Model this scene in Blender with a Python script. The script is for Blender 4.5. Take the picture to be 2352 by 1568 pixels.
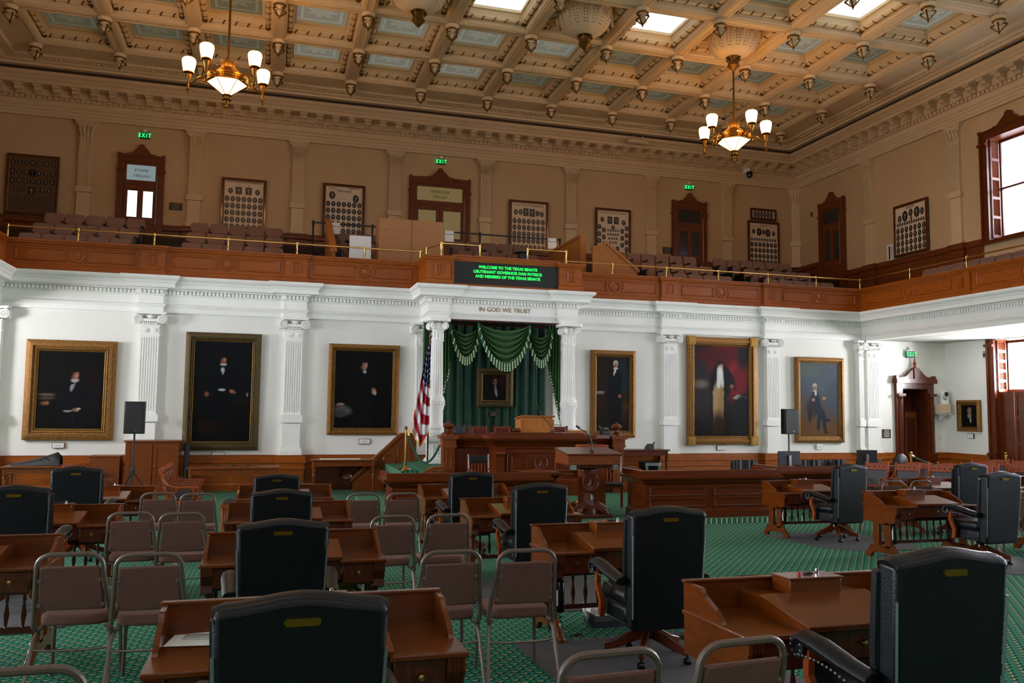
import bpy, math, random
from mathutils import Vector, Matrix
random.seed(7)
R = math.radians
PI = math.pi
sc = bpy.context.scene
C = sc.collection
for o in list(bpy.data.objects):
    bpy.data.objects.remove(o)

# ---------------------------------------------------------------- camera
CAMX, CAMH = -5.958, 2.11
F_PX, PITCH, YAW, ROLL = 1919.39, .0817, .2832, .0118
cd = bpy.data.cameras.new('camera')
cam = bpy.data.objects.new('camera', cd)
C.objects.link(cam)
cd.sensor_width = 36.0
cd.lens = F_PX / 2352 * 36
cd.clip_end = 300
fw = Vector((math.sin(YAW) * math.cos(PITCH), math.cos(YAW) * math.cos(PITCH), math.sin(PITCH)))
r0 = Vector((math.cos(YAW), -math.sin(YAW), 0))
u0 = r0.cross(fw)
rt = r0 * math.cos(ROLL) + u0 * math.sin(ROLL)
up = -r0 * math.sin(ROLL) + u0 * math.cos(ROLL)
M = Matrix((rt, up, -fw)).transposed().to_4x4()
M.translation = Vector((CAMX, 0, CAMH))
cam.matrix_world = M
sc.camera = cam

# ---------------------------------------------------------------- sky and daylight
w = bpy.data.worlds.new('sky')
sc.world = w
w.use_nodes = True
bg = w.node_tree.nodes['Background']
bg.inputs[0].default_value = (.80, .88, 1.0, 1)
bg.inputs[1].default_value = 4.5

WIN_Y = (19.55, 15.2, 10.9, 6.6, 2.3, -2.0)      # window centres along both side walls
LOW_W, UP_W = 640, 100


def daylight(name, x, y, z, sy, sz, power):
    l = bpy.data.lights.new(name, 'AREA')
    l.shape = 'RECTANGLE'
    l.size = sy
    l.size_y = sz
    l.energy = power
    l.color = (1.0, .94, .865)
    o = bpy.data.objects.new(name, l)
    C.objects.link(o)
    o.location = (x, y, z)
    d = Vector((-1 if x > 0 else 1, 0, -.3))
    o.rotation_euler = d.to_track_quat('-Z', 'Z').to_euler()
    return o


LOW_K = (1.5, 1.5, 1.15, .5, .15, .05)             # lamp power per window, cut toward the front wall to darken the foreground
for y, k in zip(WIN_Y, LOW_K):
    for s in (-1, 1):
        daylight('daylight', s * 16.6, y, 3.1, 2.2, 3.0, LOW_W * k)
        daylight('daylight', s * 16.6, y, 9.2, 2.0, 3.0, UP_W if s > 0 else UP_W * .4)

sc.view_settings.view_transform = 'Standard'
sc.view_settings.look = 'None'
sc.view_settings.gamma = 1
sc.view_settings.exposure = 1.08
sc.view_settings.use_curve_mapping = False

# ---------------------------------------------------------------- materials


def lin(h):
    h = h.lstrip('#')
    v = [int(h[i:i + 2], 16) / 255 for i in (0, 2, 4)]
    return tuple(c / 12.92 if c <= .04045 else ((c + .055) / 1.055)**2.4 for c in v) + (1,)


MAT = {}


def mat(name, color, rough=.5, metal=0, spec=.5, emit=None, es=0, noise=0, nscale=6, bump=0, bscale=40, coat=0, stretch=None, sheen=0):
    m = bpy.data.materials.new(name)
    m.use_nodes = True
    nt = m.node_tree
    b = nt.nodes['Principled BSDF']
    c = lin(color)
    b.inputs['Base Color'].default_value = c
    b.inputs['Roughness'].default_value = rough
    b.inputs['Metallic'].default_value = metal
    b.inputs['Specular IOR Level'].default_value = spec
    b.inputs['Coat Weight'].default_value = coat
    b.inputs['Coat Roughness'].default_value = .12
    if sheen:
        b.inputs['Sheen Weight'].default_value = sheen
    if emit:
        b.inputs['Emission Color'].default_value = lin(emit)
        b.inputs['Emission Strength'].default_value = es
    if noise or bump:
        tc = nt.nodes.new('ShaderNodeTexCoord')
        mp = nt.nodes.new('ShaderNodeMapping')
        if stretch:
            mp.inputs['Scale'].default_value = stretch
        nt.links.new(tc.outputs['Object'], mp.inputs[0])
    if noise:
        n = nt.nodes.new('ShaderNodeTexNoise')
        n.inputs['Scale'].default_value = nscale
        n.inputs['Detail'].default_value = 5
        n.inputs['Roughness'].default_value = .6
        nt.links.new(mp.outputs[0], n.inputs[0])
        r = nt.nodes.new('ShaderNodeValToRGB')
        r.color_ramp.elements[0].position = .3
        r.color_ramp.elements[1].position = .72
        r.color_ramp.elements[0].color = tuple(v * (1 - noise) for v in c[:3]) + (1,)
        r.color_ramp.elements[1].color = tuple(min(1, v * (1 + noise)) for v in c[:3]) + (1,)
        nt.links.new(n.outputs[0], r.inputs[0])
        nt.links.new(r.outputs[0], b.inputs['Base Color'])
    if bump:
        n2 = nt.nodes.new('ShaderNodeTexNoise')
        n2.inputs['Scale'].default_value = bscale
        n2.inputs['Detail'].default_value = 3
        nt.links.new(mp.outputs[0], n2.inputs[0])
        bp = nt.nodes.new('ShaderNodeBump')
        bp.inputs['Strength'].default_value = bump
        bp.inputs['Distance'].default_value = .02
        nt.links.new(n2.outputs[0], bp.inputs['Height'])
        nt.links.new(bp.outputs[0], b.inputs['Normal'])
    MAT[name] = m
    return m


ST = (.6, .6, 5)
mat('white_paint', '#efeee8', .55, noise=.03, nscale=1.5)
mat('wall_white', '#e9e7df', .7, noise=.025, nscale=.8)
mat('wall_cream', '#c2a176', .75, noise=.04, nscale=.8)
mat('cream_paint', '#cfb28a', .6, noise=.04, nscale=2)
mat('ceiling_paint', '#e3c79c', .6, noise=.06, nscale=1.2)
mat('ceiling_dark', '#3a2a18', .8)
mat('soffit', '#b4b2aa', .8)
mat('gilt', '#7d5a22', .42, .75, noise=.25, nscale=12)
mat('gilt_bright', '#8e6a2c', .42, .7, noise=.3, nscale=14, bump=.25, bscale=60)
mat('frame_gold', '#8a5e2a', .45, .55, noise=.35, nscale=18, bump=.4, bscale=50)
mat('frame_bronze', '#5b4a2c', .42, .6, noise=.35, nscale=18, bump=.4, bscale=50)
mat('brass', '#cba560', .2, 1.0)
mat('brass_old', '#8a6a1e', .38, .9)
mat('bronze', '#8a5f22', .32, .95, noise=.2, nscale=10)
mat('wood_oak', '#72360b', .36, noise=.28, nscale=5, stretch=(1.2, 1.2, 7), coat=.2, spec=.3)
mat('wood_balcony', '#964c10', .36, noise=.28, nscale=4, stretch=(1.1, 1.1, 9), coat=.2, spec=.3)
mat('wood_door', '#6b3210', .4, noise=.35, nscale=5, stretch=(6, 6, .8), coat=.15, spec=.3)
mat('wood_red', '#5a2304', .3, noise=.35, nscale=5, stretch=(1.1, 1.1, 8), coat=.2, spec=.3)
mat('wood_desk', '#622c05', .24, noise=.2, nscale=4, stretch=(1.3, 1.6, 8), coat=.3, spec=.3)
mat('wood_dark', '#4c1e0c', .26, noise=.4, nscale=6, stretch=(5, 5, .8), coat=.4, spec=.3)
mat('wood_chair', '#8a3a0a', .42, noise=.3, nscale=7, stretch=(4, 4, 1), coat=.08, spec=.3)
mat('wood_light', '#a9672c', .4, noise=.25, nscale=6, stretch=(5, 5, .8), spec=.3)
mat('leather', '#05070d', .38, spec=.35, noise=.3, nscale=9, bump=.12, bscale=120)
mat('leather_black', '#121113', .35, bump=.1, bscale=120)
mat('leather_red', '#5a2112', .3, noise=.3, nscale=8)
mat('chair_fabric', '#6c4a3d', .95, noise=.22, nscale=120, bump=.35, bscale=260)
mat('gallery_fabric', '#7d5d4d', .95, noise=.1, nscale=30)
mat('chair_metal', '#6f6056', .4, .5, noise=.1, nscale=30)
mat('seat_metal', '#3d3a38', .4, .6)
mat('black_plastic', '#0d0e11', .5, bump=.15, bscale=200)
mat('black_gloss', '#08090c', .15)
mat('grey_metal', '#8b8b8b', .3, .9)
mat('steel', '#b9bcc0', .22, .9)
mat('white_plastic', '#e6e6e2', .4)
mat('paper', '#f3f2ee', .8)
mat('mat_grey', '#4b4a4b', .7, noise=.18, nscale=8)
mat('cardboard', '#a8754a', .85, noise=.08, nscale=10)
mat('curtain', '#0a3a26', .8, noise=.3, nscale=5, sheen=.15)
mat('swag', '#2a5a1e', .7, noise=.15, nscale=5, sheen=.1)
mat('fringe', '#17613a', .9)
mat('tassel', '#cfcaa8', .7)
mat('rope_green', '#0e4a33', .85)
mat('mullion', '#5a2a10', .4, coat=.2)
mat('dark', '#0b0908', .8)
mat('gallery_dark', '#2a170c', .7, noise=.2, nscale=3)
mat('bronze_plaque', '#3d2c20', .45, .5, noise=.2, nscale=40)
mat('stone', '#cfc3c6', .85, noise=.15, nscale=2)
mat('portrait_card', '#d9c2a2', .6, noise=.06, nscale=6)
mat('portrait_card_dark', '#5a3c1e', .4, noise=.2, nscale=4)
mat('portrait_dark', '#231d1b', .4)
mat('portrait_face', '#8c7f74', .5)
mat('ink', '#2a2320', .7)
mat('letter_brown', '#8d7147', .6)
mat('flag_red', '#a5162b', .8)
mat('flag_white', '#e9e7ea', .8)
mat('flag_blue', '#15204f', .8)
mat('flag_fringe', '#d99a2a', .7)
mat('phone_grey', '#2b3038', .4)
mat('khaki', '#8f8a4a', .8, noise=.3, nscale=10)
mat('red_plastic', '#b01c1c', .35)
mat('green_glow', '#08310f', .5, emit='#16ff4a', es=1.6)
mat('exit_glow', '#063b12', .5, emit='#20ff60', es=2.2)
mat('exit_face', '#052d12', .4, emit='#04381a', es=.35)
mat('lamp_shade', '#fff3df', .5, emit='#ffb765', es=15)
mat('lamp_bowl', '#ffeccc', .5, emit='#ffd08a', es=4)
mat('ceil_bulb', '#d8c6a8', .35)
mat('glow_pane', '#dfe9ea', .4, emit='#e3f0f2', es=.9)
mat('glow_pane_dim', '#7f8d90', .4, emit='#9db3b8', es=.22)
mat('glow_pane_warm', '#756a48', .4, emit='#a8935c', es=.13)
mat('dark_pane', '#2f2f29', .15)


def pane_mat(name, tint, frac=.88, rough=.05):
    m = bpy.data.materials.new(name)
    m.use_nodes = True
    nt = m.node_tree
    nt.nodes.clear()
    out = nt.nodes.new('ShaderNodeOutputMaterial')
    mx = nt.nodes.new('ShaderNodeMixShader')
    t = nt.nodes.new('ShaderNodeBsdfTransparent')
    g = nt.nodes.new('ShaderNodeBsdfGlossy')
    t.inputs[0].default_value = lin(tint)
    g.inputs['Roughness'].default_value = rough
    mx.inputs[0].default_value = 1 - frac
    nt.links.new(t.outputs[0], mx.inputs[1])
    nt.links.new(g.outputs[0], mx.inputs[2])
    nt.links.new(mx.outputs[0], out.inputs[0])
    MAT[name] = m


pane_mat('glass', '#f4f8ff', .93)


def ceiling_pane(name, base, glow, es):
    """etched skylight glass: a pale scroll pattern on tinted glass lit from behind"""
    m = mat(name, base, .35)
    nt = m.node_tree
    b = nt.nodes['Principled BSDF']
    N = nt.nodes.new
    tc = N('ShaderNodeTexCoord')
    sp = N('ShaderNodeSeparateXYZ')
    nt.links.new(tc.outputs['Object'], sp.inputs[0])

    def mth(op, a, c=None):
        n = N('ShaderNodeMath')
        n.operation = op
        for i, v in enumerate((a, c)):
            if v is None:
                continue
            if isinstance(v, (int, float)):
                n.inputs[i].default_value = v
            else:
                nt.links.new(v, n.inputs[i])
        return n.outputs[0]
    ax = mth('ABSOLUTE', sp.outputs[0])
    ay = mth('ABSOLUTE', sp.outputs[1])
    e = mth('MINIMUM', mth('SUBTRACT', .72, ax), mth('SUBTRACT', .81, ay))      # distance from the pane's edge
    line = mth('MULTIPLY', mth('GREATER_THAN', e, .12), mth('LESS_THAN', e, .20))
    dash = mth('GREATER_THAN', mth('SINE', mth('MULTIPLY', mth('ADD', ax, ay), 130)), -.2)
    line = mth('MULTIPLY', line, dash)
    rr = mth('SQRT', mth('ADD', mth('MULTIPLY', ax, ax), mth('MULTIPLY', ay, ay)))
    an = mth('ARCTAN2', sp.outputs[1], sp.outputs[0])
    pet = mth('ADD', .30, mth('MULTIPLY', .09, mth('SINE', mth('MULTIPLY', an, 8))))
    ring = mth('GREATER_THAN', mth('SINE', mth('MULTIPLY', mth('SUBTRACT', rr, pet), 75)), .25)
    med = mth('MULTIPLY', ring, mth('LESS_THAN', rr, mth('ADD', pet, .10)))
    pat = mth('MAXIMUM', line, med)
    mx = N('ShaderNodeMix')
    mx.data_type = 'RGBA'
    nt.links.new(mth('MULTIPLY', pat, .45), mx.inputs[0])
    mx.inputs[6].default_value = lin(glow)
    mx.inputs[7].default_value = tuple(min(1, v * 1.8 + .08) for v in lin(glow)[:3]) + (1,)
    nt.links.new(mx.outputs[2], b.inputs['Emission Color'])
    mb_ = N('ShaderNodeMix')
    mb_.data_type = 'RGBA'
    nt.links.new(mth('MULTIPLY', pat, .55), mb_.inputs[0])
    mb_.inputs[6].default_value = lin(base)
    mb_.inputs[7].default_value = lin('#c9c8b8')
    nt.links.new(mb_.outputs[2], b.inputs['Base Color'])
    b.inputs['Emission Strength'].default_value = es


ceiling_pane('pane_bright', '#b9c3c8', '#dfe9ee', .6)
ceiling_pane('pane_mid', '#6a6e66', '#a3a698', .16)
ceiling_pane('pane_dim', '#5f6656', '#8b9078', .08)


def carpet():
    m = mat('carpet', '#14513a', .95, spec=.05)
    nt = m.node_tree
    b = nt.nodes['Principled BSDF']
    N = nt.nodes.new
    tc = N('ShaderNodeTexCoord')
    sp = N('ShaderNodeSeparateXYZ')
    nt.links.new(tc.outputs['Object'], sp.inputs[0])

    def mth(op, a, c=None, d=None):
        n = N('ShaderNodeMath')
        n.operation = op
        for i, v in enumerate((a, c, d)):
            if v is None:
                continue
            if isinstance(v, (int, float)):
                n.inputs[i].default_value = v
            else:
                nt.links.new(v, n.inputs[i])
        return n.outputs[0]
    x, y = sp.outputs[0], sp.outputs[1]
    px_, py_ = .105, .125
    u = mth('DIVIDE', x, px_)
    v = mth('DIVIDE', y, py_)

    def cell(ou, ov):
        fu = mth('SUBTRACT', mth('FRACT', mth('ADD', u, ou)), .5)
        fv = mth('SUBTRACT', mth('FRACT', mth('ADD', v, ov)), .5)
        return fu, fv
    dots, halos = [], []
    for ou, ov in ((0, 0), (.5, .5)):
        fu, fv = cell(ou, ov)
        au = mth('ABSOLUTE', fu)
        e1 = mth('DIVIDE', fu, .23)
        e2 = mth('DIVIDE', mth('SUBTRACT', fv, mth('MULTIPLY', au, .55)), .085)
        dots.append(mth('LESS_THAN', mth('ADD', mth('MULTIPLY', e1, e1), mth('MULTIPLY', e2, e2)), 1.0))
        h1 = mth('DIVIDE', fu, .36)
        h2 = mth('DIVIDE', fv, .24)
        halos.append(mth('LESS_THAN', mth('ADD', mth('MULTIPLY', h1, h1), mth('MULTIPLY', h2, h2)), 1.0))
    dot = mth('MAXIMUM', dots[0], dots[1])
    band = mth('SUBTRACT', 1.0, mth('MAXIMUM', halos[0], halos[1]))
    n = N('ShaderNodeTexNoise')
    n.inputs['Scale'].default_value = 160
    nt.links.new(tc.outputs['Object'], n.inputs[0])
    m1 = N('ShaderNodeMix')
    m1.data_type = 'RGBA'
    nt.links.new(band, m1.inputs[0])
    m1.inputs[6].default_value = lin('#12543f')
    m1.inputs[7].default_value = lin('#3f9379')
    m2 = N('ShaderNodeMix')
    m2.data_type = 'RGBA'
    nt.links.new(dot, m2.inputs[0])
    nt.links.new(m1.outputs[2], m2.inputs[6])
    m2.inputs[7].default_value = lin('#cfcd9c')
    m3 = N('ShaderNodeMix')
    m3.data_type = 'RGBA'
    m3.blend_type = 'MULTIPLY'
    m3.inputs[0].default_value = .5
    nt.links.new(m2.outputs[2], m3.inputs[6])
    nt.links.new(n.outputs[0], m3.inputs[7])
    nt.links.new(m3.outputs[2], b.inputs['Base Color'])


carpet()


def vcol_mat():
    m = mat('painting', '#808080', .45, spec=.12)
    nt = m.node_tree
    a = nt.nodes.new('ShaderNodeAttribute')
    a.attribute_name = 'paint'
    nt.links.new(a.outputs['Color'], nt.nodes['Principled BSDF'].inputs['Base Color'])


vcol_mat()

# ---------------------------------------------------------------- mesh helpers


class MB:
    def __init__(s):
        s.v = []
        s.f = []
        s.nb = 0

    def add(s, vs, fs):
        n = len(s.v)
        s.v += [tuple(p) for p in vs]
        s.f += [tuple(i + n for i in f) for f in fs]
        return s

    def box(s, x0, x1, y0, y1, z0, z1):
        e = .0004 * (s.nb % 11)                      # boxes of one part never share a plane
        s.nb += 1
        x0, x1, y0, y1, z0, z1 = x0 - e, x1 + e, y0 - e, y1 + e, z0 - e, z1 + e
        return s.add([(x0, y0, z0), (x1, y0, z0), (x1, y1, z0), (x0, y1, z0), (x0, y0, z1), (x1, y0, z1), (x1, y1, z1), (x0, y1, z1)],
                     [(0, 3, 2, 1), (4, 5, 6, 7), (0, 1, 5, 4), (1, 2, 6, 5), (2, 3, 7, 6), (3, 0, 4, 7)])

    def prism(s, poly, axis, a, b):
        """poly in the two other axes (cyclic order), extruded along axis from a to b"""
        n = len(poly)

        def P(p, t):
            return {'x': (t, p[0], p[1]), 'y': (p[0], t, p[1]), 'z': (p[0], p[1], t)}[axis]
        vs = [P(p, a) for p in poly] + [P(p, b) for p in poly]
        fs = [tuple(range(n))[::-1], tuple(range(n, 2 * n))] + [(i, (i + 1) % n, n + (i + 1) % n, n + i) for i in range(n)]
        return s.add(vs, fs)

    def lathe(s, prof, c=(0, 0, 0), n=12, axis='z', a0=0, a1=2 * PI):
        full = abs(a1 - a0 - 2 * PI) < 1e-6
        m = n if full else n + 1
        vs = []
        for r, h in prof:
            for i in range(m):
                t = a0 + (a1 - a0) * i / n
                a, b = r * math.cos(t), r * math.sin(t)
                p = {'z': (a, b, h), 'y': (a, h, b), 'x': (h, a, b)}[axis]
                vs.append((p[0] + c[0], p[1] + c[1], p[2] + c[2]))
        fs = []
        for k in range(len(prof) - 1):
            for i in range(n):
                j = (i + 1) % m
                fs.append((k * m + i, k * m + j, (k + 1) * m + j, (k + 1) * m + i))
        if full:
            if prof[0][0] > 1e-5:
                fs.append(tuple(range(m))[::-1])
            if prof[-1][0] > 1e-5:
                fs.append(tuple((len(prof) - 1) * m + i for i in range(m)))
        return s.add(vs, fs)

    def tube(s, pts, r, n=6, closed=False, sq=None):
        pts = [Vector(p) for p in pts]
        N = len(pts)
        vs = []
        ref = None
        for i, p in enumerate(pts):
            if closed:
                t = (pts[(i + 1) % N] - pts[i - 1]).normalized()
            else:
                t = (pts[min(i + 1, N - 1)] - pts[max(i - 1, 0)]).normalized()
            if ref is None:
                ref = Vector((0, 0, 1)) if abs(t.z) < .9 else Vector((1, 0, 0))
            a = (ref - t * ref.dot(t))
            a = a.normalized() if a.length > 1e-6 else t.orthogonal().normalized()
            b = t.cross(a)
            ref = a
            rr = r[i] if isinstance(r, (list, tuple)) else r
            for k in range(n):
                th = 2 * PI * (k + .5) / n
                q = p + a * (math.cos(th) * rr) * (sq[0] if sq else 1) + b * (math.sin(th) * rr) * (sq[1] if sq else 1)
                vs.append(q)
        fs = []
        for i in range(N if closed else N - 1):
            j = (i + 1) % N
            for k in range(n):
                l = (k + 1) % n
                fs.append((i * n + k, i * n + l, j * n + l, j * n + k))
        if not closed:
            fs.append(tuple(range(n))[::-1])
            fs.append(tuple((N - 1) * n + k for k in range(n)))
        return s.add(vs, fs)

    def grid(s, fn, nu, nv):
        vs = [fn(i / nu, j / nv) for j in range(nv + 1) for i in range(nu + 1)]
        fs = [(j * (nu + 1) + i, j * (nu + 1) + i + 1, (j + 1) * (nu + 1) + i + 1, (j + 1) * (nu + 1) + i) for j in range(nv) for i in range(nu)]
        return s.add(vs, fs)

    def sweep(s, prof, path, closed_prof=False):
        """profile (out, z) carried along a plan path; out is to the right of the direction of travel, mitred"""
        N = len(path)
        m = len(prof)
        vs = []
        for i in range(N):
            p = Vector(path[i])
            d0 = (Vector(path[i]) - Vector(path[i - 1])).normalized() if i > 0 else None
            d1 = (Vector(path[i + 1]) - Vector(path[i])).normalized() if i < N - 1 else None
            if d0 is None:
                d0 = d1
            if d1 is None:
                d1 = d0
            n0 = Vector((d0.y, -d0.x))
            n1 = Vector((d1.y, -d1.x))
            b = (n0 + n1)
            k = 1.0 / max(.2, (1 + n0.dot(n1)))
            off = b * k
            for o, z in prof:
                vs.append((p.x + off.x * o, p.y + off.y * o, z))
        fs = []
        mm = m if closed_prof else m - 1
        for i in range(N - 1):
            for k in range(mm):
                l = (k + 1) % m
                fs.append((i * m + k, i * m + l, (i + 1) * m + l, (i + 1) * m + k))
        return s.add(vs, fs)

    def xf(s, M):
        s.v = [tuple(M @ Vector(p)) for p in s.v]
        return s

    def build(s, name, m, parent=None, smooth=False, bevel=0, seg=2, loc=None):
        me = bpy.data.meshes.new(name)
        me.from_pydata(s.v, [], s.f)
        me.materials.append(MAT[m])
        me.validate()
        if smooth:
            for p in me.polygons:
                p.use_smooth = True
            try:
                me.set_sharp_from_angle(angle=R(40))
            except Exception:
                pass
        me.update()
        return link(name, me, parent, loc, bevel, seg)


def link(name, me, parent=None, loc=None, bevel=0, seg=2):
    o = bpy.data.objects.new(name, me)
    C.objects.link(o)
    if parent is not None:
        o.parent = parent
    if loc:
        o.location = loc
    if bevel:
        b = o.modifiers.new('bevel', 'BEVEL')
        b.width = bevel
        b.segments = seg
        b.limit_method = 'ANGLE'
        b.angle_limit = R(40)
        for p in me.polygons:
            p.use_smooth = True
        try:
            me.set_sharp_from_angle(angle=R(50))
        except Exception:
            pass
    return o


def B(x0, x1, y0, y1, z0, z1):
    return MB().box(x0, x1, y0, y1, z0, z1)


SLOPE, YFLAT = .025, 18.0


def fz(y):
    return max(0., SLOPE * (YFLAT - y))


def thing(name, label, cat, loc=(0, 0, 0), rz=0, group=None, tilt=False):
    o = bpy.data.objects.new(name, None)
    C.objects.link(o)
    o.empty_display_size = .1
    o['label'] = label
    o['category'] = cat
    if group:
        o['group'] = group
    place(o, loc, rz, tilt)
    return o


def place(o, loc, rz=0, tilt=False):
    o.location = loc
    if tilt and loc[1] < YFLAT:
        o.rotation_euler = (Matrix.Rotation(-math.atan(SLOPE), 3, 'X') @ Matrix.Rotation(rz, 3, 'Z')).to_euler()
    else:
        o.rotation_euler = (0, 0, rz)


def onfloor(o, x, y, rz=0):
    place(o, (x, y, fz(y)), rz, True)


def tag(o, label, cat, group=None):
    o['label'] = label
    o['category'] = cat
    if group:
        o['group'] = group
    return o


def struct(o, label=None):
    o['kind'] = 'structure'
    if label:
        o['label'] = label
    return o


def stuff(o):
    o['kind'] = 'stuff'
    return o


def dup(o, label=None, parent=None):
    c = o.copy()
    C.objects.link(c)
    if parent is not None:
        c.parent = parent
    for ch in list(o.children):
        dup(ch, None, c)
    if label:
        c['label'] = label
    return c


def text(name, body, size, m, parent=None, align='CENTER', ext=.003, sx=1, sy=1, bold=0, mirror=False, space=1.0):
    cu = bpy.data.curves.new('t', 'FONT')
    cu.body = body
    cu.size = size
    cu.align_x = align
    cu.align_y = 'CENTER'
    cu.extrude = ext
    cu.offset = bold
    cu.space_line = space
    cu.resolution_u = 3
    t = bpy.data.objects.new('t', cu)
    C.objects.link(t)
    dg = bpy.context.evaluated_depsgraph_get()
    me = bpy.data.meshes.new_from_object(t.evaluated_get(dg))
    bpy.data.objects.remove(t)
    me.name = name
    # stand it up: text x -> x, text y -> z, front towards -y
    for v in me.vertices:
        x, y, z = v.co
        v.co = ((-x if mirror else x) * sx, -z, y * sy)
    me.materials.clear()
    me.materials.append(MAT[m])
    me.update()
    return link(name, me, parent)


ORD = ['first', 'second', 'third', 'fourth', 'fifth', 'sixth', 'seventh', 'eighth', 'ninth', 'tenth', 'eleventh', 'twelfth', 'thirteenth']
# ================================================================ the room's shell
XW, YL, YU, YF = 15.42, 22.38, 30.31, -6.0        # side walls, lower back wall, upper back wall, front wall
GX = 12.1                                          # front of the side galleries
o = MB().add([(-XW - .3, YF, fz(YF)), (XW + .3, YF, fz(YF)), (XW + .3, YFLAT, 0), (-XW - .3, YFLAT, 0), (XW + .3, YL + .2, 0), (-XW - .3, YL + .2, 0)],
             [(0, 1, 2, 3), (3, 2, 4, 5)]).build('floor', 'carpet')
struct(o, 'green carpeted floor with small cream motifs')

# ---- lower back wall with the opening of the door under the right gallery
o = MB().box(-XW, 13.60, YL, YL + .2, 0, 5.0).box(14.57, XW, YL, YL + .2, 0, 5.0).box(13.60, 14.57, YL, YL + .2, 2.95, 5.0).build('wall_back', 'wall_white')
struct(o, 'white plaster wall behind the rostrum')
# upper back wall
o = B(-XW - .3, XW + .3, YU, YU + .2, 5.3, 13.2).build('wall_gallery', 'wall_cream')
struct(o, 'cream wall above the gallery')
struct(B(-XW - .5, XW + .5, YF - .2, YF, -.2, 13.3).build('wall_front', 'wall_white'))

WHALF = .85
for s, nm in ((1, 'wall_right'), (-1, 'wall_left')):
    x0, x1 = (XW, XW + .5) if s > 0 else (-XW - .5, -XW)
    lo, hi = MB(), MB()
    ys = [YF] + [v for c in sorted(WIN_Y) for v in (c - WHALF, c + WHALF)] + [YL + .2]
    for i in range(0, len(ys), 2):
        lo.box(x0, x1, ys[i], ys[i + 1], 0, 4.6)
    for c in WIN_Y:
        lo.box(x0, x1, c - WHALF, c + WHALF, 0, .5).box(x0, x1, c - WHALF, c + WHALF, 4.42, 4.6)
    ys[-1] = YU + .2
    for i in range(0, len(ys), 2):
        hi.box(x0, x1, ys[i], ys[i + 1], 5.0, 13.2)
    for c in WIN_Y:
        hi.box(x0, x1, c - WHALF, c + WHALF, 5.0, 7.5).box(x0, x1, c - WHALF, c + WHALF, 10.72, 13.2)
    struct(lo.build(nm, 'wall_white'), 'white lower side wall under the gallery')
    struct(hi.build(nm + '_upper', 'wall_cream'), 'cream side wall above the gallery')

# ---- galleries: tiers and soffits
tiers = MB().box(-XW, XW, 22.35, 23.85, 4.6, 5.62).box(-XW, XW, 23.85, 25.1, 4.6, 5.75).box(-XW, XW, 25.1, 26.25, 4.6, 6.29) \
    .box(-XW, XW, 26.25, 27.5, 4.6, 6.83).box(-XW, XW, 27.5, YU, 4.6, 7.30)
struct(tiers.build('floor_gallery', 'gallery_dark'), 'dark stepped gallery floor')
for s, nm in ((1, 'right'), (-1, 'left')):
    a, b = sorted((s * (GX + .12), s * XW))
    c, d = sorted((s * 14.0, s * XW))
    struct(MB().box(a, b, YF, 22.35, 4.95, 5.55).box(c, d, YF, 22.35, 5.55, 6.2).box(*sorted((s * 12.9, s * 14.0)), YF, 22.35, 5.55, 5.74).build('floor_gallery_' + nm, 'gallery_dark'))
    struct(B(a, b, YF, YL, 4.46, 4.5).build('ceiling_under_gallery_' + nm, 'soffit'), 'pale soffit under the side gallery')

# ---- white entablature carrying the gallery, swept round the room
PIL = (5.353, 8.80)
YE = 22.28


def bumps(y, hw, dep, trib, extra=()):
    cs = sorted([-p for p in PIL] + list(PIL))
    pts = []
    for c in [q for q in cs if q < 0]:
        pts += [(c - hw, y), (c - hw, y - dep), (c + hw, y - dep), (c + hw, y)]
    pts += trib
    for c in [q for q in cs if q > 0]:
        pts += [(c - hw, y), (c - hw, y - dep), (c + hw, y - dep), (c + hw, y)]
    return pts


tri_e = [(-2.05, YE), (-2.05, 21.16), (-1.50, 21.16), (-1.50, 21.24), (1.50, 21.24), (1.50, 21.16), (2.05, 21.16), (2.05, YE)]
path_e = [(-GX, YF), (-GX, YE)] + bumps(YE, .29, .12, tri_e) + [(GX, YE), (GX, YF)]
prof_e = [(-.3, 4.42), (0, 4.42), (0, 4.54), (.025, 4.545), (.025, 4.565), (.05, 4.585), (.05, 4.61), (.01, 4.635), (0, 4.65), (0, 4.83), (.025, 4.85), (.025, 4.87),
          (.04, 4.875), (.04, 4.965), (.09, 4.975), (.09, 5.0), (.27, 5.01), (.27, 5.11), (.295, 5.12), (.295, 5.14), (.32, 5.18), (.37, 5.21), (.37, 5.225),
          (.385, 5.235), (.385, 5.285), (.37, 5.295), (-.3, 5.30)]
ent = MB().sweep(prof_e, path_e).build('trim_1', 'white_paint')
struct(ent, 'white moulded entablature under the gallery front')
# backing of the side beams
for s in (-1, 1):
    a, b = sorted((s * (GX + .02), s * (GX + .42)))
    B(a, b, YF, YL, 4.425, 5.28).build('beam_core', 'white_paint', ent)
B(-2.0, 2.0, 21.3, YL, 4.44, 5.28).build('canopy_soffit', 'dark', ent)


def along(path, step, out):
    """points spaced along a plan path, offset to its right"""
    res = []
    for a, b in zip(path, path[1:]):
        a, b = Vector(a), Vector(b)
        L = (b - a).length
        d = (b - a).normalized()
        n = Vector((d.y, -d.x))
        k = max(1, int(round((L + .0001) / step)))
        if L < .09:
            continue
        for i in range(k):
            p = a + d * (L * (i + .5) / k) + n * out
            res.append((p, d))
    return res


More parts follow.
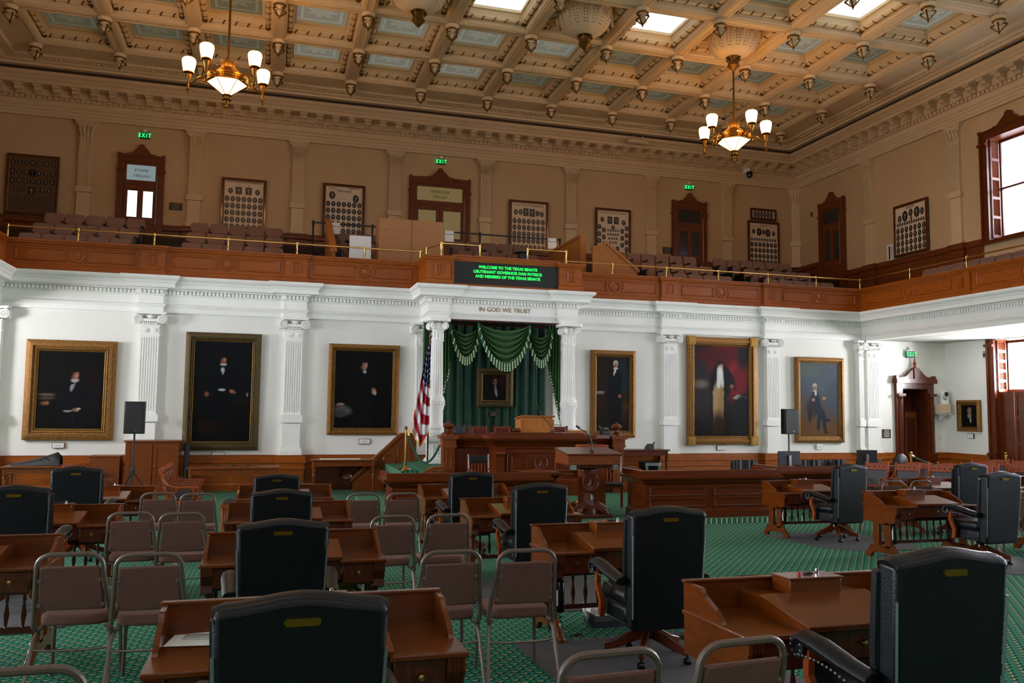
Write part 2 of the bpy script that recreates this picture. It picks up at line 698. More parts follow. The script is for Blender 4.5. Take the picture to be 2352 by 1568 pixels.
def dentils(path, step, out, w, dep, z0, z1, name, m, parent, ymin=-99):
    mb = MB()
    for p, d in along(path, step, out):
        if p.y < ymin:
            continue
        n = Vector((d.y, -d.x))
        q = [p - d * w / 2 - n * .01, p + d * w / 2 - n * .01, p + d * w / 2 + n * dep, p - d * w / 2 + n * dep]
        mb.add([(v.x, v.y, z0) for v in q] + [(v.x, v.y, z1) for v in q], [(0, 1, 2, 3), (4, 7, 6, 5), (0, 4, 5, 1), (1, 5, 6, 2), (2, 6, 7, 3), (3, 7, 4, 0)])
    return stuff(mb.build(name, m, parent))


dentils(path_e, .092, .04, .062, .05, 4.875, 4.962, 'dentil_course', 'white_paint', ent, 12)
t = text('motto_lettering', 'IN GOD WE TRUST', .165, 'letter_brown', ent, ext=.004, bold=.001)
t.location = (.02, 21.236, 4.74)

# ---- pilasters of the lower wall
def volute(mb, cx, cz, r, y, s):
    pts = []
    for i in range(30):
        a = i / 29 * 2.3 * 2 * PI
        rr = r * (1 - .78 * i / 29)
        pts.append((cx + s * rr * math.sin(a) * .95, y - .02 - .012 * i / 29, cz + rr * math.cos(a)))
    mb.tube(pts, [r * .17 * (1 - .4 * i / 29) for i in range(30)], 5)
    mb.lathe([(r * .95, .0), (r * .9, -.012), (0, -.015)], (cx, y, cz), 14, 'y')
    mb.lathe([(r * .2, .0), (r * .2, -.04), (0, -.05)], (cx, y, cz), 8, 'y')


def pil_meshes():
    M_ = {}
    Y0 = .14                    # local: face at y = 0, wall at y = .18
    b = MB()
    for z0, z1, hw, yy in ((.90, 1.00, .275, -.055), (1.00, 1.04, .265, -.045), (1.04, 1.085, .25, -.03)):
        b.box(-hw, hw, yy, .2, z0, z1)
    M_['base'] = b
    p = MB().box(-.222, .222, -.005, .2, 1.085, 1.70)
    M_['pedestal'] = p
    k = MB().prism([(-.26, 1.72), (.26, 1.72), (.272, 1.75), (.272, 1.87), (.24, 1.93), (-.24, 1.93), (-.272, 1.87), (-.272, 1.75)], 'y', -.05, .2)
    M_['block'] = k
    sh = MB().box(-.213, .213, .012, .2, 1.93, 3.82)
    for i in range(8):
        x = -.196 + i * .056
        sh.box(x - .0165, x + .0165, -.008, .02, 1.96, 3.80)
    sh.box(-.213, .213, -.008, .02, 1.93, 1.975).box(-.213, .213, -.008, .02, 3.79, 3.82)
    M_['shaft'] = sh
    c = MB().box(-.235, .235, -.03, .2, 3.82, 3.86).box(-.215, .215, -.012, .2, 3.86, 4.07).box(-.235, .235, -.04, .2, 4.07, 4.10)
    for x in (-.1, .1):
        for i in range(6):
            a = i * PI / 3
            c.lathe([(.034, 0), (.03, -.02), (0, -.025)], (x + .04 * math.cos(a), -.012, 3.965 + .04 * math.sin(a)), 6, 'y')
        c.lathe([(.03, 0), (.025, -.035), (0, -.04)], (x, -.012, 3.965), 6, 'y')
    for i in range(7):
        c.lathe([(0, 4.10), (.024, 4.125), (.024, 4.15), (0, 4.18)], (-.15 + i * .05, -.04, 0), 6)
    c.box(-.27, .27, -.05, .2, 4.18, 4.25)
    for s in (-1, 1):
        volute(c, s * .27, 4.235, .115, -.03, s)
        c.box(s * .27 - .1, s * .27 + .1, -.03, .17, 4.14, 4.33)
    for i in range(5):
        a = (i - 2) * .42
        c.lathe([(0, -.02), (.028, .03), (.018, .09), (0, .11)], (0, 0, 0), 5)
        n = 5 * 4
        for k2 in range(len(c.v) - n, len(c.v)):
            x, y, z = c.v[k2]
            c.v[k2] = (x + (z + .02) * math.sin(a), y - .07, 4.25 + (z) * math.cos(a))
    c.prism([(-.36, 4.42), (-.36, 4.40), (-.33, 4.36), (.33, 4.36), (.36, 4.40), (.36, 4.42)], 'y', -.08, .2)
    M_['capital'] = c
    return M_


_pm = {}
for k, mb in pil_meshes().items():
    ob = mb.build(k, 'white_paint', None, smooth=False)
    _pm[k] = ob
trim_n = [2]


def pilaster(x, y, label, sx=1, rz=0):
    o = bpy.data.objects.new('trim_%d' % trim_n[0], None)
    trim_n[0] += 1
    C.objects.link(o)
    o.location = (x, y, 0)
    o.scale = (sx, 1, 1)
    o.rotation_euler = (0, 0, rz)
    struct(o, label)
    for k, ob in _pm.items():
        c = ob.copy()
        C.objects.link(c)
        c.parent = o
    return o


pn = {-8.80: 'white fluted pilaster between the two leftmost large portraits', -5.353: 'white fluted pilaster left of the gold framed portrait by the stair',
      -1.95: 'white pilaster half hidden behind the left rostrum column', 1.95: 'white pilaster inside the rostrum canopy on the right',
      5.353: 'white fluted pilaster left of the portrait with the red drapery', 8.80: 'white fluted pilaster behind the right loudspeaker',
      12.42: 'white fluted pilaster at the corner beside the lower exit door'}
for x, l in pn.items():
    pilaster(x, 22.2, l)
pilaster(11.98, 22.2, 'narrow white pilaster return at the right corner', .4)
pilaster(-12.25, 22.2, 'white fluted pilaster at the left corner of the room')
for ob in _pm.values():
    bpy.data.objects.remove(ob)

# ---- wainscot
prof_w = [(0, 0), (.10, 0), (.10, .16), (.07, .19), (.045, .20), (.045, .52), (.07, .54), (.07, .60), (.05, .62), (.05, .68), (.085, .70), (.085, .76), (.06, .78), (.06, .885), (.075, .90), (0, .90)]
yw = YL
cs = sorted([-12.25] + [-p for p in PIL] + [-1.95, 1.95] + list(PIL) + [12.42])
path_w = [(-XW, yw)]
for c in cs:
    path_w += [(c - .3, yw), (c - .3, yw - .2), (c + .3, yw - .2), (c + .3, yw)]
path_w += [(13.3, yw)]
wb = MB().sweep(prof_w, path_w).sweep(prof_w, [(14.9, yw), (XW, yw), (XW, 20.75)]).sweep(prof_w, [(-XW, 10.), (-XW, yw)]).build('baseboard_back', 'wood_balcony')
struct(wb, 'dark wood wainscot along the lower wall')
prof_wu = [(0, 7.3), (.09, 7.3), (.09, 7.5), (.05, 7.54), (.05, 7.78), (.08, 7.8), (.08, 7.86), (.05, 7.9), (.05, 8.02), (.1, 8.06), (.1, 8.16), (.06, 8.2), (.06, 8.25), (0, 8.25)]
UPIL = [-12.07, -8.62, -5.173, -1.724, 1.724, 5.173, 8.62, 12.07]
UDOOR = [(-10.33, .74), (-.03, 1.16), (10.33, .78)]
wu = MB()
gaps = [(-XW, UDOOR[0][0] - .74), (UDOOR[0][0] + .74, UDOOR[1][0] - 1.16), (UDOOR[1][0] + 1.16, UDOOR[2][0] - .78), (UDOOR[2][0] + .78, XW)]
for a, b in gaps:
    p = [(a, YU)]
    for c in UPIL:
        if a < c - .4 and c + .4 < b:
            p += [(c - .28, YU), (c - .28, YU - .12), (c + .28, YU - .12), (c + .28, YU)]
    p.append((b, YU))
    wu.sweep(prof_wu, p)
wu.sweep(prof_wu, [(XW, YU), (XW, 28.72)])
prof_ws = [(o_, z_ - .62) for o_, z_ in prof_wu]           # the side gallery's floor and dado sit lower
p = [(XW, 27.08)]
for c in (25.74, 21.65):
    p += [(XW, c + .28), (XW - .12, c + .28), (XW - .12, c - .28), (XW, c - .28)]
p.append((XW, 20.66))
wu.sweep(prof_ws, p)
wu.sweep(prof_ws, [(XW, 18.44), (XW, 10)])
# below the window and down to the side gallery floor
wu.box(XW - .06, XW, 10, 28, 5.8, 6.75)
struct(wu.build('baseboard_gallery', 'wood_door'), 'dark wood wainscot behind the gallery seats')

# ---- upper pilasters (acanthus capitals)
def upil():
    b = MB()
    for z0, z1, hw, yy in ((8.25, 8.31, .25, -.05), (8.31, 8.36, .235, -.035)):
        b.box(-hw, hw, yy, .12, z0, z1)
    ped = MB().box(-.205, .205, 0, .12, 8.36, 9.16)
    blk = MB().prism([(-.25, 9.17), (.25, 9.17), (.255, 9.20), (.255, 9.31), (.22, 9.36), (-.22, 9.36), (-.255, 9.31), (-.255, 9.20)], 'y', -.04, .12)
    sh = MB().box(-.2, .2, .012, .12, 9.36, 10.95)
    for i in range(8):
        x = -.184 + i * .0526
        sh.box(x - .0155, x + .0155, -.006, .02, 9.38, 10.93)
    c = MB().box(-.22, .22, -.02, .12, 10.93, 10.97)
    # bell
    rings = []
    for z, hw, yy in ((10.97, .195, 0), (11.2, .2, -.005), (11.38, .23, -.03), (11.5, .30, -.07), (11.55, .34, -.09)):
        rings.append([(-hw, yy, z), (hw, yy, z), (hw, .12, z), (-hw, .12, z)])
    vs = [p for r_ in rings for p in r_]
    fs = [(k * 4 + i, k * 4 + (i + 1) % 4, k * 4 + 4 + (i + 1) % 4, k * 4 + 4 + i) for k in range(4) for i in range(4)]
    c.add(vs, fs)
    for row, (z0, h, xs) in enumerate(((10.97, .22, (-.15, -.05, .05, .15)), (11.12, .24, (-.19, -.07, .07, .19)))):
        for x in xs:
            c.tube([(x, .0, z0), (x, -.035 - .01 * row, z0 + h * .6), (x * 1.05, -.07 - .02 * row, z0 + h * .92), (x * 1.05, -.10 - .02 * row, z0 + h * .82)], [.045, .05, .04, .02], 5, sq=(.4, 1))
    for s in (-1, 1):
        for i in range(12):
            pass
        pts = [(s * (.27 + .06 * (1 - i / 14) * math.cos(i * .7)), -.08, 11.46 + .06 * (1 - i / 14) * math.sin(i * .7)) for i in range(14)]
        c.tube(pts, .018, 5)
        pts = [(s * (.08 + .045 * (1 - i / 12) * math.cos(i * .7)), -.06, 11.40 + .045 * (1 - i / 12) * math.sin(i * .7)) for i in range(12)]
        c.tube(pts, .014, 5)
    c.lathe([(.05, 0), (.04, -.03), (0, -.04)], (0, -.08, 11.53), 8, 'y')
    c.prism([(-.35, 11.55), (.35, 11.55), (.37, 11.6), (-.37, 11.6)], 'y', -.11, .12)
    return {'base': b, 'pedestal': ped, 'block': blk, 'shaft': sh, 'capital': c}


_um = {k: mb.build(k, 'cream_paint') for k, mb in upil().items()}


def upilaster(x, y, rz, label, low=False):
    o = bpy.data.objects.new('trim_%d' % trim_n[0], None)
    trim_n[0] += 1
    C.objects.link(o)
    o.location = (x, y, 0)
    o.rotation_euler = (0, 0, rz)
    struct(o, label)
    for k, ob in _um.items():
        c = ob.copy()
        C.objects.link(c)
        c.parent = o
        if low and k == 'base':
            c.location.z = -.62
    if low:
        B(-.205, .205, .002, .12, 7.72, 8.37).build('lower_pedestal', 'cream_paint', o)


for i, x in enumerate(UPIL):
    upilaster(x, YU - .1, 0, 'cream gallery pilaster, %s from the left along the back wall' % ORD[i])
upilaster(15.3, YU - .12, PI * -.25, 'cream gallery pilaster in the far right corner')
for i, y in enumerate((25.74, 21.65, 17.4)):
    upilaster(XW - .1, y, -PI / 2, 'cream gallery pilaster, %s from the corner on the right wall' % ORD[i], True)
for ob in _um.values():
    bpy.data.objects.remove(ob)

# ---- upper entablature with modillions
path_u = [(-XW, YF), (-XW, YU), (XW, YU), (XW, YF)]
prof_u = [(-.02, 11.60), (.11, 11.60), (.11, 11.69), (.13, 11.70), (.13, 11.80), (.16, 11.82), (.16, 11.90), (.20, 11.93), (.20, 11.97), (.12, 12.0), (.12, 12.13),
          (.15, 12.14), (.15, 12.245), (.22, 12.26), (.22, 12.49), (.66, 12.50), (.66, 12.62), (.70, 12.64), (.70, 12.66), (.74, 12.72), (.80, 12.77), (.82, 12.82), (.82, 12.87), (.72, 12.9)]
eu = MB().sweep(prof_u, path_u).build('trim_40', 'cream_paint')
struct(eu, 'cream upper cornice round the gallery')
dentils(path_u, .165, .15, .1, .06, 12.145, 12.24, 'dentil_course', 'cream_paint', eu, 5)
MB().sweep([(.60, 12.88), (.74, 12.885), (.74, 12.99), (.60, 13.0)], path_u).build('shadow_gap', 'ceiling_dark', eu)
mod = MB().prism([(0, 12.26), (-.06, 12.26), (-.1, 12.30), (-.14, 12.33), (-.2, 12.33), (-.25, 12.36), (-.27, 12.41), (-.36, 12.44), (-.36, 12.5), (0, 12.5)], 'x', -.11, .11)
mod.box(-.13, .13, -.38, 0, 12.46, 12.5)
mod_me = None
for p, d in along([(-XW + .5, YU), (XW - .5, YU)], .565, .22) + along([(XW, YU - .5), (XW, 12.)], .565, .22):
    if mod_me is None:
        ob = mod.build('modillion', 'cream_paint', eu)
        mod_me = ob.data
    else:
        ob = link('modillion', mod_me, eu)
    ob.location = (p.x, p.y, 0)
    ob.rotation_euler = (0, 0, math.atan2(d.y, d.x))

# ================================================================ coffered ceiling
PX, PY, CY0, CZ = 2.4, 2.582, 28.10, 13.19
NR = 12
yend = CY0 - NR * PY
cl = MB().sweep([(.62, 13.0), (.92, 13.0), (.95, 13.06), (1.05, 13.07), (1.12, 13.12), (1.42, 13.13), (1.46, 13.17), (1.50, 13.19), (2.22, 13.19)], [(-XW, YF), (-XW, YU), (XW, YU), (XW, YF)])
cl.box(-XW - .4, XW + .4, YF, YU + .2, 13.9, 14.0)
ceil = struct(cl.build('ceiling', 'ceiling_paint'), 'coffered plaster ceiling with glass panels')
# egg and dart course of the border
eg = MB()
for p, d in along([(-XW + 2, YU), (XW - 2, YU)], .11, 1.27) + along([(XW, YU - 2), (XW, 14)], .11, 1.27):
    eg.lathe([(0, 13.085), (.035, 13.10), (.04, 13.13)], (p.x, p.y, 0), 6)
stuff(eg.build('egg_and_dart', 'ceiling_paint', ceil))

hx, hy = PX / 2, PY / 2
steps = [(0, 0), (.17, 0), (.17, .03), (.20, .035), (.22, .06), (.24, .20), (.26, .215), (.38, .215), (.38, .25), (.43, .38), (.46, .40), (.48, .40), (.48, .50)]


def coffer_mesh(inner=True):
    mb = MB()
    vs, fs = [], []
    for d, z in steps:
        vs += [(-hx + d, -hy + d, z), (hx - d, -hy + d, z), (hx - d, hy - d, z), (-hx + d, hy - d, z)]
    for k in range(len(steps) - 1):
        for i in range(4):
            j = (i + 1) % 4
            fs.append((k * 4 + i, k * 4 + j, k * 4 + 4 + j, k * 4 + 4 + i))
    # beads on the beam soffit
    mb.add(vs, fs)
    for s in (-1, 1):
        mb.box(s * (hx - .10) - .012, s * (hx - .10) + .012, -hy + .17, hy - .17, -.018, .01)
        mb.box(-hx + .17, hx - .17, s * (hy - .10) - .012, s * (hy - .10) + .012, -.018, .01)
    return mb


def rope_meshes():
    rod, bands, ends = MB(), MB(), MB()
    d, z, r = .315, .205, .055
    for ax in (0, 1):
        L = (hx, hy)[ax] - d - .02
        o_ = (hy, hx)[ax] - d
        for s in (-1, 1):
            P = (lambda t, o_=o_, s=s: (t, s * o_, z)) if ax == 0 else (lambda t, o_=o_, s=s: (s * o_, t, z))
            rod.tube([P(-L), P(L)], r, 8)
            for k in range(5):
                t = -L + (k + .5) * 2 * L / 5 + .0
                a = Vector(P(t - .05)) - Vector((0, 0, .0))
                # slanted ring
                ring = []
                for q in range(8):
                    th = 2 * PI * q / 8
                    c = Vector(P(t + .05 * math.sin(th)))
                    off = (Vector((0, s, 0)) if ax == 0 else Vector((s, 0, 0))) * math.cos(th) + Vector((0, 0, 1)) * math.sin(th)
                    ring.append(c + off * (r + .004))
                bands.tube(ring, .022, 5, closed=True)
    for sx in (-1, 1):
        for sy in (-1, 1):
            c = Vector((sx * (hx - d), sy * (hy - d), z - .03))
            for k in range(5):
                a = k * 2 * PI / 5
                ends.lathe([(0, -.05), (.05, -.01), (.035, .05), (0, .07)], (c.x + .055 * math.cos(a), c.y + .055 * math.sin(a), c.z), 5)
            ends.lathe([(0, -.09), (.035, -.05), (.03, .02)], (c.x, c.y, c.z), 6)
    return rod, bands, ends


cof_me = coffer_mesh().build('coffer', 'ceiling_paint')
rod, bands, ends = rope_meshes()
rod_me = rod.build('rope_moulding', 'ceiling_paint', smooth=True)
band_me = bands.build('gilt_bands', 'gilt', smooth=True)
end_me = ends.build('gilt_corner_leaves', 'gilt', smooth=True)
pane_me = {k: MB().add([(-hx + .47, -hy + .47, 0), (hx - .47, -hy + .47, 0), (hx - .47, hy - .47, 0), (-hx + .47, hy - .47, 0)], [(0, 3, 2, 1)]).build('pane', k)
           for k in ('pane_bright', 'pane_mid', 'pane_dim')}
bright = {(5, 2), (7, 2), (9, 3)}
mid = {(3, 0), (4, 0), (5, 0), (3, 1), (4, 1), (5, 1), (6, 1), (3, 2), (10, 3), (9, 2)}
BOWLS = {(2, 2), (4, 2), (6, 2), (8, 2)}
for j in range(NR):
    for i in range(11):
        c = link('coffer', cof_me.data, ceil, ((i - 5) * PX, CY0 - (j + .5) * PY, CZ))
        k = 'pane_bright' if (i, j) in bright or j > 3 and (i + j) % 2 else 'pane_mid' if (i, j) in mid else 'pane_dim'
        link('pane', pane_me[k].data, c, (0, 0, .485))
        if j < 8:
            link('rope_moulding', rod_me.data, c)
            stuff(link('gilt_bands', band_me.data, c))
            link('gilt_corner_leaves', end_me.data, c)
for ob in [cof_me, rod_me, band_me, end_me] + list(pane_me.values()):
    bpy.data.objects.remove(ob)

# pendants at the beam crossings
pe = thing('ceiling_pendant', 'x', 'pendant', group='gilded ceiling pendants')
MB().lathe([(.19, 0), (.2, -.03), (.175, -.06), (.16, -.10), (.17, -.12)], n=16).lathe([(.12, -.15), (.13, -.19), (.10, -.22), (.085, -.26)], n=12).build('plaster_boss', 'ceiling_paint', pe, smooth=True)
MB().lathe([(.17, -.115), (.18, -.13), (.17, -.15), (.12, -.155)], n=16).build('gilt_collar', 'gilt', pe, smooth=True)
MB().lathe([(.06, -.25), (.095, -.29), (.10, -.33), (.06, -.40), (0, -.44)], n=10).build('glass_globe', 'ceil_bulb', pe, smooth=True)
for k in range(4):
    a = k * PI / 2 + .6
    ca, sa = math.cos(a), math.sin(a)
    MB().tube([(ca * .08, sa * .08, -.2), (ca * .13, sa * .13, -.24), (ca * .185, sa * .185, -.245), (ca * .20, sa * .20, -.27), (ca * .155, sa * .155, -.32), (ca * .08, sa * .08, -.40), (ca * .03, sa * .03, -.44)],
              [.012, .02, .026, .03, .022, .018, .014], 5).build('bracket', 'gilt', pe, smooth=True)
MB().lathe([(.02, -.40), (.055, -.43), (.03, -.46), (.035, -.475), (.012, -.495), (.018, -.505), (0, -.54)], n=8).build('finial', 'gilt', pe, smooth=True)
first = True
for j in range(6):
    for i in range(12):
        q = pe if first else dup(pe)
        first = False
        q.location = ((i - 5.5) * PX, CY0 - j * PY, CZ - .015)
        q['label'] = 'gilded ceiling pendant, %s from right in the %s row from the back wall' % (ORD[11 - i], ORD[j])
# ================================================================ wooden gallery front
YB = 22.30
tri_b = [(-2.10, YB), (-2.10, 21.10), (-1.52, 21.10), (-1.52, 21.20), (1.52, 21.20), (1.52, 21.10), (2.10, 21.10), (2.10, YB)]
path_b = [(-GX, YF), (-GX, YB)] + bumps(YB, .25, .08, tri_b) + [(GX, YB), (GX, YF)]
prof_b = [(-.02, 5.28), (.07, 5.28), (.07, 5.44), (.055, 5.465), (.03, 5.48), (.03, 5.90), (.045, 5.91), (.045, 5.94), (.07, 5.96), (.10, 5.985), (.10, 6.01), (.125, 6.025), (.125, 6.07), (-.28, 6.075), (-.28, 5.5)]
bal = struct(MB().sweep(prof_b, path_b).build('trim_41', 'wood_balcony'), 'panelled wooden gallery front')


def moulded_frame(mb, pts, w=.03, h=.02, y=0.):
    """closed moulding strip round a polygon in the x-z plane, front towards -y"""
    c = Vector((sum(p[0] for p in pts) / len(pts), sum(p[1] for p in pts) / len(pts)))
    n = len(pts)
    rings = []
    for i in range(n):
        p0, p1, p2 = Vector(pts[i - 1]), Vector(pts[i]), Vector(pts[(i + 1) % n])
        d0, d1 = (p1 - p0).normalized(), (p2 - p1).normalized()
        n0, n1 = Vector((-d0.y, d0.x)), Vector((-d1.y, d1.x))
        off = (n0 + n1) / max(.3, 1 + n0.dot(n1))
        rings.append([(p1, 0), (p1 + off * w * .3, -h), (p1 + off * w * .75, -h * .8), (p1 + off * w, 0)])
    vs = [(q.x, y + d, q.y) for r_ in rings for q, d in r_]
    fs = [(i * 4 + k, i * 4 + k + 1, ((i + 1) % n) * 4 + k + 1, ((i + 1) % n) * 4 + k) for i in range(n) for k in range(3)]
    mb.add(vs, fs)


def panel_pair(L, R_, cx, z0=5.56, z1=5.875, r=.2):
    """two moulded panels whose inner ends curve round a medallion"""
    zc = (z0 + z1) / 2
    hz = (z1 - z0) / 2
    res = []
    for s in (-1, 1):
        a = math.asin(min(1, hz / (r + .06)))
        arc = []
        for k in range(9):
            t = -a + 2 * a * k / 8
            arc.append((cx + s * (r + .06) * math.cos(t), zc + (r + .06) * math.sin(t)))
        end = L if s < 0 else R_
        pts = [(end, z1), (end, z0)] + arc if s < 0 else [(end, z0), (end, z1)] + arc[::-1]
        # orientation: counter clockwise seen from -y
        mb = MB()
        moulded_frame(mb, pts, .035, .03, 0)
        res.append(mb)
    return res


def medallion():
    mb = MB()
    prof = [(.175, 0), (.17, -.02), (.155, -.035), (.135, -.03), (.125, -.005), (.10, .0), (.095, -.012), (.05, -.016), (0, -.018)]
    mb.lathe(prof, n=28, axis='y')
    return mb


med = medallion().build('medallion', 'wood_balcony', smooth=True)
bays = [(-12.0, -9.08, -10.52), (-8.52, -5.63, -7.065), (-5.07, -2.2, -3.607), (2.2, 5.07, 3.607), (5.63, 8.52, 7.065), (9.08, 12.0, 10.52)]
ZC = 5.718
for a, b, c in bays:
    for mb in panel_pair(a + .14, b - .14, c):
        mb.build('panel_moulding', 'wood_balcony', bal, loc=(0, YB - .03, 0))
    link('medallion', med.data, bal, (c, YB - .03, ZC))
sm = MB()
moulded_frame(sm, [(-.11, 5.87), (-.11, 5.57), (.11, 5.57), (.11, 5.87)], .045, .03)
sm.prism([(-.035, 5.645), (.035, 5.645), (.035, 5.795), (-.035, 5.795)], 'y', -.012, .0)
smo = sm.build('panel_moulding', 'wood_balcony')
for c in (-8.80, -5.353, 5.353, 8.80):
    link('panel_moulding', smo.data, bal, (c, YB - .11, 0))
for c in (-1.81, 1.81):
    link('panel_moulding', smo.data, bal, (c, 21.07, 0))
# right and left gallery fronts
for s in (-1, 1):
    for k in range(5):
        y1 = 22.0 - k * 4.15
        y0 = y1 - 3.4
        cy = y1 - 1.8
        q = B(-.1, .1, -.06, .02, 5.29, 6.06).build('pier', 'wood_balcony', bal)
        q.location = (s * (GX - .03), y1 - 4.02, 0)
        q.rotation_euler = (0, 0, -s * PI / 2)
        for mb in panel_pair(-1.65, 1.65, 0):
            q = mb.build('panel_moulding', 'wood_balcony', bal)
            q.location = (s * (GX - .03), cy, 0)
            q.rotation_euler = (0, 0, -s * PI / 2)
        q = link('medallion', med.data, bal, (s * (GX - .03), cy, ZC))
        q.rotation_euler = (0, 0, -s * PI / 2)
        q = link('panel_moulding', smo.data, bal, (s * (GX - .03), y0 - .35, 0))
        q.rotation_euler = (0, 0, -s * PI / 2)
bpy.data.objects.remove(med)
bpy.data.objects.remove(smo)

# ---- message board on the canopy
mbd = thing('message_board', 'black electronic message board with green lettering above the rostrum', 'message board', (0.03, 21.10, 5.33))
B(-1.44, 1.44, .02, .09, .04, .76).build('screen', 'black_plastic', mbd)
f = MB().box(-1.5, 1.5, .0, .1, 0, .05).box(-1.5, 1.5, -.02, .1, .75, .80).box(-1.5, -1.44, 0, .1, .05, .75).box(1.44, 1.5, 0, .1, .05, .75)
f.build('surround', 'wood_balcony', mbd)
for k, s_ in enumerate(('WELCOME TO THE TEXAS SENATE', 'LIEUTENANT GOVERNOR DAN PATRICK', 'AND MEMBERS OF THE TEXAS SENATE')):
    t = text('lettering', s_, .103, 'green_glow', mbd, ext=.002, bold=.0015)
    t.location = (.03, .015, .515 - k * .123)

# ---- brass rail
def rail(name, pts, posts, label, z=6.36, z0=6.07):
    o = thing(name, label, 'handrail', (pts[0][0], pts[0][1], z0))
    ox, oy = pts[0]
    MB().tube([(x - ox, y - oy, z - z0) for x, y in pts], .022, 8).build('rail_tube', 'brass', o, smooth=True)
    pm = MB().lathe([(.034, 0), (.034, .012), (.026, .02), (.026, z - z0 - .05), (.034, z - z0 - .035), (.034, z - z0 + .03), (.015, z - z0 + .045), (0, z - z0 + .05)], n=10)
    pob = None
    for x, y in posts:
        if pob is None:
            pob = pm.build('post', 'brass', o, smooth=True)
            q = pob
        else:
            q = link('post', pob.data, o)
        q.location = (x - ox, y - oy, 0)
    return o


yr = 22.24
rail('brass_rail', [(-12.04, yr), (-2.0, yr)], [(-12.04, yr), (-10.52, yr), (-8.80, yr), (-7.06, yr), (-5.35, yr), (-3.6, yr), (-2.1, yr)], 'brass handrail on posts along the left half of the gallery front')
rail('brass_rail', [(12.04, yr), (2.0, yr)], [(12.04, yr), (10.42, yr), (8.70, yr), (6.98, yr), (5.25, yr), (3.52, yr), (2.1, yr)], 'brass handrail on posts along the right half of the gallery front')
rail('brass_rail', [(12.04, yr - .1), (12.04, 4)], [(12.04, 20.08), (12.04, 18.0), (12.04, 15.9), (12.04, 13.8)], 'brass handrail on posts along the side gallery at the right edge')
rail('brass_rail', [(-12.04, yr - .1), (-12.04, 4)], [(-12.04, 19.4), (-12.04, 17.2), (-12.04, 15.), (-12.04, 12.8)], 'brass handrail on posts along the side gallery on the left')
rail('brass_rail', [(-2.0, 22.1), (-1.74, 21.2), (-.70, 21.2)], [(-1.98, 22.0), (-1.74, 21.2), (-.70, 21.2)], 'short brass handrail above the left half of the message board', 6.42)
rail('brass_rail', [(2.0, 22.1), (1.72, 21.2), (.62, 21.2)], [(1.98, 22.0), (1.72, 21.2), (.62, 21.2)], 'short brass handrail above the right half of the message board', 6.42)

# ================================================================ gallery doors, signs, frames
DOOR_N = [1]


def exit_sign(x, y, z, rz, label, light=False):
    o = thing('exit_sign', label, 'exit sign', (x, y, z), rz)
    B(-.17, .17, .0, .05, -.105, .105).build('housing', 'black_plastic', o)
    B(-.155, .155, -.006, .0, -.092, .092).build('face', 'exit_face', o)
    t = text('lettering', 'E X I T', .17, 'exit_glow', o, ext=.003, sx=.78, sy=1.15, bold=.0015)
    t.location = (0, -.008, 0)
    B(-.05, .05, .0, .06, .12, .22).build('bracket', 'white_plastic', o)
    if light:
        B(-.18, .18, -.02, .06, .105, .13).build('cap', 'white_plastic', o)
    return o


def plaque(x, y, z, w, h, label, rz=0, lines=4, m='bronze_plaque', ink='portrait_face'):
    o = thing('plaque', label, 'plaque', (x, y, z), rz)
    B(-w / 2, w / 2, -.015, .005, -h / 2, h / 2).build('plate', m, o, bevel=.004)
    l = MB()
    random.seed(int(x * 31 + z * 7))
    for k in range(lines):
        zz = h / 2 - h * (k + 1) / (lines + 1)
        hw = w * random.uniform(.25, .38)
        l.box(-hw, hw, -.018, -.014, zz - h * .025, zz + h * .025)
    stuff(l.build('lettering_lines', ink, o))
    return o


def pediment(mb, hw, z, y0, y1, s=1.):
    """shaped board on top of a door or window casing"""
    pts = [(-hw, z - .02), (hw, z - .02), (hw, z + .07), (hw - .10, z + .07), (hw - .12, z + .03), (.44 * s, z + .05), (.40 * s, z + .09), (.34 * s, z + .07), (.27 * s, z + .12), (.20 * s, z + .21), (.13 * s, z + .28)]
    for k in range(5):
        a = PI * k / 4
        pts.append((.105 * s * math.cos(a), z + .30 + .105 * s * math.sin(a)))
    pts += [(-x, zz) for x, zz in pts[10:1:-1]]
    mb.prism(pts, 'y', y0, y1)


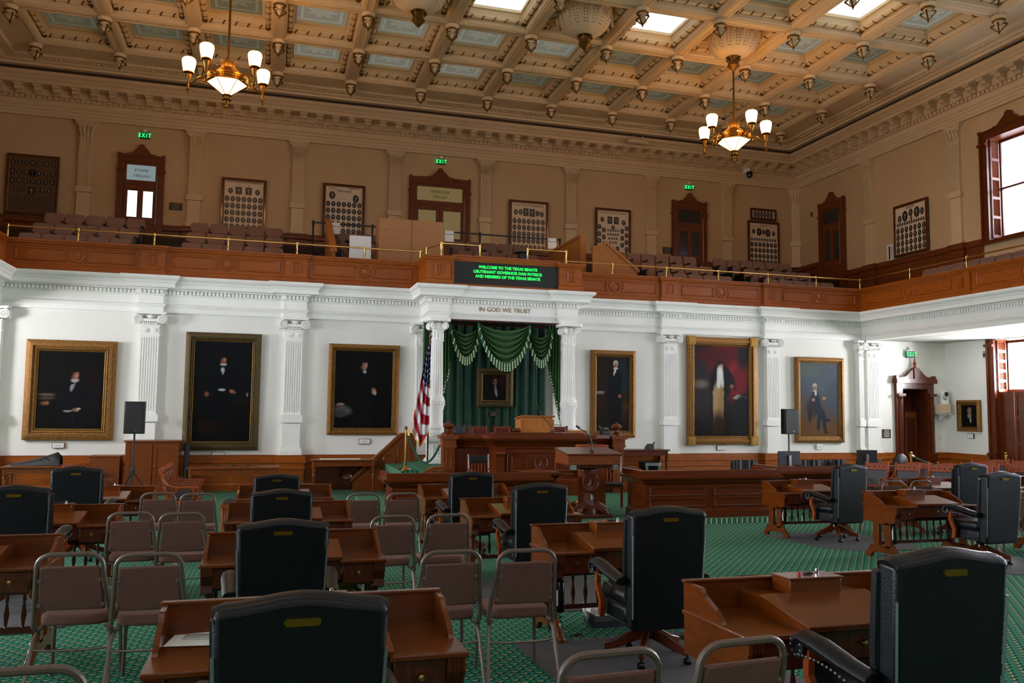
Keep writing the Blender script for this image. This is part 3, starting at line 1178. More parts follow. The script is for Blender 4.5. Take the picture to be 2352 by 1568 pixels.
def gallery_door(x, y, rz, hw, top, base, label, leaves, kinds, lettering=None, panel2='wood_door'):
    """local: x along the wall, front -y"""
    o = bpy.data.objects.new('door_%d' % DOOR_N[0], None)
    DOOR_N[0] += 1
    C.objects.link(o)
    o.location = (x, y, 0)
    o.rotation_euler = (0, 0, rz)
    struct(o, label)
    cas = MB()
    cw = .2 if leaves == 1 else .22
    for s in (-1, 1):
        a, b = sorted((s * hw, s * (hw - cw)))
        cas.box(a, b, -.10, .02, base, top)
        c, d = sorted((s * (hw - .03), s * (hw - .10)))
        cas.box(c, d, -.13, -.1, base, top)
        e, g = sorted((s * (hw + .03), s * (hw - cw)))
        cas.box(e, g, -.14, .02, top - .52, top - .45)
    cas.box(-hw, hw, -.10, .02, top - .22, top).box(-hw, hw, -.13, -.1, top - .05, top)
    cas.build('casing', 'wood_door', o)
    pd = MB()
    pediment(pd, hw, top, -.12, .0, hw / .75 if leaves == 1 else 1.1)
    pd.box(-.3, .3, -.14, -.02, top + .02, top + .05)
    pd.build('pediment', 'wood_door', o)
    iw = hw - cw
    tz = top - .22
    tb = tz - .62            # transom
    tr = MB().box(-iw, iw, -.06, 0, tz - .09, tz).box(-iw, iw, -.07, 0, tb - .14, tb).box(-iw, -iw + .08, -.06, 0, tb, tz).box(iw - .08, iw, -.06, 0, tb, tz)
    tr.build('transom_frame', 'wood_door', o)
    tp = B(-iw + .08, iw - .08, -.03, -.01, tb, tz - .09).build('transom_pane', kinds[0], o)
    if lettering:
        for k, s_ in enumerate(lettering):
            t = text('lettering', s_, .13 if leaves == 1 else .14, 'ink', tp, ext=.001, mirror=True)
            t.location = (0, -.033, (tb + tz - .09) / 2 + .085 - k * .19)
    dt = tb - .14
    for l in range(leaves):
        a = -iw + l * 2 * iw / leaves
        b = a + 2 * iw / leaves
        lf = B(a, b, -.03, .0, base, dt).build('door_leaf', 'wood_door', o)
        st = MB().box(a + .01, a + .14, -.055, -.03, base, dt).box(b - .14, b - .01, -.055, -.03, base, dt).box(a + .14, b - .14, -.055, -.03, dt - .22, dt).box(a + .14, b - .14, -.055, -.03, base, base + .25).box(a + .14, b - .14, -.055, -.03, base + .95, base + 1.15)
        if leaves == 1:
            m_ = (a + b) / 2
            st.box(m_ - .09, m_ + .09, -.055, -.03, base, dt)
        st.build('stiles', 'wood_door', lf)
        if leaves == 1:
            m_ = (a + b) / 2
            for (p, q) in ((a + .14, m_ - .09), (m_ + .09, b - .14)):
                B(p, q, -.045, -.03, base + 1.15, dt - .22).build('pane', kinds[1], lf)
        else:
            B(a + .14, b - .14, -.045, -.03, base + 1.15, dt - .22).build('pane', kinds[1 + l], lf)
        cl_ = MB().box(a + .2, a + .42, -.12, -.05, dt - .15, dt - .10).tube([(a + .3, -.09, dt - .1), (a + .32, -.05, dt + .06)], .012, 5)
        cl_.build('closer', 'bronze', lf)
        MB().lathe([(.0, -.10), (.03, -.09), (.03, -.07), (.012, -.06), (.012, -.05)], (b - .07 if l == 0 else a + .07, 0, base + 1.0), 8, 'y').build('knob', 'brass_old', lf)
    MB().tube([(iw - .02, -.13, base + .9), (iw - .02, -.13, tz - .4)], .012, 6).build('transom_rod', 'grey_metal', o)
    return o


gallery_door(-10.33, YU - .02, 0, .735, 10.55, 7.3, 'dark wood gallery door with bright glass panes and lettered transom at the left', 1, ('glow_pane_dim', 'glow_pane'), ('SENATE', 'GALLERY.'))
gallery_door(-.03, YU - .02, 0, 1.16, 10.68, 7.3, 'double wooden gallery door with amber glass above the rostrum', 2, ('glow_pane_warm', 'glow_pane_warm', 'glow_pane_warm'), ('REPORTERS', 'GALLERY'))
gallery_door(10.33, YU - .02, 0, .78, 10.63, 7.3, 'dark wood gallery door with unlit panes right of the rostrum', 1, ('dark_pane', 'dark_pane'))
gallery_door(XW - .02, 27.9, -PI / 2, .78, 10.52, 7.0, 'dark wood gallery door on the right side wall', 1, ('dark_pane', 'dark_pane'))
exit_sign(-10.28, YU - .06, 11.28, 0, 'green lit exit sign above the leftmost gallery door')
exit_sign(.0, YU - .06, 11.36, 0, 'green lit exit sign above the double gallery door')
exit_sign(10.34, YU - .06, 11.28, 0, 'green lit exit sign above the dim gallery door on the right')
plaque(-9.2, YU - .02, 8.92, .42, .25, 'bronze plaque right of the leftmost gallery door')
plaque(9.35, YU - .02, 8.6, .4, .26, 'bronze plaque left of the right gallery door')


def group_photo(x, y, rz, w, h, z0, label, rows, big, card='portrait_card', title=None, fr='wood_dark', skip=None):
    o = thing('group_portrait', label, 'framed picture', (x, y, z0), rz, 'framed group portraits in the gallery')
    fw_ = .075
    f = MB().box(-w / 2, w / 2, -.06, 0, 0, fw_).box(-w / 2, w / 2, -.06, 0, h - fw_, h).box(-w / 2, -w / 2 + fw_, -.06, 0, fw_, h - fw_).box(w / 2 - fw_, w / 2, -.06, 0, fw_, h - fw_)
    f.build('frame', fr, o, bevel=.012)
    g = MB()
    moulded_frame(g, [(-w / 2 + fw_, h - fw_), (-w / 2 + fw_, fw_), (w / 2 - fw_, fw_), (w / 2 - fw_, h - fw_)], .03, .012, -.05)
    g.build('gilt_liner', 'frame_gold', o)
    B(-w / 2 + fw_, w / 2 - fw_, -.03, -.005, fw_, h - fw_).build('card', card, o)
    dk, fc = MB(), MB()

    def oval(cx, cz, rx, rz_, square=False):
        n = 4 if square else 12
        a0 = PI / 4 if square else 0
        k = 1.35 if square else 1
        dk.add([(cx + rx * k * math.cos(a0 + 2 * PI * i / n), -.034, cz + rz_ * k * math.sin(a0 + 2 * PI * i / n)) for i in range(n)], [tuple(range(n))])
        dx = random.uniform(-.1, .1) * rx
        fc.add([(cx + dx + rx * .34 * math.cos(2 * PI * i / 8), -.036, cz + rz_ * .2 + rz_ * .34 * math.sin(2 * PI * i / 8)) for i in range(8)], [tuple(range(8))])
        fc.add([(cx - rx * .12, -.036, cz - rz_ * .6), (cx + rx * .12, -.036, cz - rz_ * .6), (cx + rx * .16, -.036, cz - rz_ * .2), (cx - rx * .16, -.036, cz - rz_ * .2)], [(0, 1, 2, 3)])
    for zf, n, rx, rz_, span in rows:
        for i in range(n):
            cx = 0 if n == 1 else (-.5 + i / (n - 1)) * span * w
            oval(cx, zf * h, rx * w, rz_ * w)
    for cx, zf, rx, rz_, sq in big:
        oval(cx * w, zf * h, rx * w, rz_ * w, sq)
    stuff(dk.build('portrait_ovals', 'portrait_dark', o))
    stuff(fc.build('portrait_faces', 'portrait_face', o))
    if title:
        for s_, sz, dx, dz in title:
            t = text('title_lettering', s_, sz, 'ink', o, ext=.001)
            t.location = (dx * w, -.036, dz * h)
    return o


G = [(z, 7, .052, .068, .74) for z in (.62, .495, .37, .245, .12)]
group_photo(-13.6, YU - .06, 0, 1.55, 2.0, 8.27, 'dark framed group portrait on brown card beside the far left pilaster',
            [(.86, 7, .05, .06, .76), (.70, 7, .05, .06, .76), (.555, 7, .05, .06, .76), (.27, 9, .035, .045, .78), (.19, 8, .035, .045, .7), (.12, 8, .03, .04, .72)],
            [(-.3, .41, .05, .06, 0), (-.18, .42, .05, .06, 0), (0, .40, .075, .09, 1), (.2, .42, .05, .06, 0), (.33, .41, .05, .06, 0), (0, .70, .07, .085, 1)], 'portrait_card_dark')
group_photo(-6.99, YU - .06, 0, 1.5, 1.95, 8.12, 'framed group portrait right of the leftmost gallery door', G,
            [(-.12, .775, .075, .09, 1), (.10, .775, .075, .09, 1), (-.3, .765, .055, .07, 0), (.3, .765, .055, .07, 0)], title=[('Senate Twenty Ninth Legislature', .085, 0, .93), ('19            05', .075, 0, .87)])
group_photo(-3.55, YU - .06, 0, 1.5, 1.95, 8.22, 'framed group portrait with two large ovals left of the double gallery door', G[:5],
            [(-.28, .78, .075, .10, 0), (.28, .74, .075, .10, 0)], title=[('Senate', .09, -.28, .92), ('Thirtieth', .15, 0, .87), ('Legislature', .085, .22, .93), ('1907', .05, 0, .72)])
group_photo(3.45, YU - .06, 0, 1.58, 2.0, 8.14, 'framed group portrait right of the double gallery door', [(.595, 7, .05, .068, .72), (.47, 7, .05, .068, .72), (.345, 7, .05, .068, .72), (.22, 7, .05, .068, .72), (.1, 8, .04, .05, .74)],
            [(-.075, .775, .072, .1, 1), (.085, .77, .072, .1, 1), (-.33, .765, .052, .07, 0), (-.21, .77, .052, .07, 0), (.22, .765, .052, .07, 0), (.33, .755, .052, .07, 0)],
            title=[('Senate Thirty First Legislature', .095, 0, .91)])
group_photo(6.95, YU - .06, 0, 1.52, 2.0, 8.11, 'framed group portrait with a curved fan of ovals near the right partition', [(.62, 2, .055, .07, .76), (.56, 2, .055, .07, .52), (.48, 2, .055, .07, .76), (.42, 2, .055, .07, .52), (.34, 2, .055, .07, .76), (.28, 2, .055, .07, .52), (.2, 4, .055, .07, .76), (.1, 5, .055, .07, .74), (.56, 5, .025, .035, .28), (.48, 5, .025, .035, .28), (.4, 4, .025, .035, .22), (.32, 3, .025, .035, .16)],
            [(-.09, .765, .07, .1, 1), (.09, .765, .07, .1, 1), (-.3, .77, .055, .07, 0), (.3, .73, .055, .07, 0), (0, .62, .05, .065, 0)], title=[('Thirty-Second · Senate · Legislature', .075, 0, .91)])
group_photo(13.76, YU - .06, 0, 1.5, 1.95, 8.16, 'framed group portrait below a small framed strip of six ovals', [(.60, 10, .03, .042, .74), (.49, 7, .05, .068, .74), (.365, 7, .05, .068, .74), (.24, 7, .05, .068, .74), (.12, 7, .05, .068, .74)],
            [(-.14, .765, .08, .11, 0), (.14, .755, .08, .11, 0), (-.32, .77, .05, .07, 0), (0, .77, .05, .07, 0), (.32, .75, .05, .07, 0)], title=[('SENATE', .11, 0, .90), ('Thirty-third', .05, -.28, .88), ('Legislature', .05, .28, .88), ('1913', .06, 0, .665)])
group_photo(13.76, YU - .06, 0, 1.24, .5, 10.15, 'small framed strip of six oval portraits above a larger frame', [(.5, 6, .055, .13, .62)], [])
group_photo(XW - .06, 23.65, -PI / 2, 1.6, 1.85, 7.65, 'framed group portrait on the right gallery wall', [(.62, 12, .028, .042, .76), (.5, 7, .05, .07, .76), (.375, 7, .05, .07, .76), (.25, 7, .05, .07, .76), (.125, 7, .05, .07, .76)],
            [(-.16, .76, .085, .12, 0), (.19, .78, .085, .12, 0), (-.32, .73, .055, .08, 0), (.01, .80, .06, .085, 0), (.34, .77, .055, .08, 0), (.02, .69, .03, .045, 0)], title=[('SENATE', .11, 0, .91)])
th = thing('wall_notice', 'white notice with a black bar left of the right wall group portrait', 'notice', (XW - .03, 24.72, 7.6), -PI / 2)
B(-.14, .14, -.03, 0, 0, .6).build('board', 'white_plastic', th)
B(-.06, .01, -.036, -.03, .05, .55).build('black_bar', 'black_plastic', th)
rl_ = MB()
for k in range(12):
    rl_.box(.055, .085, -.034, -.03, .06 + .04 * k, .085 + .04 * k)
stuff(rl_.build('red_print', 'red_plastic', th))
for lx, ly, lz, rz, lb in ((XW - .02, 29.2, 10.3, -PI / 2, 'small grey sensor box high on the right gallery wall'), (XW - .02, 20.75, 4.0, -PI / 2, 'small grey sensor box under the right gallery')):
    o = thing('wall_sensor', lb, 'sensor', (lx, ly, lz), rz)
    B(-.06, .06, -.05, 0, -.1, .1).build('box', 'grey_metal', o, bevel=.01)
    B(-.035, .035, -.06, -.05, -.06, .02).build('lens', 'black_plastic', o)

# ================================================================ gallery seating
def seat_proto(name, facing_back=True):
    o = thing(name, 'x', 'seat')
    W = .545
    bk = MB()
    n = 10
    pts = []
    hw, zb, zt, r = W / 2 - .015, .34, .87, .07
    for k in range(6):
        a = PI / 2 * k / 5
        pts.append((hw - r + r * math.cos(a), zt - r + r * math.sin(a)))
    for k in range(6):
        a = PI / 2 + PI / 2 * k / 5
        pts.append((-hw + r + r * math.cos(a), zt - r + r * math.sin(a)))
    pts += [(-hw, zb), (hw, zb)]
    bk.prism(pts, 'y', .12, .22)
    for i, (x, y, z) in enumerate(bk.v):
        bk.v[i] = (x, y + (z - .34) * .28, z)
    bk.build('backrest', 'gallery_fabric', o, bevel=.02)
    B(-hw + .07, hw - .07, .08, .16, .30, .62).xf(Matrix.Rotation(-.12, 4, 'X')).build('seat_cushion', 'gallery_fabric', o, bevel=.03)
    return o


arm_p = MB().box(-.03, .03, -.16, .2, .0, .52)
arm_t = MB().box(-.04, .04, -.22, .18, .52, .565)
sp = seat_proto('gallery_seat')
armo = thing('a', 'x', 'x')
arm_side = arm_p.build('arm_stand', 'seat_metal', armo)
arm_top = arm_t.build('armrest', 'wood_dark', armo, bevel=.012)
used_s = [False]


def seat_row(x0, n, y, z, block, row, W=.55, rz=0, axis='x', gap=()):
    for i in range(n):
        if i in gap:
            continue
        q = dup(sp)
        px = x0 + (i + .5) * W
        loc = (px, y, z) if axis == 'x' else (y, px, z)
        place(q, loc, rz)
        q['group'] = 'upholstered gallery seats'
        q['category'] = 'seat'
        q['label'] = 'brown gallery seat, %s from the left in the %s' % (ORD[i if axis == 'x' else n - 1 - i], row + ' ' + block)
        ends = [-1] if i < n - 1 else [-1, 1]
        for s in ends:
            for pr in (arm_side, arm_top):
                c = pr.copy()
                C.objects.link(c)
                c.parent = q
                c.location = (s * (W / 2 - .042), 0, 0)


rowsY = ((24.18, 5.75, 'front row'), (25.45, 6.29, 'middle row'), (26.62, 6.83, 'back row'))
for (y, z, rn) in rowsY:
    seat_row(-12.4, 5, y, z, 'of the leftmost block', rn)
    seat_row(-8.4, 5, y, z, 'beside the slanted partition', rn)
    k = 6 if rn == 'back row' else 5
    seat_row(8.78 - k * .55, k, y, z, 'right of the gabled screen', rn)
    seat_row(12.75 - k * .55, k, y, z, 'of the rightmost block', rn)
    seat_row(-.35, 5, y, z, 'before the double door', rn)
    seat_row(-4.0, 4, y, z, 'behind the cardboard boxes', rn)
seat_row(17.4, 7, 13.30, 5.74, 'of the right side gallery', 'only row', rz=-PI / 2, axis='y')
for q in list(sp.children) + [sp, arm_side, arm_top, armo]:
    bpy.data.objects.remove(q)

# ---- things standing in the gallery
def carton(x0, x1, y0, y1, z0, z1, label):
    o = thing('cardboard_box', label, 'box', ((x0 + x1) / 2, (y0 + y1) / 2, z0), 0, 'cardboard boxes in the gallery')
    hx_, hy_ = (x1 - x0) / 2, (y1 - y0) / 2
    B(-hx_, hx_, -hy_, hy_, 0, z1 - z0 - .012).build('body', 'cardboard', o, bevel=.006, seg=1)
    MB().box(-hx_, hx_, -hy_, -.004, z1 - z0 - .014, z1 - z0).box(-hx_, hx_, .004, hy_, z1 - z0 - .014, z1 - z0).build('flaps', 'cardboard', o)


zf = 5.70
for (x0, x1), cn in (((-3.12, -2.2), 'left'), ((-2.19, -1.27), 'right')):
    for k, (z0, z1, rn) in enumerate(((5.62, 6.53, 'bottom'), (6.53, 7.12, 'middle'), (7.12, 7.44, 'top'))):
        carton(x0, x1, 23.2, 23.9, z0, z1, '%s carton of the %s stack behind the gallery rail' % (rn, cn))
for x0, x1, k in ((.55, 1.3, 'left'), (1.4, 2.05, 'right')):
    carton(x0, x1, 22.6, 23.1, 5.62, 6.42, '%s open carton behind the message board' % k)
o = thing('white_board', 'white rectangular panel left of the stacked cartons', 'panel', (-3.62, 23.3, 5.62))
B(-.3, .3, -.02, .02, 0, 1.28).build('sheet', 'white_plastic', o)
B(-.3, .3, .02, .06, .2, .24).build('batten', 'wood_light', o)

# partitions
o = thing('partition', 'slanted wooden partition end left of the cartons', 'partition', (-4.35, 23.2, 5.6))
MB().prism([(0, 0), (3.2, 0), (3.2, 2.25), (2.8, 2.25), (.0, .80)], 'x', -.05, .05).build('panel', 'wood_light', o)
MB().prism([(-.05, .78), (2.8, 2.24), (2.8, 2.32), (-.05, .86)], 'x', -.09, .09).build('capping', 'wood_light', o)
B(-.09, .09, 2.8, 3.25, 2.24, 2.32).build('flat_capping', 'wood_light', o)
o = thing('partition', 'tall wooden partition end right of the message board', 'partition', (3.05, 23.4, 5.6))
B(-.06, .06, 0, 3.0, 0, 1.75).build('panel', 'wood_light', o)
MB().box(-.1, .1, -.03, 3.0, 1.75, 1.84).build('capping', 'wood_light', o)
B(-.09, .09, -.04, .12, 0, 1.75).build('end_post', 'wood_light', o)
o = thing('partition', 'gabled wooden screen panel sloping down beside the gallery seats', 'partition', (3.2, 23.0, 5.6))
MB().prism([(0, 0), (1.45, 0), (1.45, .75), (.42, 1.5), (0, 1.3)], 'y', -.04, .04).build('panel', 'wood_light', o)
MB().prism([(1.5, .68), (1.5, .78), (.42, 1.58), (-.02, 1.37), (-.02, 1.29), (.42, 1.49)], 'y', -.08, .08).build('capping', 'wood_light', o)

# retractable belt barrier
def belt_post(x, y, z, label):
    o = thing('belt_stanchion', label, 'stanchion', (x, y, z), 0, 'black belt stanchions in the gallery')
    MB().lathe([(.17, 0), (.17, .02), (.05, .05), (.03, .06)], n=14).build('base', 'black_plastic', o)
    MB().lathe([(.03, .06), (.03, .94)], n=10).build('post', 'black_plastic', o, smooth=True)
    MB().lathe([(.04, .94), (.045, .96), (.045, 1.05), (.03, 1.08), (0, 1.085)], n=10).build('head', 'black_plastic', o, smooth=True)


bx = [(-4.78, 26.33, 6.24, 'black belt stanchion left of the slanted partition'), (-2.95, 26.3, 6.24, 'black belt stanchion just behind the cartons'), (.56, 26.3, 6.24, 'black belt stanchion behind the message board'), (3.35, 26.33, 6.24, 'black belt stanchion by the tall partition')]
zb_ = []
for x, y, z, l in bx:
    belt_post(x, y, 6.83, l)
for (a, b, l) in ((0, 1, 'left'), (1, 2, 'middle'), (2, 3, 'right')):
    o = thing('barrier_belt', '%s stretch of black barrier belt across the gallery' % l, 'belt', (bx[a][0], 26.3, 7.82))
    L = bx[b][0] - bx[a][0] - .09
    MB().box(.045, .045 + L, -.004, .004, 0, .05).build('webbing', 'black_plastic', o)
    B(.045 + L - .03, .045 + L, -.012, .012, -.005, .055).build('end_clip', 'black_gloss', o)
for x, l in ((-4.12, 'left'), (-.48, 'middle'), (3.05, 'right')):
    o = thing('paper_notice', 'white paper notice hanging on the %s barrier belt' % l, 'notice', (x, 26.26, 7.52))
    B(-.15, .15, -.003, .0, 0, .36).build('sheet', 'paper', o)
    B(-.15, .15, -.0045, -.003, .23, .245).build('rule', 'ink', o)
for x, y, z, l in ((1.3, 23.85, 6.54, 'black top hat shaped lamp housing behind the message board'), (-3.75, 23.85, 6.54, 'black top hat shaped lamp housing left of the cartons')):
    o = thing('lamp_housing', l, 'lamp', (x, y, z))
    MB().lathe([(.16, .0), (.16, .26), (.25, .28), (.25, .31), (.15, .32), (.0, .32)], n=18).build('housing', 'black_plastic', o, smooth=True)
    MB().lathe([(.08, -.92), (.08, -.9), (.02, -.88), (.02, .0)], n=10).build('stand', 'black_plastic', o, smooth=True)

# dome camera and beam box under the upper cornice
o = thing('dome_camera', 'black dome camera under the cornice by the right chandelier', 'camera', (12.9, YU - .45, 12.0))
B(-.1, .1, .1, .45, .05, .25).build('mount', 'white_plastic', o)
MB().lathe([(.12, .05), (.13, -.05), (.1, -.17), (0, -.22)], n=14).build('dome', 'black_gloss', o, smooth=True)
o = thing('ceiling_unit', 'cream elongated fitting fixed on the back cornice', 'fitting', (7.6, YU - 1.02, 12.62))
MB().lathe([(.09, -.42), (.1, -.4), (.1, .4), (.09, .42)], n=12, axis='x').build('body', 'cream_paint', o, smooth=True)
MB().box(-.2, -.17, -.02, .02, .08, .22).box(.17, .2, -.02, .02, .08, .22).build('hangers', 'cream_paint', o)
# ================================================================ ceiling bowls and chandeliers
def bowl(i, label):
    x, y = (i - 5) * PX, CY0 - 2.5 * PY
    o = thing('ceiling_bowl', label, 'ceiling lamp', (x, y, CZ), 0, 'pierced plaster ceiling bowls')
    prof = [(.70, .45), (.74, .36), (.80, .33), (.80, .22), (.77, .16), (.74, .02), (.66, -.14), (.52, -.27), (.34, -.36), (.2, -.40)]
    MB().lathe(prof, n=40).build('shell', 'ceiling_paint', o, smooth=True)
    arches = MB()
    for k in range(16):
        a0 = 2 * PI * k / 16
        pts = []
        for t in range(9):
            u = t / 8
            a = a0 + (u - .5) * 2 * PI / 16
            z = .03 + .2 * math.sin(PI * u)**.7
            r_ = .765 + .03 * (z / .3)
            pts.append((r_ * math.cos(a), r_ * math.sin(a), z))
        arches.tube(pts, .022, 5)
        a = a0 + PI / 16
        arches.lathe([(0, -.14), (.02, -.1), (.035, -.05), (.02, .0), (.03, .04)], (.8 * math.cos(a), .8 * math.sin(a), .02), 6)
    arches.build('arch_tracery', 'ceiling_paint', o, smooth=True)
    holes = MB()
    for row, (r_, z) in enumerate(((.776, .13), (.752, .06), (.728, -.02), (.69, -.085), (.645, -.16), (.575, -.225))):
        n = 48
        for k in range(n):
            if k % 3 == 2:
                continue
            a = 2 * PI * k / n
            nx, ny, nz = math.cos(a), math.sin(a), -.5
            c = Vector((r_ * nx, r_ * ny, z)) + Vector((nx, ny, nz)).normalized() * .006
            tx = Vector((-ny, nx, 0))
            tz = Vector((nx, ny, nz)).normalized().cross(tx)
            s = .016
            holes.add([c + tx * s * math.cos(q * PI / 3) + tz * s * math.sin(q * PI / 3) for q in range(6)], [tuple(range(6))])
    stuff(holes.build('perforations', 'ceiling_dark', o))
    cap = MB().lathe([(.2, -.38), (.22, -.42), (.15, -.45), (.12, -.52), (.13, -.58), (.17, -.60), (.18, -.66), (.10, -.74), (.05, -.80), (.0, -.84)], n=16)
    for k in range(6):
        a = k * PI / 3
        cap.tube([(.15 * math.cos(a), .15 * math.sin(a), -.52), (.2 * math.cos(a), .2 * math.sin(a), -.46), (.25 * math.cos(a), .25 * math.sin(a), -.42)], [.02, .03, .01], 5)
    cap.build('boss', 'gilt', o, smooth=True)
    return o


for i, l in ((2, 'pierced cream ceiling bowl holding the left chandelier'), (4, 'pierced cream ceiling bowl cut by the top edge, left of centre'), (6, 'pierced cream ceiling bowl near the top centre'), (8, 'pierced cream ceiling bowl holding the right chandelier')):
    bowl(i, l)


def chandelier(x, y, rot, label):
    o = thing('chandelier', label, 'chandelier', (x, y, 9.9), rot)
    top = CZ - .8 - 9.9
    MB().tube([(0, 0, .85), (0, 0, top)], .03, 8).build('rod', 'bronze', o, smooth=True)
    MB().lathe([(.03, .92), (.09, .9), (.15, .84), (.17, .77), (.16, .7), (.09, .64), (.06, .60), (.085, .57), (.05, .54), (.03, .5), (.03, .30)], n=16).build('urn', 'gilt_bright', o, smooth=True)
    MB().lathe([(.47, .30), (.50, .31), (.50, .34), (.485, .35), (.485, .42), (.50, .43), (.50, .46), (.47, .46)], n=36).build('ring', 'bronze', o, smooth=True)
    fil = MB()
    for k in range(48):
        a = 2 * PI * k / 48
        fil.lathe([(0, .355), (.018, .37), (.018, .40), (0, .415)], (.49 * math.cos(a), .49 * math.sin(a), 0), 5)
    stuff(fil.build('ring_beading', 'gilt_bright', o))
    n = 6
    for k in range(n):
        a0, a1 = 2 * PI * k / n, 2 * PI * (k + 1) / n
        MB().add([(.49 * math.cos(a0), .49 * math.sin(a0), .31), (.49 * math.cos(a1), .49 * math.sin(a1), .31), (.07 * math.cos(a1), .07 * math.sin(a1), 0), (.07 * math.cos(a0), .07 * math.sin(a0), 0)], [(0, 1, 2, 3)]).build('bowl_panel', 'lamp_bowl', o)
        MB().tube([(.495 * math.cos(a0), .495 * math.sin(a0), .31), (.07 * math.cos(a0), .07 * math.sin(a0), -.005)], .011, 5).build('bowl_rib', 'bronze', o)
    MB().lathe([(.10, .02), (.12, 0), (.07, -.03), (.06, -.08), (.12, -.12), (.07, -.15), (.05, -.22), (.03, -.26), (.04, -.29), (.015, -.33), (0, -.37)], n=12).build('finial', 'bronze', o, smooth=True)
    for k in range(5):
        a = 2 * PI * k / 5
        ca, sa = math.cos(a), math.sin(a)

        def P(r_, z):
            return (r_ * ca, r_ * sa, z)
        st = MB()
        for q in range(7):
            t = q / 6
            c = P(.12 + .35 * t, .74 - .29 * t)
            st.lathe([(0, -.035), (.03, -.02), (.035, .01), (0, .035)], c, 6)
        st.tube([P(.12, .74), P(.47, .45)], .014, 5)
        st.tube([P(.15, .78), P(.22, .84), P(.28, .82), P(.27, .77)], .014, 5)
        st.build('garland_strut', 'gilt_bright', o, smooth=True)
        arm = MB()
        arm.tube([P(.5, .38), P(.56, .44), P(.64, .46), P(.72, .42), P(.78, .34), P(.86, .28), P(.95, .27)], .018, 6)
        arm.tube([P(.60 + .07 * (1 - q / 12) * math.cos(q * .7), .36 + .07 * (1 - q / 12) * math.sin(q * .7)) for q in range(12)], .014, 5)
        arm.tube([P(.52, .3), P(.6, .27), P(.7, .30), P(.8, .3)], .012, 5)
        arm.lathe([(.0, -.02), (.02, .0), (.03, .03), (.015, .06), (.05, .11), (.055, .13), (.02, .15), (.03, .22), (.035, .28), (.02, .30), (.045, .36), (.07, .50)], P(.95, 0), 10)
        ao = arm.build('arm', 'bronze', o, smooth=True)
        MB().lathe([(.11, .52), (.125, .53), (.13, .55), (.115, .56)], P(.95, 0), 16).build('gallery_ring', 'bronze', ao, smooth=True)
        MB().lathe([(.10, .54), (.125, .58), (.15, .70), (.168, .82), (.16, .88), (.13, .91)], P(.95, 0), 20).build('shade', 'lamp_shade', ao, smooth=True)
        MB().lathe([(.0, .53), (.10, .535), (.10, .54)], P(.95, 0), 14).build('shade_floor', 'lamp_bowl', ao)
    return o


chandelier(-7.2, 21.65, R(-118), 'lit brass chandelier with white glass shades on the left')
chandelier(7.2, 21.65, R(-131 - 31), 'lit brass chandelier with white glass shades on the right')

# ================================================================ paintings
def paint(me, w, h, bgc, strokes):
    """colour a grid mesh: strokes are soft ellipses (cx, cz, rx, rz, colour, softness, rotation)"""
    a = me.color_attributes.new('paint', 'FLOAT_COLOR', 'POINT')
    rnd = random.Random(int(w * 1000))
    cols = [(lin(s[4]), s) for s in strokes]
    top, bot = lin(bgc[0]), lin(bgc[1])
    for i, v in enumerate(me.vertices):
        x, z = v.co.x / w, v.co.z / h
        t = z
        c = [top[k] * t + bot[k] * (1 - t) for k in range(3)]
        for col, s in cols:
            cx, cz, rx, rz_ = s[:4]
            soft = s[5] if len(s) > 5 else .25
            rot = s[6] if len(s) > 6 else 0
            dx, dz = (x - cx) * w, (z - cz) * h
            if rot:
                dx, dz = dx * math.cos(rot) + dz * math.sin(rot), -dx * math.sin(rot) + dz * math.cos(rot)
            d = math.sqrt((dx / (rx * w))**2 + (dz / (rz_ * w))**2)
            al = max(0, min(1, (1 + soft - d) / (2 * soft)))
            al = al * al * (3 - 2 * al)
            c = [c[k] * (1 - al) + col[k] * al for k in range(3)]
        n = 1 + rnd.uniform(-.06, .06)
        a.data[i].color = (c[0] * n, c[1] * n, c[2] * n, 1)


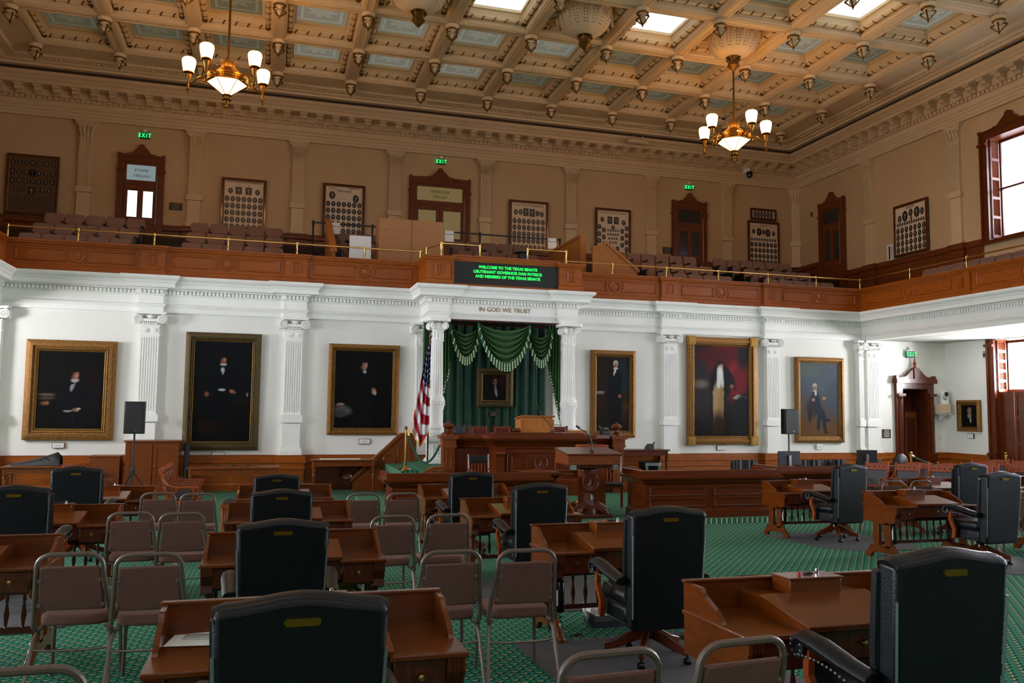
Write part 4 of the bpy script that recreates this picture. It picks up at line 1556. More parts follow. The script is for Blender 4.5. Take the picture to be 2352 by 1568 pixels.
def painting(x0, x1, z0, z1, label, fw_, fm, bgc, strokes, y=YL - .015, rz=0, corners=False, tilt=.012, plaque_=None, pos=None):
    w, h = x1 - x0, z1 - z0
    o = thing('portrait_painting', label, 'painting', pos or ((x0 + x1) / 2, y, z0), rz)
    f = MB()
    prof = [(0, -.01), (.0, -.09), (.06 * fw_ / .1, -.12), (.35 * fw_, -.115), (.45 * fw_, -.085), (.72 * fw_, -.075), (.8 * fw_, -.09), (.9 * fw_, -.085), (fw_, -.05), (fw_, -.01)]
    vs, fs = [], []
    for d, yy in prof:
        vs += [(-w / 2 + d, yy, d), (w / 2 - d, yy, d), (w / 2 - d, yy, h - d), (-w / 2 + d, yy, h - d)]
    for k in range(len(prof) - 1):
        for i in range(4):
            j = (i + 1) % 4
            fs.append((k * 4 + i, k * 4 + j, k * 4 + 4 + j, k * 4 + 4 + i))
    f.add(vs, fs)
    f.build('frame', fm, o)
    # carved ornament running round the frame
    orn = MB()
    stp = .07
    for (ax, L, fixed) in (('x', w, fw_ * .58), ('x', w, h - fw_ * .58), ('z', h, -w / 2 + fw_ * .58), ('z', h, w / 2 - fw_ * .58)):
        n = int((L - fw_) / stp)
        for k in range(n):
            t = fw_ * .5 + (k + .5) * (L - fw_) / n
            c = (-w / 2 + t, -.08, fixed) if ax == 'x' else (fixed, -.08, t)
            orn.add([(c[0] - .022, c[1], c[2]), (c[0], c[1], c[2] - .022), (c[0] + .022, c[1], c[2]), (c[0], c[1], c[2] + .022), (c[0], c[1] - .016, c[2])], [(0, 1, 4), (1, 2, 4), (2, 3, 4), (3, 0, 4)])
    stuff(orn.build('carved_ornament', fm, o))
    li = MB()
    d = fw_
    moulded_frame(li, [(-w / 2 + d, h - d), (-w / 2 + d, d), (w / 2 - d, d), (w / 2 - d, h - d)], .03, .02, -.045)
    li.build('gilt_liner', 'gilt_bright', o)
    if corners:
        for sx in (-1, 1):
            for zz in (fw_ / 2, h - fw_ / 2):
                cx = sx * (w / 2 - fw_ / 2)
                q = fw_ * .62
                MB().box(cx - q, cx + q, -.14, -.05, zz - q, zz + q).box(cx - q * .7, cx + q * .7, -.155, -.14, zz - q * .7, zz + q * .7).build('corner_block', 'gilt_bright', o, bevel=.01)
    cw, ch = w - 2 * d, h - 2 * d
    nx = 76
    nz = int(nx * ch / cw)
    cv = MB().grid(lambda u, v: ((u - .5) * cw, 0, v * ch), nx, nz).build('canvas', 'painting', o)
    paint(cv.data, cw, ch, bgc, strokes)
    cv.location = (0, -.04, d)
    cv.data.update()
    o.rotation_euler = (tilt, 0, rz)
    if rz:
        o.rotation_euler = (0, 0, rz)
    return o


def caption(x, z, label, w=.2, h=.12, m='frame_gold', pos=None, rz=0):
    o = thing('caption_card', label, 'label', pos or (x, YL - .02, z), rz)
    MB().box(-w / 2, w / 2, -.03, 0, -h / 2, h / 2).build('frame', m, o, bevel=.005)
    B(-w / 2 + .015, w / 2 - .015, -.034, -.03, -h / 2 + .015, h / 2 - .015).build('card', 'paper', o)
    l = MB()
    for k in range(3):
        l.box(-w * .33, w * .33, -.0355, -.034, h * (.18 - .18 * k) - .003, h * (.18 - .18 * k) + .003)
    stuff(l.build('lettering_lines', 'grey_metal', o))


SK, SK2, WH = '#8a5b45', '#6e4534', '#c9c5bd'


def head(cx, cz, r, asp, skin=SK, hair='#120b07', side=1, collar='#a8a49f'):
    """strokes of a small painted head; asp = width / height of the canvas, r relative to the width"""
    k = r * asp
    return [(cx, cz + .45 * k, r * .82, r * .95, hair, .25), (cx, cz - 1.15 * k, r * .75, r * .4, collar, .35), (cx + .03 * side * r, cz, r * .66, r, skin, .22),
            (cx - .45 * side * r, cz - .1 * k, r * .28, r * .8, SK2, .6), (cx + .22 * side * r, cz + .05 * k, r * .25, r * .5, '#b07d63', .7),
            (cx + .2 * r, cz + .18 * k, r * .16, r * .07, '#3a2018', .5), (cx - .2 * r, cz + .18 * k, r * .16, r * .07, '#3a2018', .5), (cx + .05 * r, cz - .45 * k, r * .2, r * .06, '#5c2c24', .5),
            (cx, cz + .85 * k, r * .72, r * .38, hair, .3), (cx - .62 * side * r, cz + .35 * k, r * .2, r * .6, hair, .4)]


# strokes use cx from -.5 to .5 and cz from 0 to 1; radii are relative to the width
painting(-11.5, -9.53, 1.27, 3.66, 'portrait of a seated dark suited figure in a broad brown gilt frame, far left', .24, 'frame_gold', ('#0b0809', '#0a0708'),
         [(.28, .45, .14, .4, '#1a0c0c', .6), (.08, .36, .26, .42, '#0a0b11', .35), (.1, .5, .18, .2, '#0b0c13', .4)] + head(.06, .69, .075, .79) +
         [(.03, .55, .028, .085, '#94928f', .3, -.3), (.0, .585, .06, .02, '#0b0a0d', .3), (.15, .47, .12, .18, '#090a10', .4), (.08, .25, .05, .025, SK, .3), (.11, .245, .02, .02, '#9a6a52', .5), (-.03, .235, .06, .012, '#9a9690', .4), (.13, .265, .03, .014, '#b5b1aa', .4), (-.36, .33, .06, .03, SK2, .35), (-.33, .335, .02, .02, SK, .5), (-.34, .44, .12, .018, '#57493d', .4), (-.33, .415, .1, .016, '#3b322c', .4), (-.34, .39, .11, .014, '#4a3e34', .4), (.06, .15, .015, .12, '#1c1512', .5)])
caption(-10.72, 1.14, 'small framed caption card under the broad brown gilt frame', .27, .14)
painting(-7.96, -6.15, 1.02, 3.965, 'tall dark portrait of a standing figure with white waistcoat in a bronze frame', .19, 'frame_bronze', ('#0d0d11', '#0a090a'),
         [(.0, .42, .26, .62, '#08090d', .4), (.0, .62, .2, .2, '#090a0f', .4)] + head(.0, .81, .068, .56, SK2) +
         [(-.01, .745, .05, .014, '#0a0a0c', .3), (-.01, .70, .034, .06, '#a3a8ad', .3), (-.03, .67, .02, .07, '#0a0a0d', .5, .2), (.025, .67, .02, .07, '#0a0a0d', .5, -.2), (-.01, .515, .06, .018, '#a3aab0', .3), (.16, .50, .045, .03, SK, .35, -.4), (.2, .49, .03, .02, SK2, .5), (-.26, .47, .035, .04, SK2, .4), (.42, .47, .012, .03, '#8a8a8a', .4), (-.2, .15, .2, .1, '#1d0d0b', .7), (.3, .4, .15, .05, '#14100d', .5)])
caption(-7.1, .90, 'small gold framed caption card under the tall bronze framed portrait', .3, .14, 'gilt_bright')
painting(-4.457, -2.60, 1.415, 3.79, 'portrait of a standing black robed figure with pale face in a gold frame', .15, 'frame_gold', ('#0b0a0c', '#070606'),
         [(.0, .35, .22, .7, '#09090c', .3), (.0, .6, .18, .2, '#0a0a0e', .35)] + head(.0, .81, .075, .76, '#93786a', side=1, collar='#0b0a0d') +
         [(.01, .725, .025, .03, '#a9a6a0', .35), (-.04, .69, .06, .04, '#0a090c', .3), (.18, .475, .028, .06, '#a59a86', .25, .3), (.165, .5, .03, .025, SK, .35), (.16, .47, .02, .03, '#a5765e', .5), (-.38, .31, .06, .02, '#9b8070', .4), (-.36, .24, .16, .08, '#4a4a4c', .35, -.2), (-.38, .19, .1, .06, '#38383a', .4), (-.46, .27, .06, .02, '#5a1d1d', .4)])
caption(-3.47, 1.24, 'small framed caption card between the left stair and gold framed portrait', .3, .14, 'brass_old')
painting(2.88, 4.27, 1.36, 3.855, 'narrow portrait of a grey haired standing figure in a bright gilt frame', .16, 'frame_gold', ('#20150e', '#1a110a'),
         [(.3, .7, .16, .5, '#1c2b35', .6), (-.3, .75, .22, .35, '#24180f', .6), (.36, .3, .12, .35, '#33200f', .6), (.06, .42, .2, .75, '#0b0c11', .25), (.06, .7, .22, .24, '#0c0d12', .3)] + head(.08, .885, .085, .49, '#a27760', '#b0aaa2', collar='#c9c5bd') +
         [(.06, .8, .03, .05, '#cfccc5', .3), (.03, .765, .02, .05, '#b5b2ac', .4), (.2, .47, .045, .05, SK, .35), (-.38, .52, .14, .025, '#8d8478', .35), (-.38, .5, .12, .02, '#6d6458', .4), (-.36, .40, .16, .18, '#2a130e', .5), (.38, .33, .09, .12, '#4a2c14', .5), (.05, .12, .18, .1, '#0a0a0c', .4)])
painting(5.93, 8.26, 1.16, 4.35, 'large portrait with red drapery and white waistcoat in a gilt frame with square corners', .22, 'frame_gold', ('#211a1d', '#120e0d'),
         [(-.3, .55, .3, .5, '#2a2427', .6), (.1, .83, .36, .34, '#5d0f17', .3, -.5), (.3, .62, .2, .34, '#6b121b', .35, -.5), (.2, .75, .06, .4, '#7d1a24', .6, -.6), (-.12, .88, .3, .12, '#4c0f14', .5), (.4, .88, .14, .2, '#1d1517', .5), (-.36, .57, .12, .06, '#6b5f54', .7), (-.02, .58, .2, .28, '#0c0c10', .25), (-.06, .35, .13, .3, '#0d0c0f', .3)] + head(-.015, .765, .068, .71, '#a3735a', '#1a0e09', collar='#cfcdc6') +
         [(-.03, .63, .075, .2, '#d0cfca', .2), (-.02, .7, .04, .05, '#d8d6d0', .3), (.07, .63, .04, .24, '#0c0c10', .3, .1), (-.12, .63, .035, .24, '#0c0c10', .3, -.05), (.14, .64, .07, .2, '#0c0c10', .35, .5), (-.06, .475, .10, .08, '#a58659', .2), (-.105, .32, .05, .36, '#a38458', .2, .02), (-.015, .32, .05, .36, '#94764c', .2, -.02), (-.06, .13, .13, .2, '#2c2015', .6), (.18, .55, .035, .03, SK, .4), (.34, .425, .12, .025, '#c0bcb3', .3), (.3, .44, .05, .03, '#a8a49c', .4), (.38, .3, .17, .24, '#0f1114', .25)], corners=True)
caption(7.08, 1.06, 'small framed caption card under the portrait with red drapery', .28, .14, 'brass_old')
painting(9.63, 11.38, 1.22, 3.85, 'portrait of a seated figure on a blue grey ground in a carved gilt frame', .15, 'frame_gold', ('#434c56', '#4f351b'),
         [(0, .78, .6, .35, '#434e59', .6), (-.25, .88, .25, .14, '#4f5a55', .5), (0, .06, .6, .3, '#5f3f20', .7), (.35, .55, .2, .4, '#38424e', .7), (-.16, .40, .16, .2, '#2a2420', .4), (-.24, .3, .05, .16, '#231812', .5), (-.1, .49, .12, .2, '#17202d', .25), (.03, .33, .09, .22, '#162131', .25, .5), (.12, .18, .045, .2, '#17222f', .3, .12), (-.02, .2, .045, .18, '#17222f', .3, -.1)] + head(-.11, .665, .062, .62, '#94735f', '#aaa298', collar='#a9a9a5') +
         [(-.09, .585, .025, .05, '#b9b9b5', .35), (.12, .52, .045, .035, '#94735f', .4), (-.15, .5, .04, .035, '#94735f', .4), (.2, .23, .07, .03, '#101a26', .35), (.16, .07, .04, .03, '#15120f', .4)])
caption(10.5, 1.09, 'small white caption card under the blue grey portrait', .2, .16, 'white_plastic')
painting(-.53, .50, 2.19, 3.25, 'dim portrait in a gilt frame hung on the green curtain', .15, 'frame_bronze', ('#1a0c0c', '#0c0707'),
         [(.25, .8, .3, .3, '#2a1214', .8), (.05, .25, .38, .36, '#09080a', .35)] + head(.01, .76, .11, .97, '#7a4b38', '#1c100a', collar='#8c8580') + [(.05, .38, .055, .22, '#9a9088', .3, .2), (-.1, .4, .1, .25, '#0a090b', .4, -.2), (.2, .38, .1, .25, '#0a090b', .4, .3)], y=22.12)
plaque(-.02, 22.11, 2.0, .24, .15, 'small bronze plaque on the green curtain under the dim portrait', lines=3)
painting(-.45, .45, 1.60, 2.59, 'small portrait of a bearded figure in a gilt frame on the right wall', .12, 'frame_gold', ('#0b0909', '#080707'),
         [(.1, .2, .36, .32, '#09090b', .35)] + head(.03, .68, .14, .88, '#86604f', '#6d625b', collar='#77716c') + [(.02, .5, .11, .12, '#7d7772', .35), (.08, .32, .04, .12, '#9b9a98', .35)], pos=(XW - .02, 21.42, 1.60), rz=-PI / 2)
caption(0, 0, 'small framed caption card under the bearded portrait', .24, .16, 'wood_dark', pos=(XW - .02, 21.4, 1.46), rz=-PI / 2)
plaque(13.02, YL - .01, 1.5, .32, .27, 'bronze plaque with white lettering left of the lower door', lines=5, ink='paper')

# ================================================================ lower door, camera shelf, windows
o = bpy.data.objects.new('door_5', None)
C.objects.link(o)
o.location = (14.085, YL - .02, 0)
struct(o, 'open dark wood door with carved pediment under the right gallery')
cas = MB()
for s in (-1, 1):
    a, b = sorted((s * .485, s * .72))
    cas.box(a, b, -.1, .02, 0, 3.12)
    c = s * .60
    cas.lathe([(.075, .85), (.055, .9), (.055, 2.6), (.08, 2.66), (.08, 2.72)], (c, -.12, 0), 10)
    cas.box(c - .11, c + .11, -.2, -.02, 0, .85).box(c - .13, c + .13, -.22, 0, 2.7, 2.78).box(c - .12, c + .12, -.21, -.02, .82, .88)
cas.box(-.72, .72, -.1, .02, 2.95, 3.15).box(-.78, .78, -.2, .02, 3.12, 3.26)
cas.build('casing', 'wood_red', o)
pd = MB().prism([(-.78, 3.26), (.78, 3.26), (.78, 3.36), (.7, 3.36), (.66, 3.30), (.42, 3.33), (.3, 3.42), (.2, 3.52), (.12, 3.56), (-.12, 3.56), (-.2, 3.52), (-.3, 3.42), (-.42, 3.33), (-.66, 3.30), (-.7, 3.36), (-.78, 3.36)], 'y', -.16, -.02)
pd.box(-.1, .1, -.2, -.02, 3.26, 3.6)
pd.build('pediment', 'wood_red', o, bevel=.008)
MB().lathe([(.07, 3.6), (.07, 3.63), (.03, 3.67), (.06, 3.74), (.045, 3.80), (.02, 3.84), (.03, 3.88), (0, 3.95)], (0, -.1, 0), 10).build('finial', 'wood_chair', o, smooth=True)
rev = MB().box(-.485, -.47, 0, .6, 0, 2.95).box(.47, .485, 0, .6, 0, 2.95).box(-.485, .485, 0, .6, 2.93, 2.95).box(-.485, .485, .58, .6, 0, 2.95)
rev.build('reveal', 'wood_dark', o)
lf = MB().box(-.47, -.05, .52, .56, 0, 2.2).build('door_leaf', 'wood_dark', o)
B(-.36, -.16, .50, .52, .9, 2.0).build('pane', 'dark_pane', lf)
lf = MB().box(.0, .47, .40, .44, 0, 2.2).build('door_leaf', 'wood_door', o)
MB().box(.08, .38, .385, .40, .9, 2.0).box(.08, .38, .385, .4, .25, .75).build('panels', 'wood_dark', lf)
B(-.47, .47, .45, .56, 2.2, 2.3).build('transom_bar', 'wood_dark', o)
exit_sign(13.99, YL - .1, 4.05, 0, 'green lit exit sign above the open lower door', True)

o = thing('camera_shelf', 'white wall shelf bracket beside the lower door', 'shelf', (15.08, YL - .02, 1.9))
B(-.2, .2, -.34, 0, .22, .26).build('board', 'white_plastic', o)
MB().prism([(-.3, .22), (0, .22), (0, -.02)], 'x', -.02, .02).build('bracket', 'white_plastic', o)
B(-.26, .1, -.40, -.1, .262, .56).build('box', 'portrait_card', o, bevel=.01)
o = thing('video_camera', 'white robotic video camera on the shelf beside the lower door', 'camera', (15.12, YL - .22, 2.464))
MB().lathe([(.13, 0), (.14, .02), (.14, .10), (.12, .12)], n=18).build('base', 'white_plastic', o, smooth=True)
MB().box(-.13, -.09, -.06, .06, .1, .34).box(.09, .13, -.06, .06, .1, .34).build('yoke', 'white_plastic', o, bevel=.015)
MB().lathe([(.10, -.1), (.115, -.05), (.115, .08), (.09, .12)], (0, 0, .32), 18, 'y').build('head', 'white_plastic', o, smooth=True)
MB().lathe([(.0, -.13), (.06, -.13), (.075, -.115), (.08, -.10)], (0, 0, .32), 18, 'y').build('lens', 'black_gloss', o, smooth=True)
o = thing('wall_switch', 'white wall switch beside the lower door', 'switch', (15.1, YL - .012, 1.35))
B(-.035, .035, -.012, .01, -.06, .06).build('plate', 'white_plastic', o, bevel=.004)
B(-.008, .008, -.022, -.012, -.02, .02).build('toggle', 'white_plastic', o)

def window(n, s, yc, lower, detail=True):
    """side wall window; local x along the wall, room towards -y"""
    o = bpy.data.objects.new('window_%d' % n, None)
    C.objects.link(o)
    o.location = (s * XW, yc, 0)
    o.rotation_euler = (0, 0, -s * PI / 2)
    struct(o, 'tall %s window in dark wood casing on the %s wall' % ('lower' if lower else 'gallery', 'right' if s > 0 else 'left'))
    z0, z1 = (.5, 4.42) if lower else (7.5, 10.72)
    hw = WHALF
    c = MB()
    for q in (-1, 1):
        a, b = sorted((q * (hw - .02), q * (hw + .26)))
        c.box(a, b, -.09, .0, z0 if not lower else 0, z1 + .2)
        a, b = sorted((q * (hw + .16), q * (hw + .24)))
        c.box(a, b, -.13, -.09, z0 if not lower else 0, z1 + .2)
        a, b = sorted((q * (hw - .02), q * (hw + .30)))
        c.box(a, b, -.15, 0, z1 - .2, z1 - .12)
        if lower:
            if q > 0:
                c.box(-hw, hw, -.04, 0, 0, .52)
            c.box(a, b, -.15, 0, .9, .97).box(a, b, -.13, 0, 0, .35)
    if not lower:
        c.box(-hw - .26, hw + .26, -.10, .0, z1 - .02, z1 + .22).box(-hw - .3, hw + .3, -.16, 0, z0 - .1, z0)
        pediment(c, hw + .28, z1 + .22, -.12, 0, 1.3)
    c.build('casing', 'wood_red', o)
    MB().box(-hw, -hw + .015, 0, .48, z0, z1).box(hw - .015, hw, 0, .48, z0, z1).box(-hw, hw, 0, .48, z1 - .015, z1).box(-hw, hw, 0, .48, z0, z0 + .03).build('reveal', 'wood_red', o)
    zg = 2.83 if (lower and detail) else z0 + .1
    zm = (zg + z1) / 2
    sa = MB().box(-hw + .015, -hw + .09, .40, .45, zg, z1).box(hw - .09, hw - .015, .40, .45, zg, z1).box(-hw, hw, .40, .45, z1 - .09, z1).box(-hw, hw, .40, .45, zg - .02, zg + .08)
    if not lower:
        sa.box(-hw, hw, .38, .46, zm - .03, zm + .03)
    sa.build('sash', 'mullion', o)
    B(-hw + .09, hw - .09, .42, .425, zg + .08, z1 - .09).build('pane', 'glass', o)
    if detail:
        for q in (-1, 1):          # folding louvred shutters standing against the reveals
            x = q * (hw - .05)
            sh = MB().box(x - .015, x + .015, .02, .06, zg, z1).box(x - .015, x + .015, .32, .36, zg, z1)
            nb = 5
            for k in range(nb + 1):
                zz = zg + (z1 - zg - .08) * k / nb
                sh.box(x - .015, x + .015, .06, .32, zz, zz + .08)
            so = sh.build('shutter', 'mullion' if False else 'wood_red', o)
            lv = MB()
            for k in range(nb):
                a_ = zg + (z1 - zg - .08) * k / nb + .1
                b_ = zg + (z1 - zg - .08) * (k + 1) / nb - .02
                m_ = int((b_ - a_) / .035)
                for i in range(m_):
                    zz = a_ + (b_ - a_) * (i + .5) / m_
                    lv.add([(x - .016, .06, zz - .012), (x + .016, .06, zz + .012), (x + .016, .32, zz + .012), (x - .016, .32, zz - .012)], [(0, 1, 2, 3)])
            stuff(lv.build('louvres', 'wood_red', so))
        if lower:
            for k, (a, b) in enumerate(((-hw + .02, -.32), (-.30, .30), (.32, hw - .02))):
                p = B(a, b, .1, .14, z0, zg).build('lower_shutter', 'wood_red', o)
                st = MB().box(a, a + .09, .08, .1, z0, zg).box(b - .09, b, .08, .1, z0, zg)
                for zz in (z0, z0 + .75, z0 + 1.5, zg - .1):
                    st.box(a + .09, b - .09, .08, .1, zz, zz + .1)
                st.build('stiles', 'wood_red', p)
    return o


n = 1
for s in (1, -1):
    for k, y in enumerate(WIN_Y):
        window(n, s, y, True, k < 2)
        window(n + 1, s, y, False, k < 2)
        n += 2
# building across the court seen through the right windows
o = thing('neighbour_building', 'pale pink stone building outside the right window', 'building', (22, 22, 0))
B(0, 3, -6, 10, -2, 15).build('wall', 'stone', o)
for k in range(3):
    for j in range(3):
        f = B(-.12, 0, -4 + 4 * j, -2.4 + 4 * j, 2 + 4 * k, 4.6 + 4 * k).build('window', 'stone', o)
        B(-.14, -.12, -3.8 + 4 * j, -2.6 + 4 * j, 2.2 + 4 * k, 4.4 + 4 * k).build('pane', 'dark_pane', f)
# ================================================================ rostrum canopy: columns, curtains, flag
def column(x, y, label):
    o = thing('column', label, 'column', (x, y, .70), 0, 'white rostrum columns')
    z = -.70
    ped = MB().box(-.20, .20, -.20, .20, .70 + z, 1.30 + z).box(-.26, .26, -.26, .26, .70 + z, .82 + z).box(-.235, .235, -.235, .235, .82 + z, .87 + z).box(-.24, .24, -.24, .24, 1.27 + z, 1.31 + z).box(-.27, .27, -.27, .27, 1.31 + z, 1.38 + z).box(-.25, .25, -.25, .25, 1.38 + z, 1.43 + z)
    ped.build('pedestal', 'white_paint', o)
    pn_ = MB()
    moulded_frame(pn_, [(-.11, 1.22 + z), (-.11, .92 + z), (.11, .92 + z), (.11, 1.22 + z)], .03, .02, -.2)
    moulded_frame(pn_, [(-.05, 1.17 + z), (-.05, .97 + z), (.05, .97 + z), (.05, 1.17 + z)], .02, .015, -.2)
    pn_.build('pedestal_panel', 'white_paint', o)
    MB().lathe([(.27, 1.43 + z), (.28, 1.47 + z), (.27, 1.52 + z), (.22, 1.55 + z), (.215, 1.60 + z), (.235, 1.63 + z), (.225, 1.67 + z), (.20, 1.70 + z), (.19, 1.76 + z), (.19, 2.09 + z), (.205, 2.12 + z), (.205, 2.15 + z)], n=28).build('base_drum', 'white_paint', o, smooth=True)
    bd = MB().lathe([(.205, 2.15 + z), (.225, 2.2 + z), (.225, 2.34 + z), (.2, 2.42 + z), (.18, 2.44 + z)], n=28)
    for k in range(20):
        a = 2 * PI * k / 20
        for dz in (2.23, 2.30):
            bd.lathe([(0, -.03), (.02, 0), (0, .03)], (.226 * math.cos(a + dz * 9), .226 * math.sin(a + dz * 9), dz + z), 5)
    bd.build('carved_band', 'white_paint', o, smooth=True)
    sh = MB()
    n = 20
    prof = []
    vs = []
    hs = [2.44, 2.50, 3.78, 3.84]
    m = n * 4
    for hh, fl_ in zip(hs, (0, 1, 1, 0)):
        R0 = .178 - .022 * (hh - 2.44) / 1.4
        for k in range(m):
            a = 2 * PI * k / m
            r_ = R0 - fl_ * (.016 if k % 4 in (1, 2) else .0)
            vs.append((r_ * math.cos(a), r_ * math.sin(a), hh + z))
    fs = [(q * m + k, q * m + (k + 1) % m, (q + 1) * m + (k + 1) % m, (q + 1) * m + k) for q in range(3) for k in range(m)]
    sh.add(vs, fs)
    sh.build('shaft', 'white_paint', o)
    c = MB().lathe([(.18, 3.84 + z), (.185, 3.87 + z), (.16, 3.89 + z), (.16, 4.08 + z), (.19, 4.12 + z), (.2, 4.16 + z), (.17, 4.2 + z), (.17, 4.3 + z)], n=24)
    for k in range(14):
        a = 2 * PI * k / 14
        c.tube([(.163 * math.cos(a), .163 * math.sin(a), 3.90 + z), (.165 * math.cos(a), .165 * math.sin(a), 4.06 + z)], .016, 5)
    for sx in (-1, 1):
        for sy in (-1, 1):
            d = Vector((sx, sy, 0)).normalized()
            t = Vector((-d.y, d.x, 0))
            ctr = d * .235 + Vector((0, 0, 4.22 + z))
            for q in (-1, 1):
                pts = [ctr + d * (.095 * (1 - i / 22) * math.sin(i * .62)) + Vector((0, 0, .095 * (1 - i / 22) * math.cos(i * .62))) + t * q * .03 for i in range(20)]
                c.tube(pts, .018, 5)
            for i in range(10):
                pass
            c.tube([ctr - t * .045, ctr + t * .045], .075, 12)
    c.prism([(-.3, -.22), (-.22, -.3), (.22, -.3), (.3, -.22), (.3, .22), (.22, .3), (-.22, .3), (-.3, .22)], 'z', 4.34 + z, 4.415 + z)
    for s in (-1, 1):
        c.lathe([(0, -.05), (.04, 0), (0, .06)], (0, s * .27, 4.36 + z), 8).lathe([(0, -.05), (.04, 0), (0, .06)], (s * .27, 0, 4.36 + z), 8)
    c.build('capital', 'white_paint', o, smooth=True)


column(-1.84, 21.02, 'white fluted column beside the flag, left of the rostrum')
column(1.75, 21.02, 'white fluted column right of the green curtains')


def cur(u, v):
    x = -1.7 + 3.2 * u
    return (x, 22.16 + .045 * math.sin(u * 75 + math.sin(v * 3) * .8) + .02 * math.sin(u * 171), .75 + 3.65 * v)


o = thing('back_curtain', 'dark green velvet curtain behind the rostrum', 'curtain', (0, 0, 0))
MB().grid(cur, 150, 14).build('drape', 'curtain', o, smooth=True)
MB().tube([(-1.75, 22.14, 4.41), (1.6, 22.14, 4.41)], .02, 6).build('rod', 'wood_dark', o)


def swag(x0, x1, zt, dep0, dep1, label, y=21.22):
    o = thing('curtain_swag', label, 'drapery', ((x0 + x1) / 2, y, zt), 0, 'green swags above the rostrum')
    w_ = x1 - x0

    def P(u, v):
        e = (4 * u * (1 - u))**.85
        x = (u - .5) * w_ * (1 - .10 * v * (1 - e))
        dz = (dep0 + (dep1 - dep0) * v) * e + .02 * v
        yy = -.10 * e - .085 * math.sin(v * 5.2 * 2 * PI + .6 * abs(u - .5)) * (e**.6) - .04 * v
        return (x, yy, -dz)
    MB().grid(P, 40, 42).build('cloth', 'swag', o, smooth=True)
    H_ = .26 if dep1 > 1.1 else .22

    def Fr(u, v):
        a = P(u, 1)
        e = 4 * u * (1 - u)
        sp_ = (u - .5) * .10
        return (a[0] + sp_ * v, a[1] - .01 + .006 * math.sin(u * 90), a[2] - H_ * v * (.35 + .65 * e))
    MB().grid(Fr, 60, 3).build('fringe_band', 'fringe', o, smooth=True)
    ts = MB()
    n = int(w_ * 9 + dep1 * 8)
    for k in range(n):
        u = (k + .5) / n
        e = 4 * u * (1 - u)
        m_ = 4 if e > .35 else 2
        for q in range(m_):
            c = Vector(Fr(u, (q + .5) / m_)) + Vector((0, -.015, 0))
            ts.lathe([(0, .026), (.010, .018), (.007, .009), (.019, -.012), (.014, -.026), (0, -.028)], c, 6)
    stuff(ts.build('tassels', 'tassel', o, smooth=True))


swag(-1.46, -.66, 4.34, .28, .86, 'green velvet swag with tassel fringe on the left of the canopy', 21.30)
swag(.62, 1.36, 4.32, .28, .86, 'green velvet swag with tassel fringe on the right of the canopy', 21.30)
swag(-.79, .74, 4.40, .22, 1.06, 'large central green velvet swag with tassel fringe', 21.16)


def jabot(x0, x1, label, s):
    o = thing('curtain_tail', label, 'drapery', ((x0 + x1) / 2, 21.42, 4.40), 0, 'green tails beside the swags')
    w_ = x1 - x0

    def P(u, v):
        zl = 1.0 + 1.55 * (u if s > 0 else 1 - u)
        return ((u - .5) * w_, .05 * math.sin(u * 28), -zl * v)
    MB().grid(P, 36, 10).build('cloth', 'swag', o, smooth=True)
    ts, fr = MB(), MB()
    fr.grid(lambda u, v: (P(u, 1)[0] + s * .05 * v, P(u, 1)[1] - .012, P(u, 1)[2] - .34 * v), 30, 2)
    fr.build('fringe_band', 'fringe', o)
    for k in range(10):
        u = (k + .5) / 10
        for q in range(4):
            a = P(u, 1)
            ts.lathe([(0, .026), (.010, .018), (.007, .009), (.019, -.012), (.014, -.026), (0, -.028)], (a[0] + s * .05 * (q + .5) / 4, a[1] - .03, a[2] - .34 * (q + .5) / 4), 6)
    stuff(ts.build('tassels', 'tassel', o, smooth=True))


jabot(-1.78, -1.38, 'green velvet tail hanging beside the left column', -1)
jabot(1.28, 1.66, 'green velvet tail hanging beside the right column', 1)
jabot(-2.12, -1.95, 'narrow green tail left of the left column', -1)

struct(B(-1.6, 1.6, 21.1, 21.4, 4.405, 4.44).build('trim_42', 'wood_dark'), 'dark red pelmet board under the canopy')
# flag on its staff
fo = thing('flag', 'furled red white and blue striped flag with gold fringe on a staff', 'flag', (-2.12, 20.55, .62))
MB().tube([(0, 0, 0), (.02, 0, 3.25)], .022, 8).build('staff', 'wood_dark', fo, smooth=True)
MB().lathe([(.13, 0), (.13, .03), (.06, .06), (.03, .1)], n=16).build('foot', 'brass', fo, smooth=True)
MB().lathe([(.022, 3.25), (.05, 3.29), (.03, 3.33), (.02, 3.38), (.05, 3.42), (0, 3.5)], (.02, 0, 0), 8).build('finial', 'grey_metal', fo, smooth=True)


def flagP(u, v):
    # u: across the folds (0 at staff), v: 0 top, 1 bottom
    wd = .07 + .36 * min(1, v * 1.15)
    bot = .52 + .75 * (1 - abs(u - .42) * 1.2)
    z = 3.08 - v * (3.08 - (.95 - .42 * (1 - abs(u - .5) * 1.8)))
    return (.02 - u * wd, -.03 - .055 * math.sin(u * 19 + v * 2.2) - .02, z)


fl_mesh = MB()
NU, NV = 44, 110
fl_mesh.grid(flagP, NU, NV)
fob = fl_mesh.build('cloth', 'flag_red', fo, smooth=True)
for m_ in ('flag_white', 'flag_blue', 'flag_fringe'):
    fob.data.materials.append(MAT[m_])
for j in range(NV):
    for i in range(NU):
        u, v = (i + .5) / NU, (j + .5) / NV
        s_ = (u * .55 + v * 1.9) * 5.2
        k = int(s_) % 2
        idx = 0 if k == 0 else 1
        if v < .46 - .10 * u:
            idx = 2
            a, b = (u * 7 + v * 6), v * 17
            if (a % 1 - .5)**2 + ((b % 1) - .5)**2 < .055:
                idx = 1
        if (v > .975 or i < 1 and v > .5) or (i == NU - 1 and v > .5):
            idx = 3
        fob.data.polygons[j * NU + i].material_index = idx

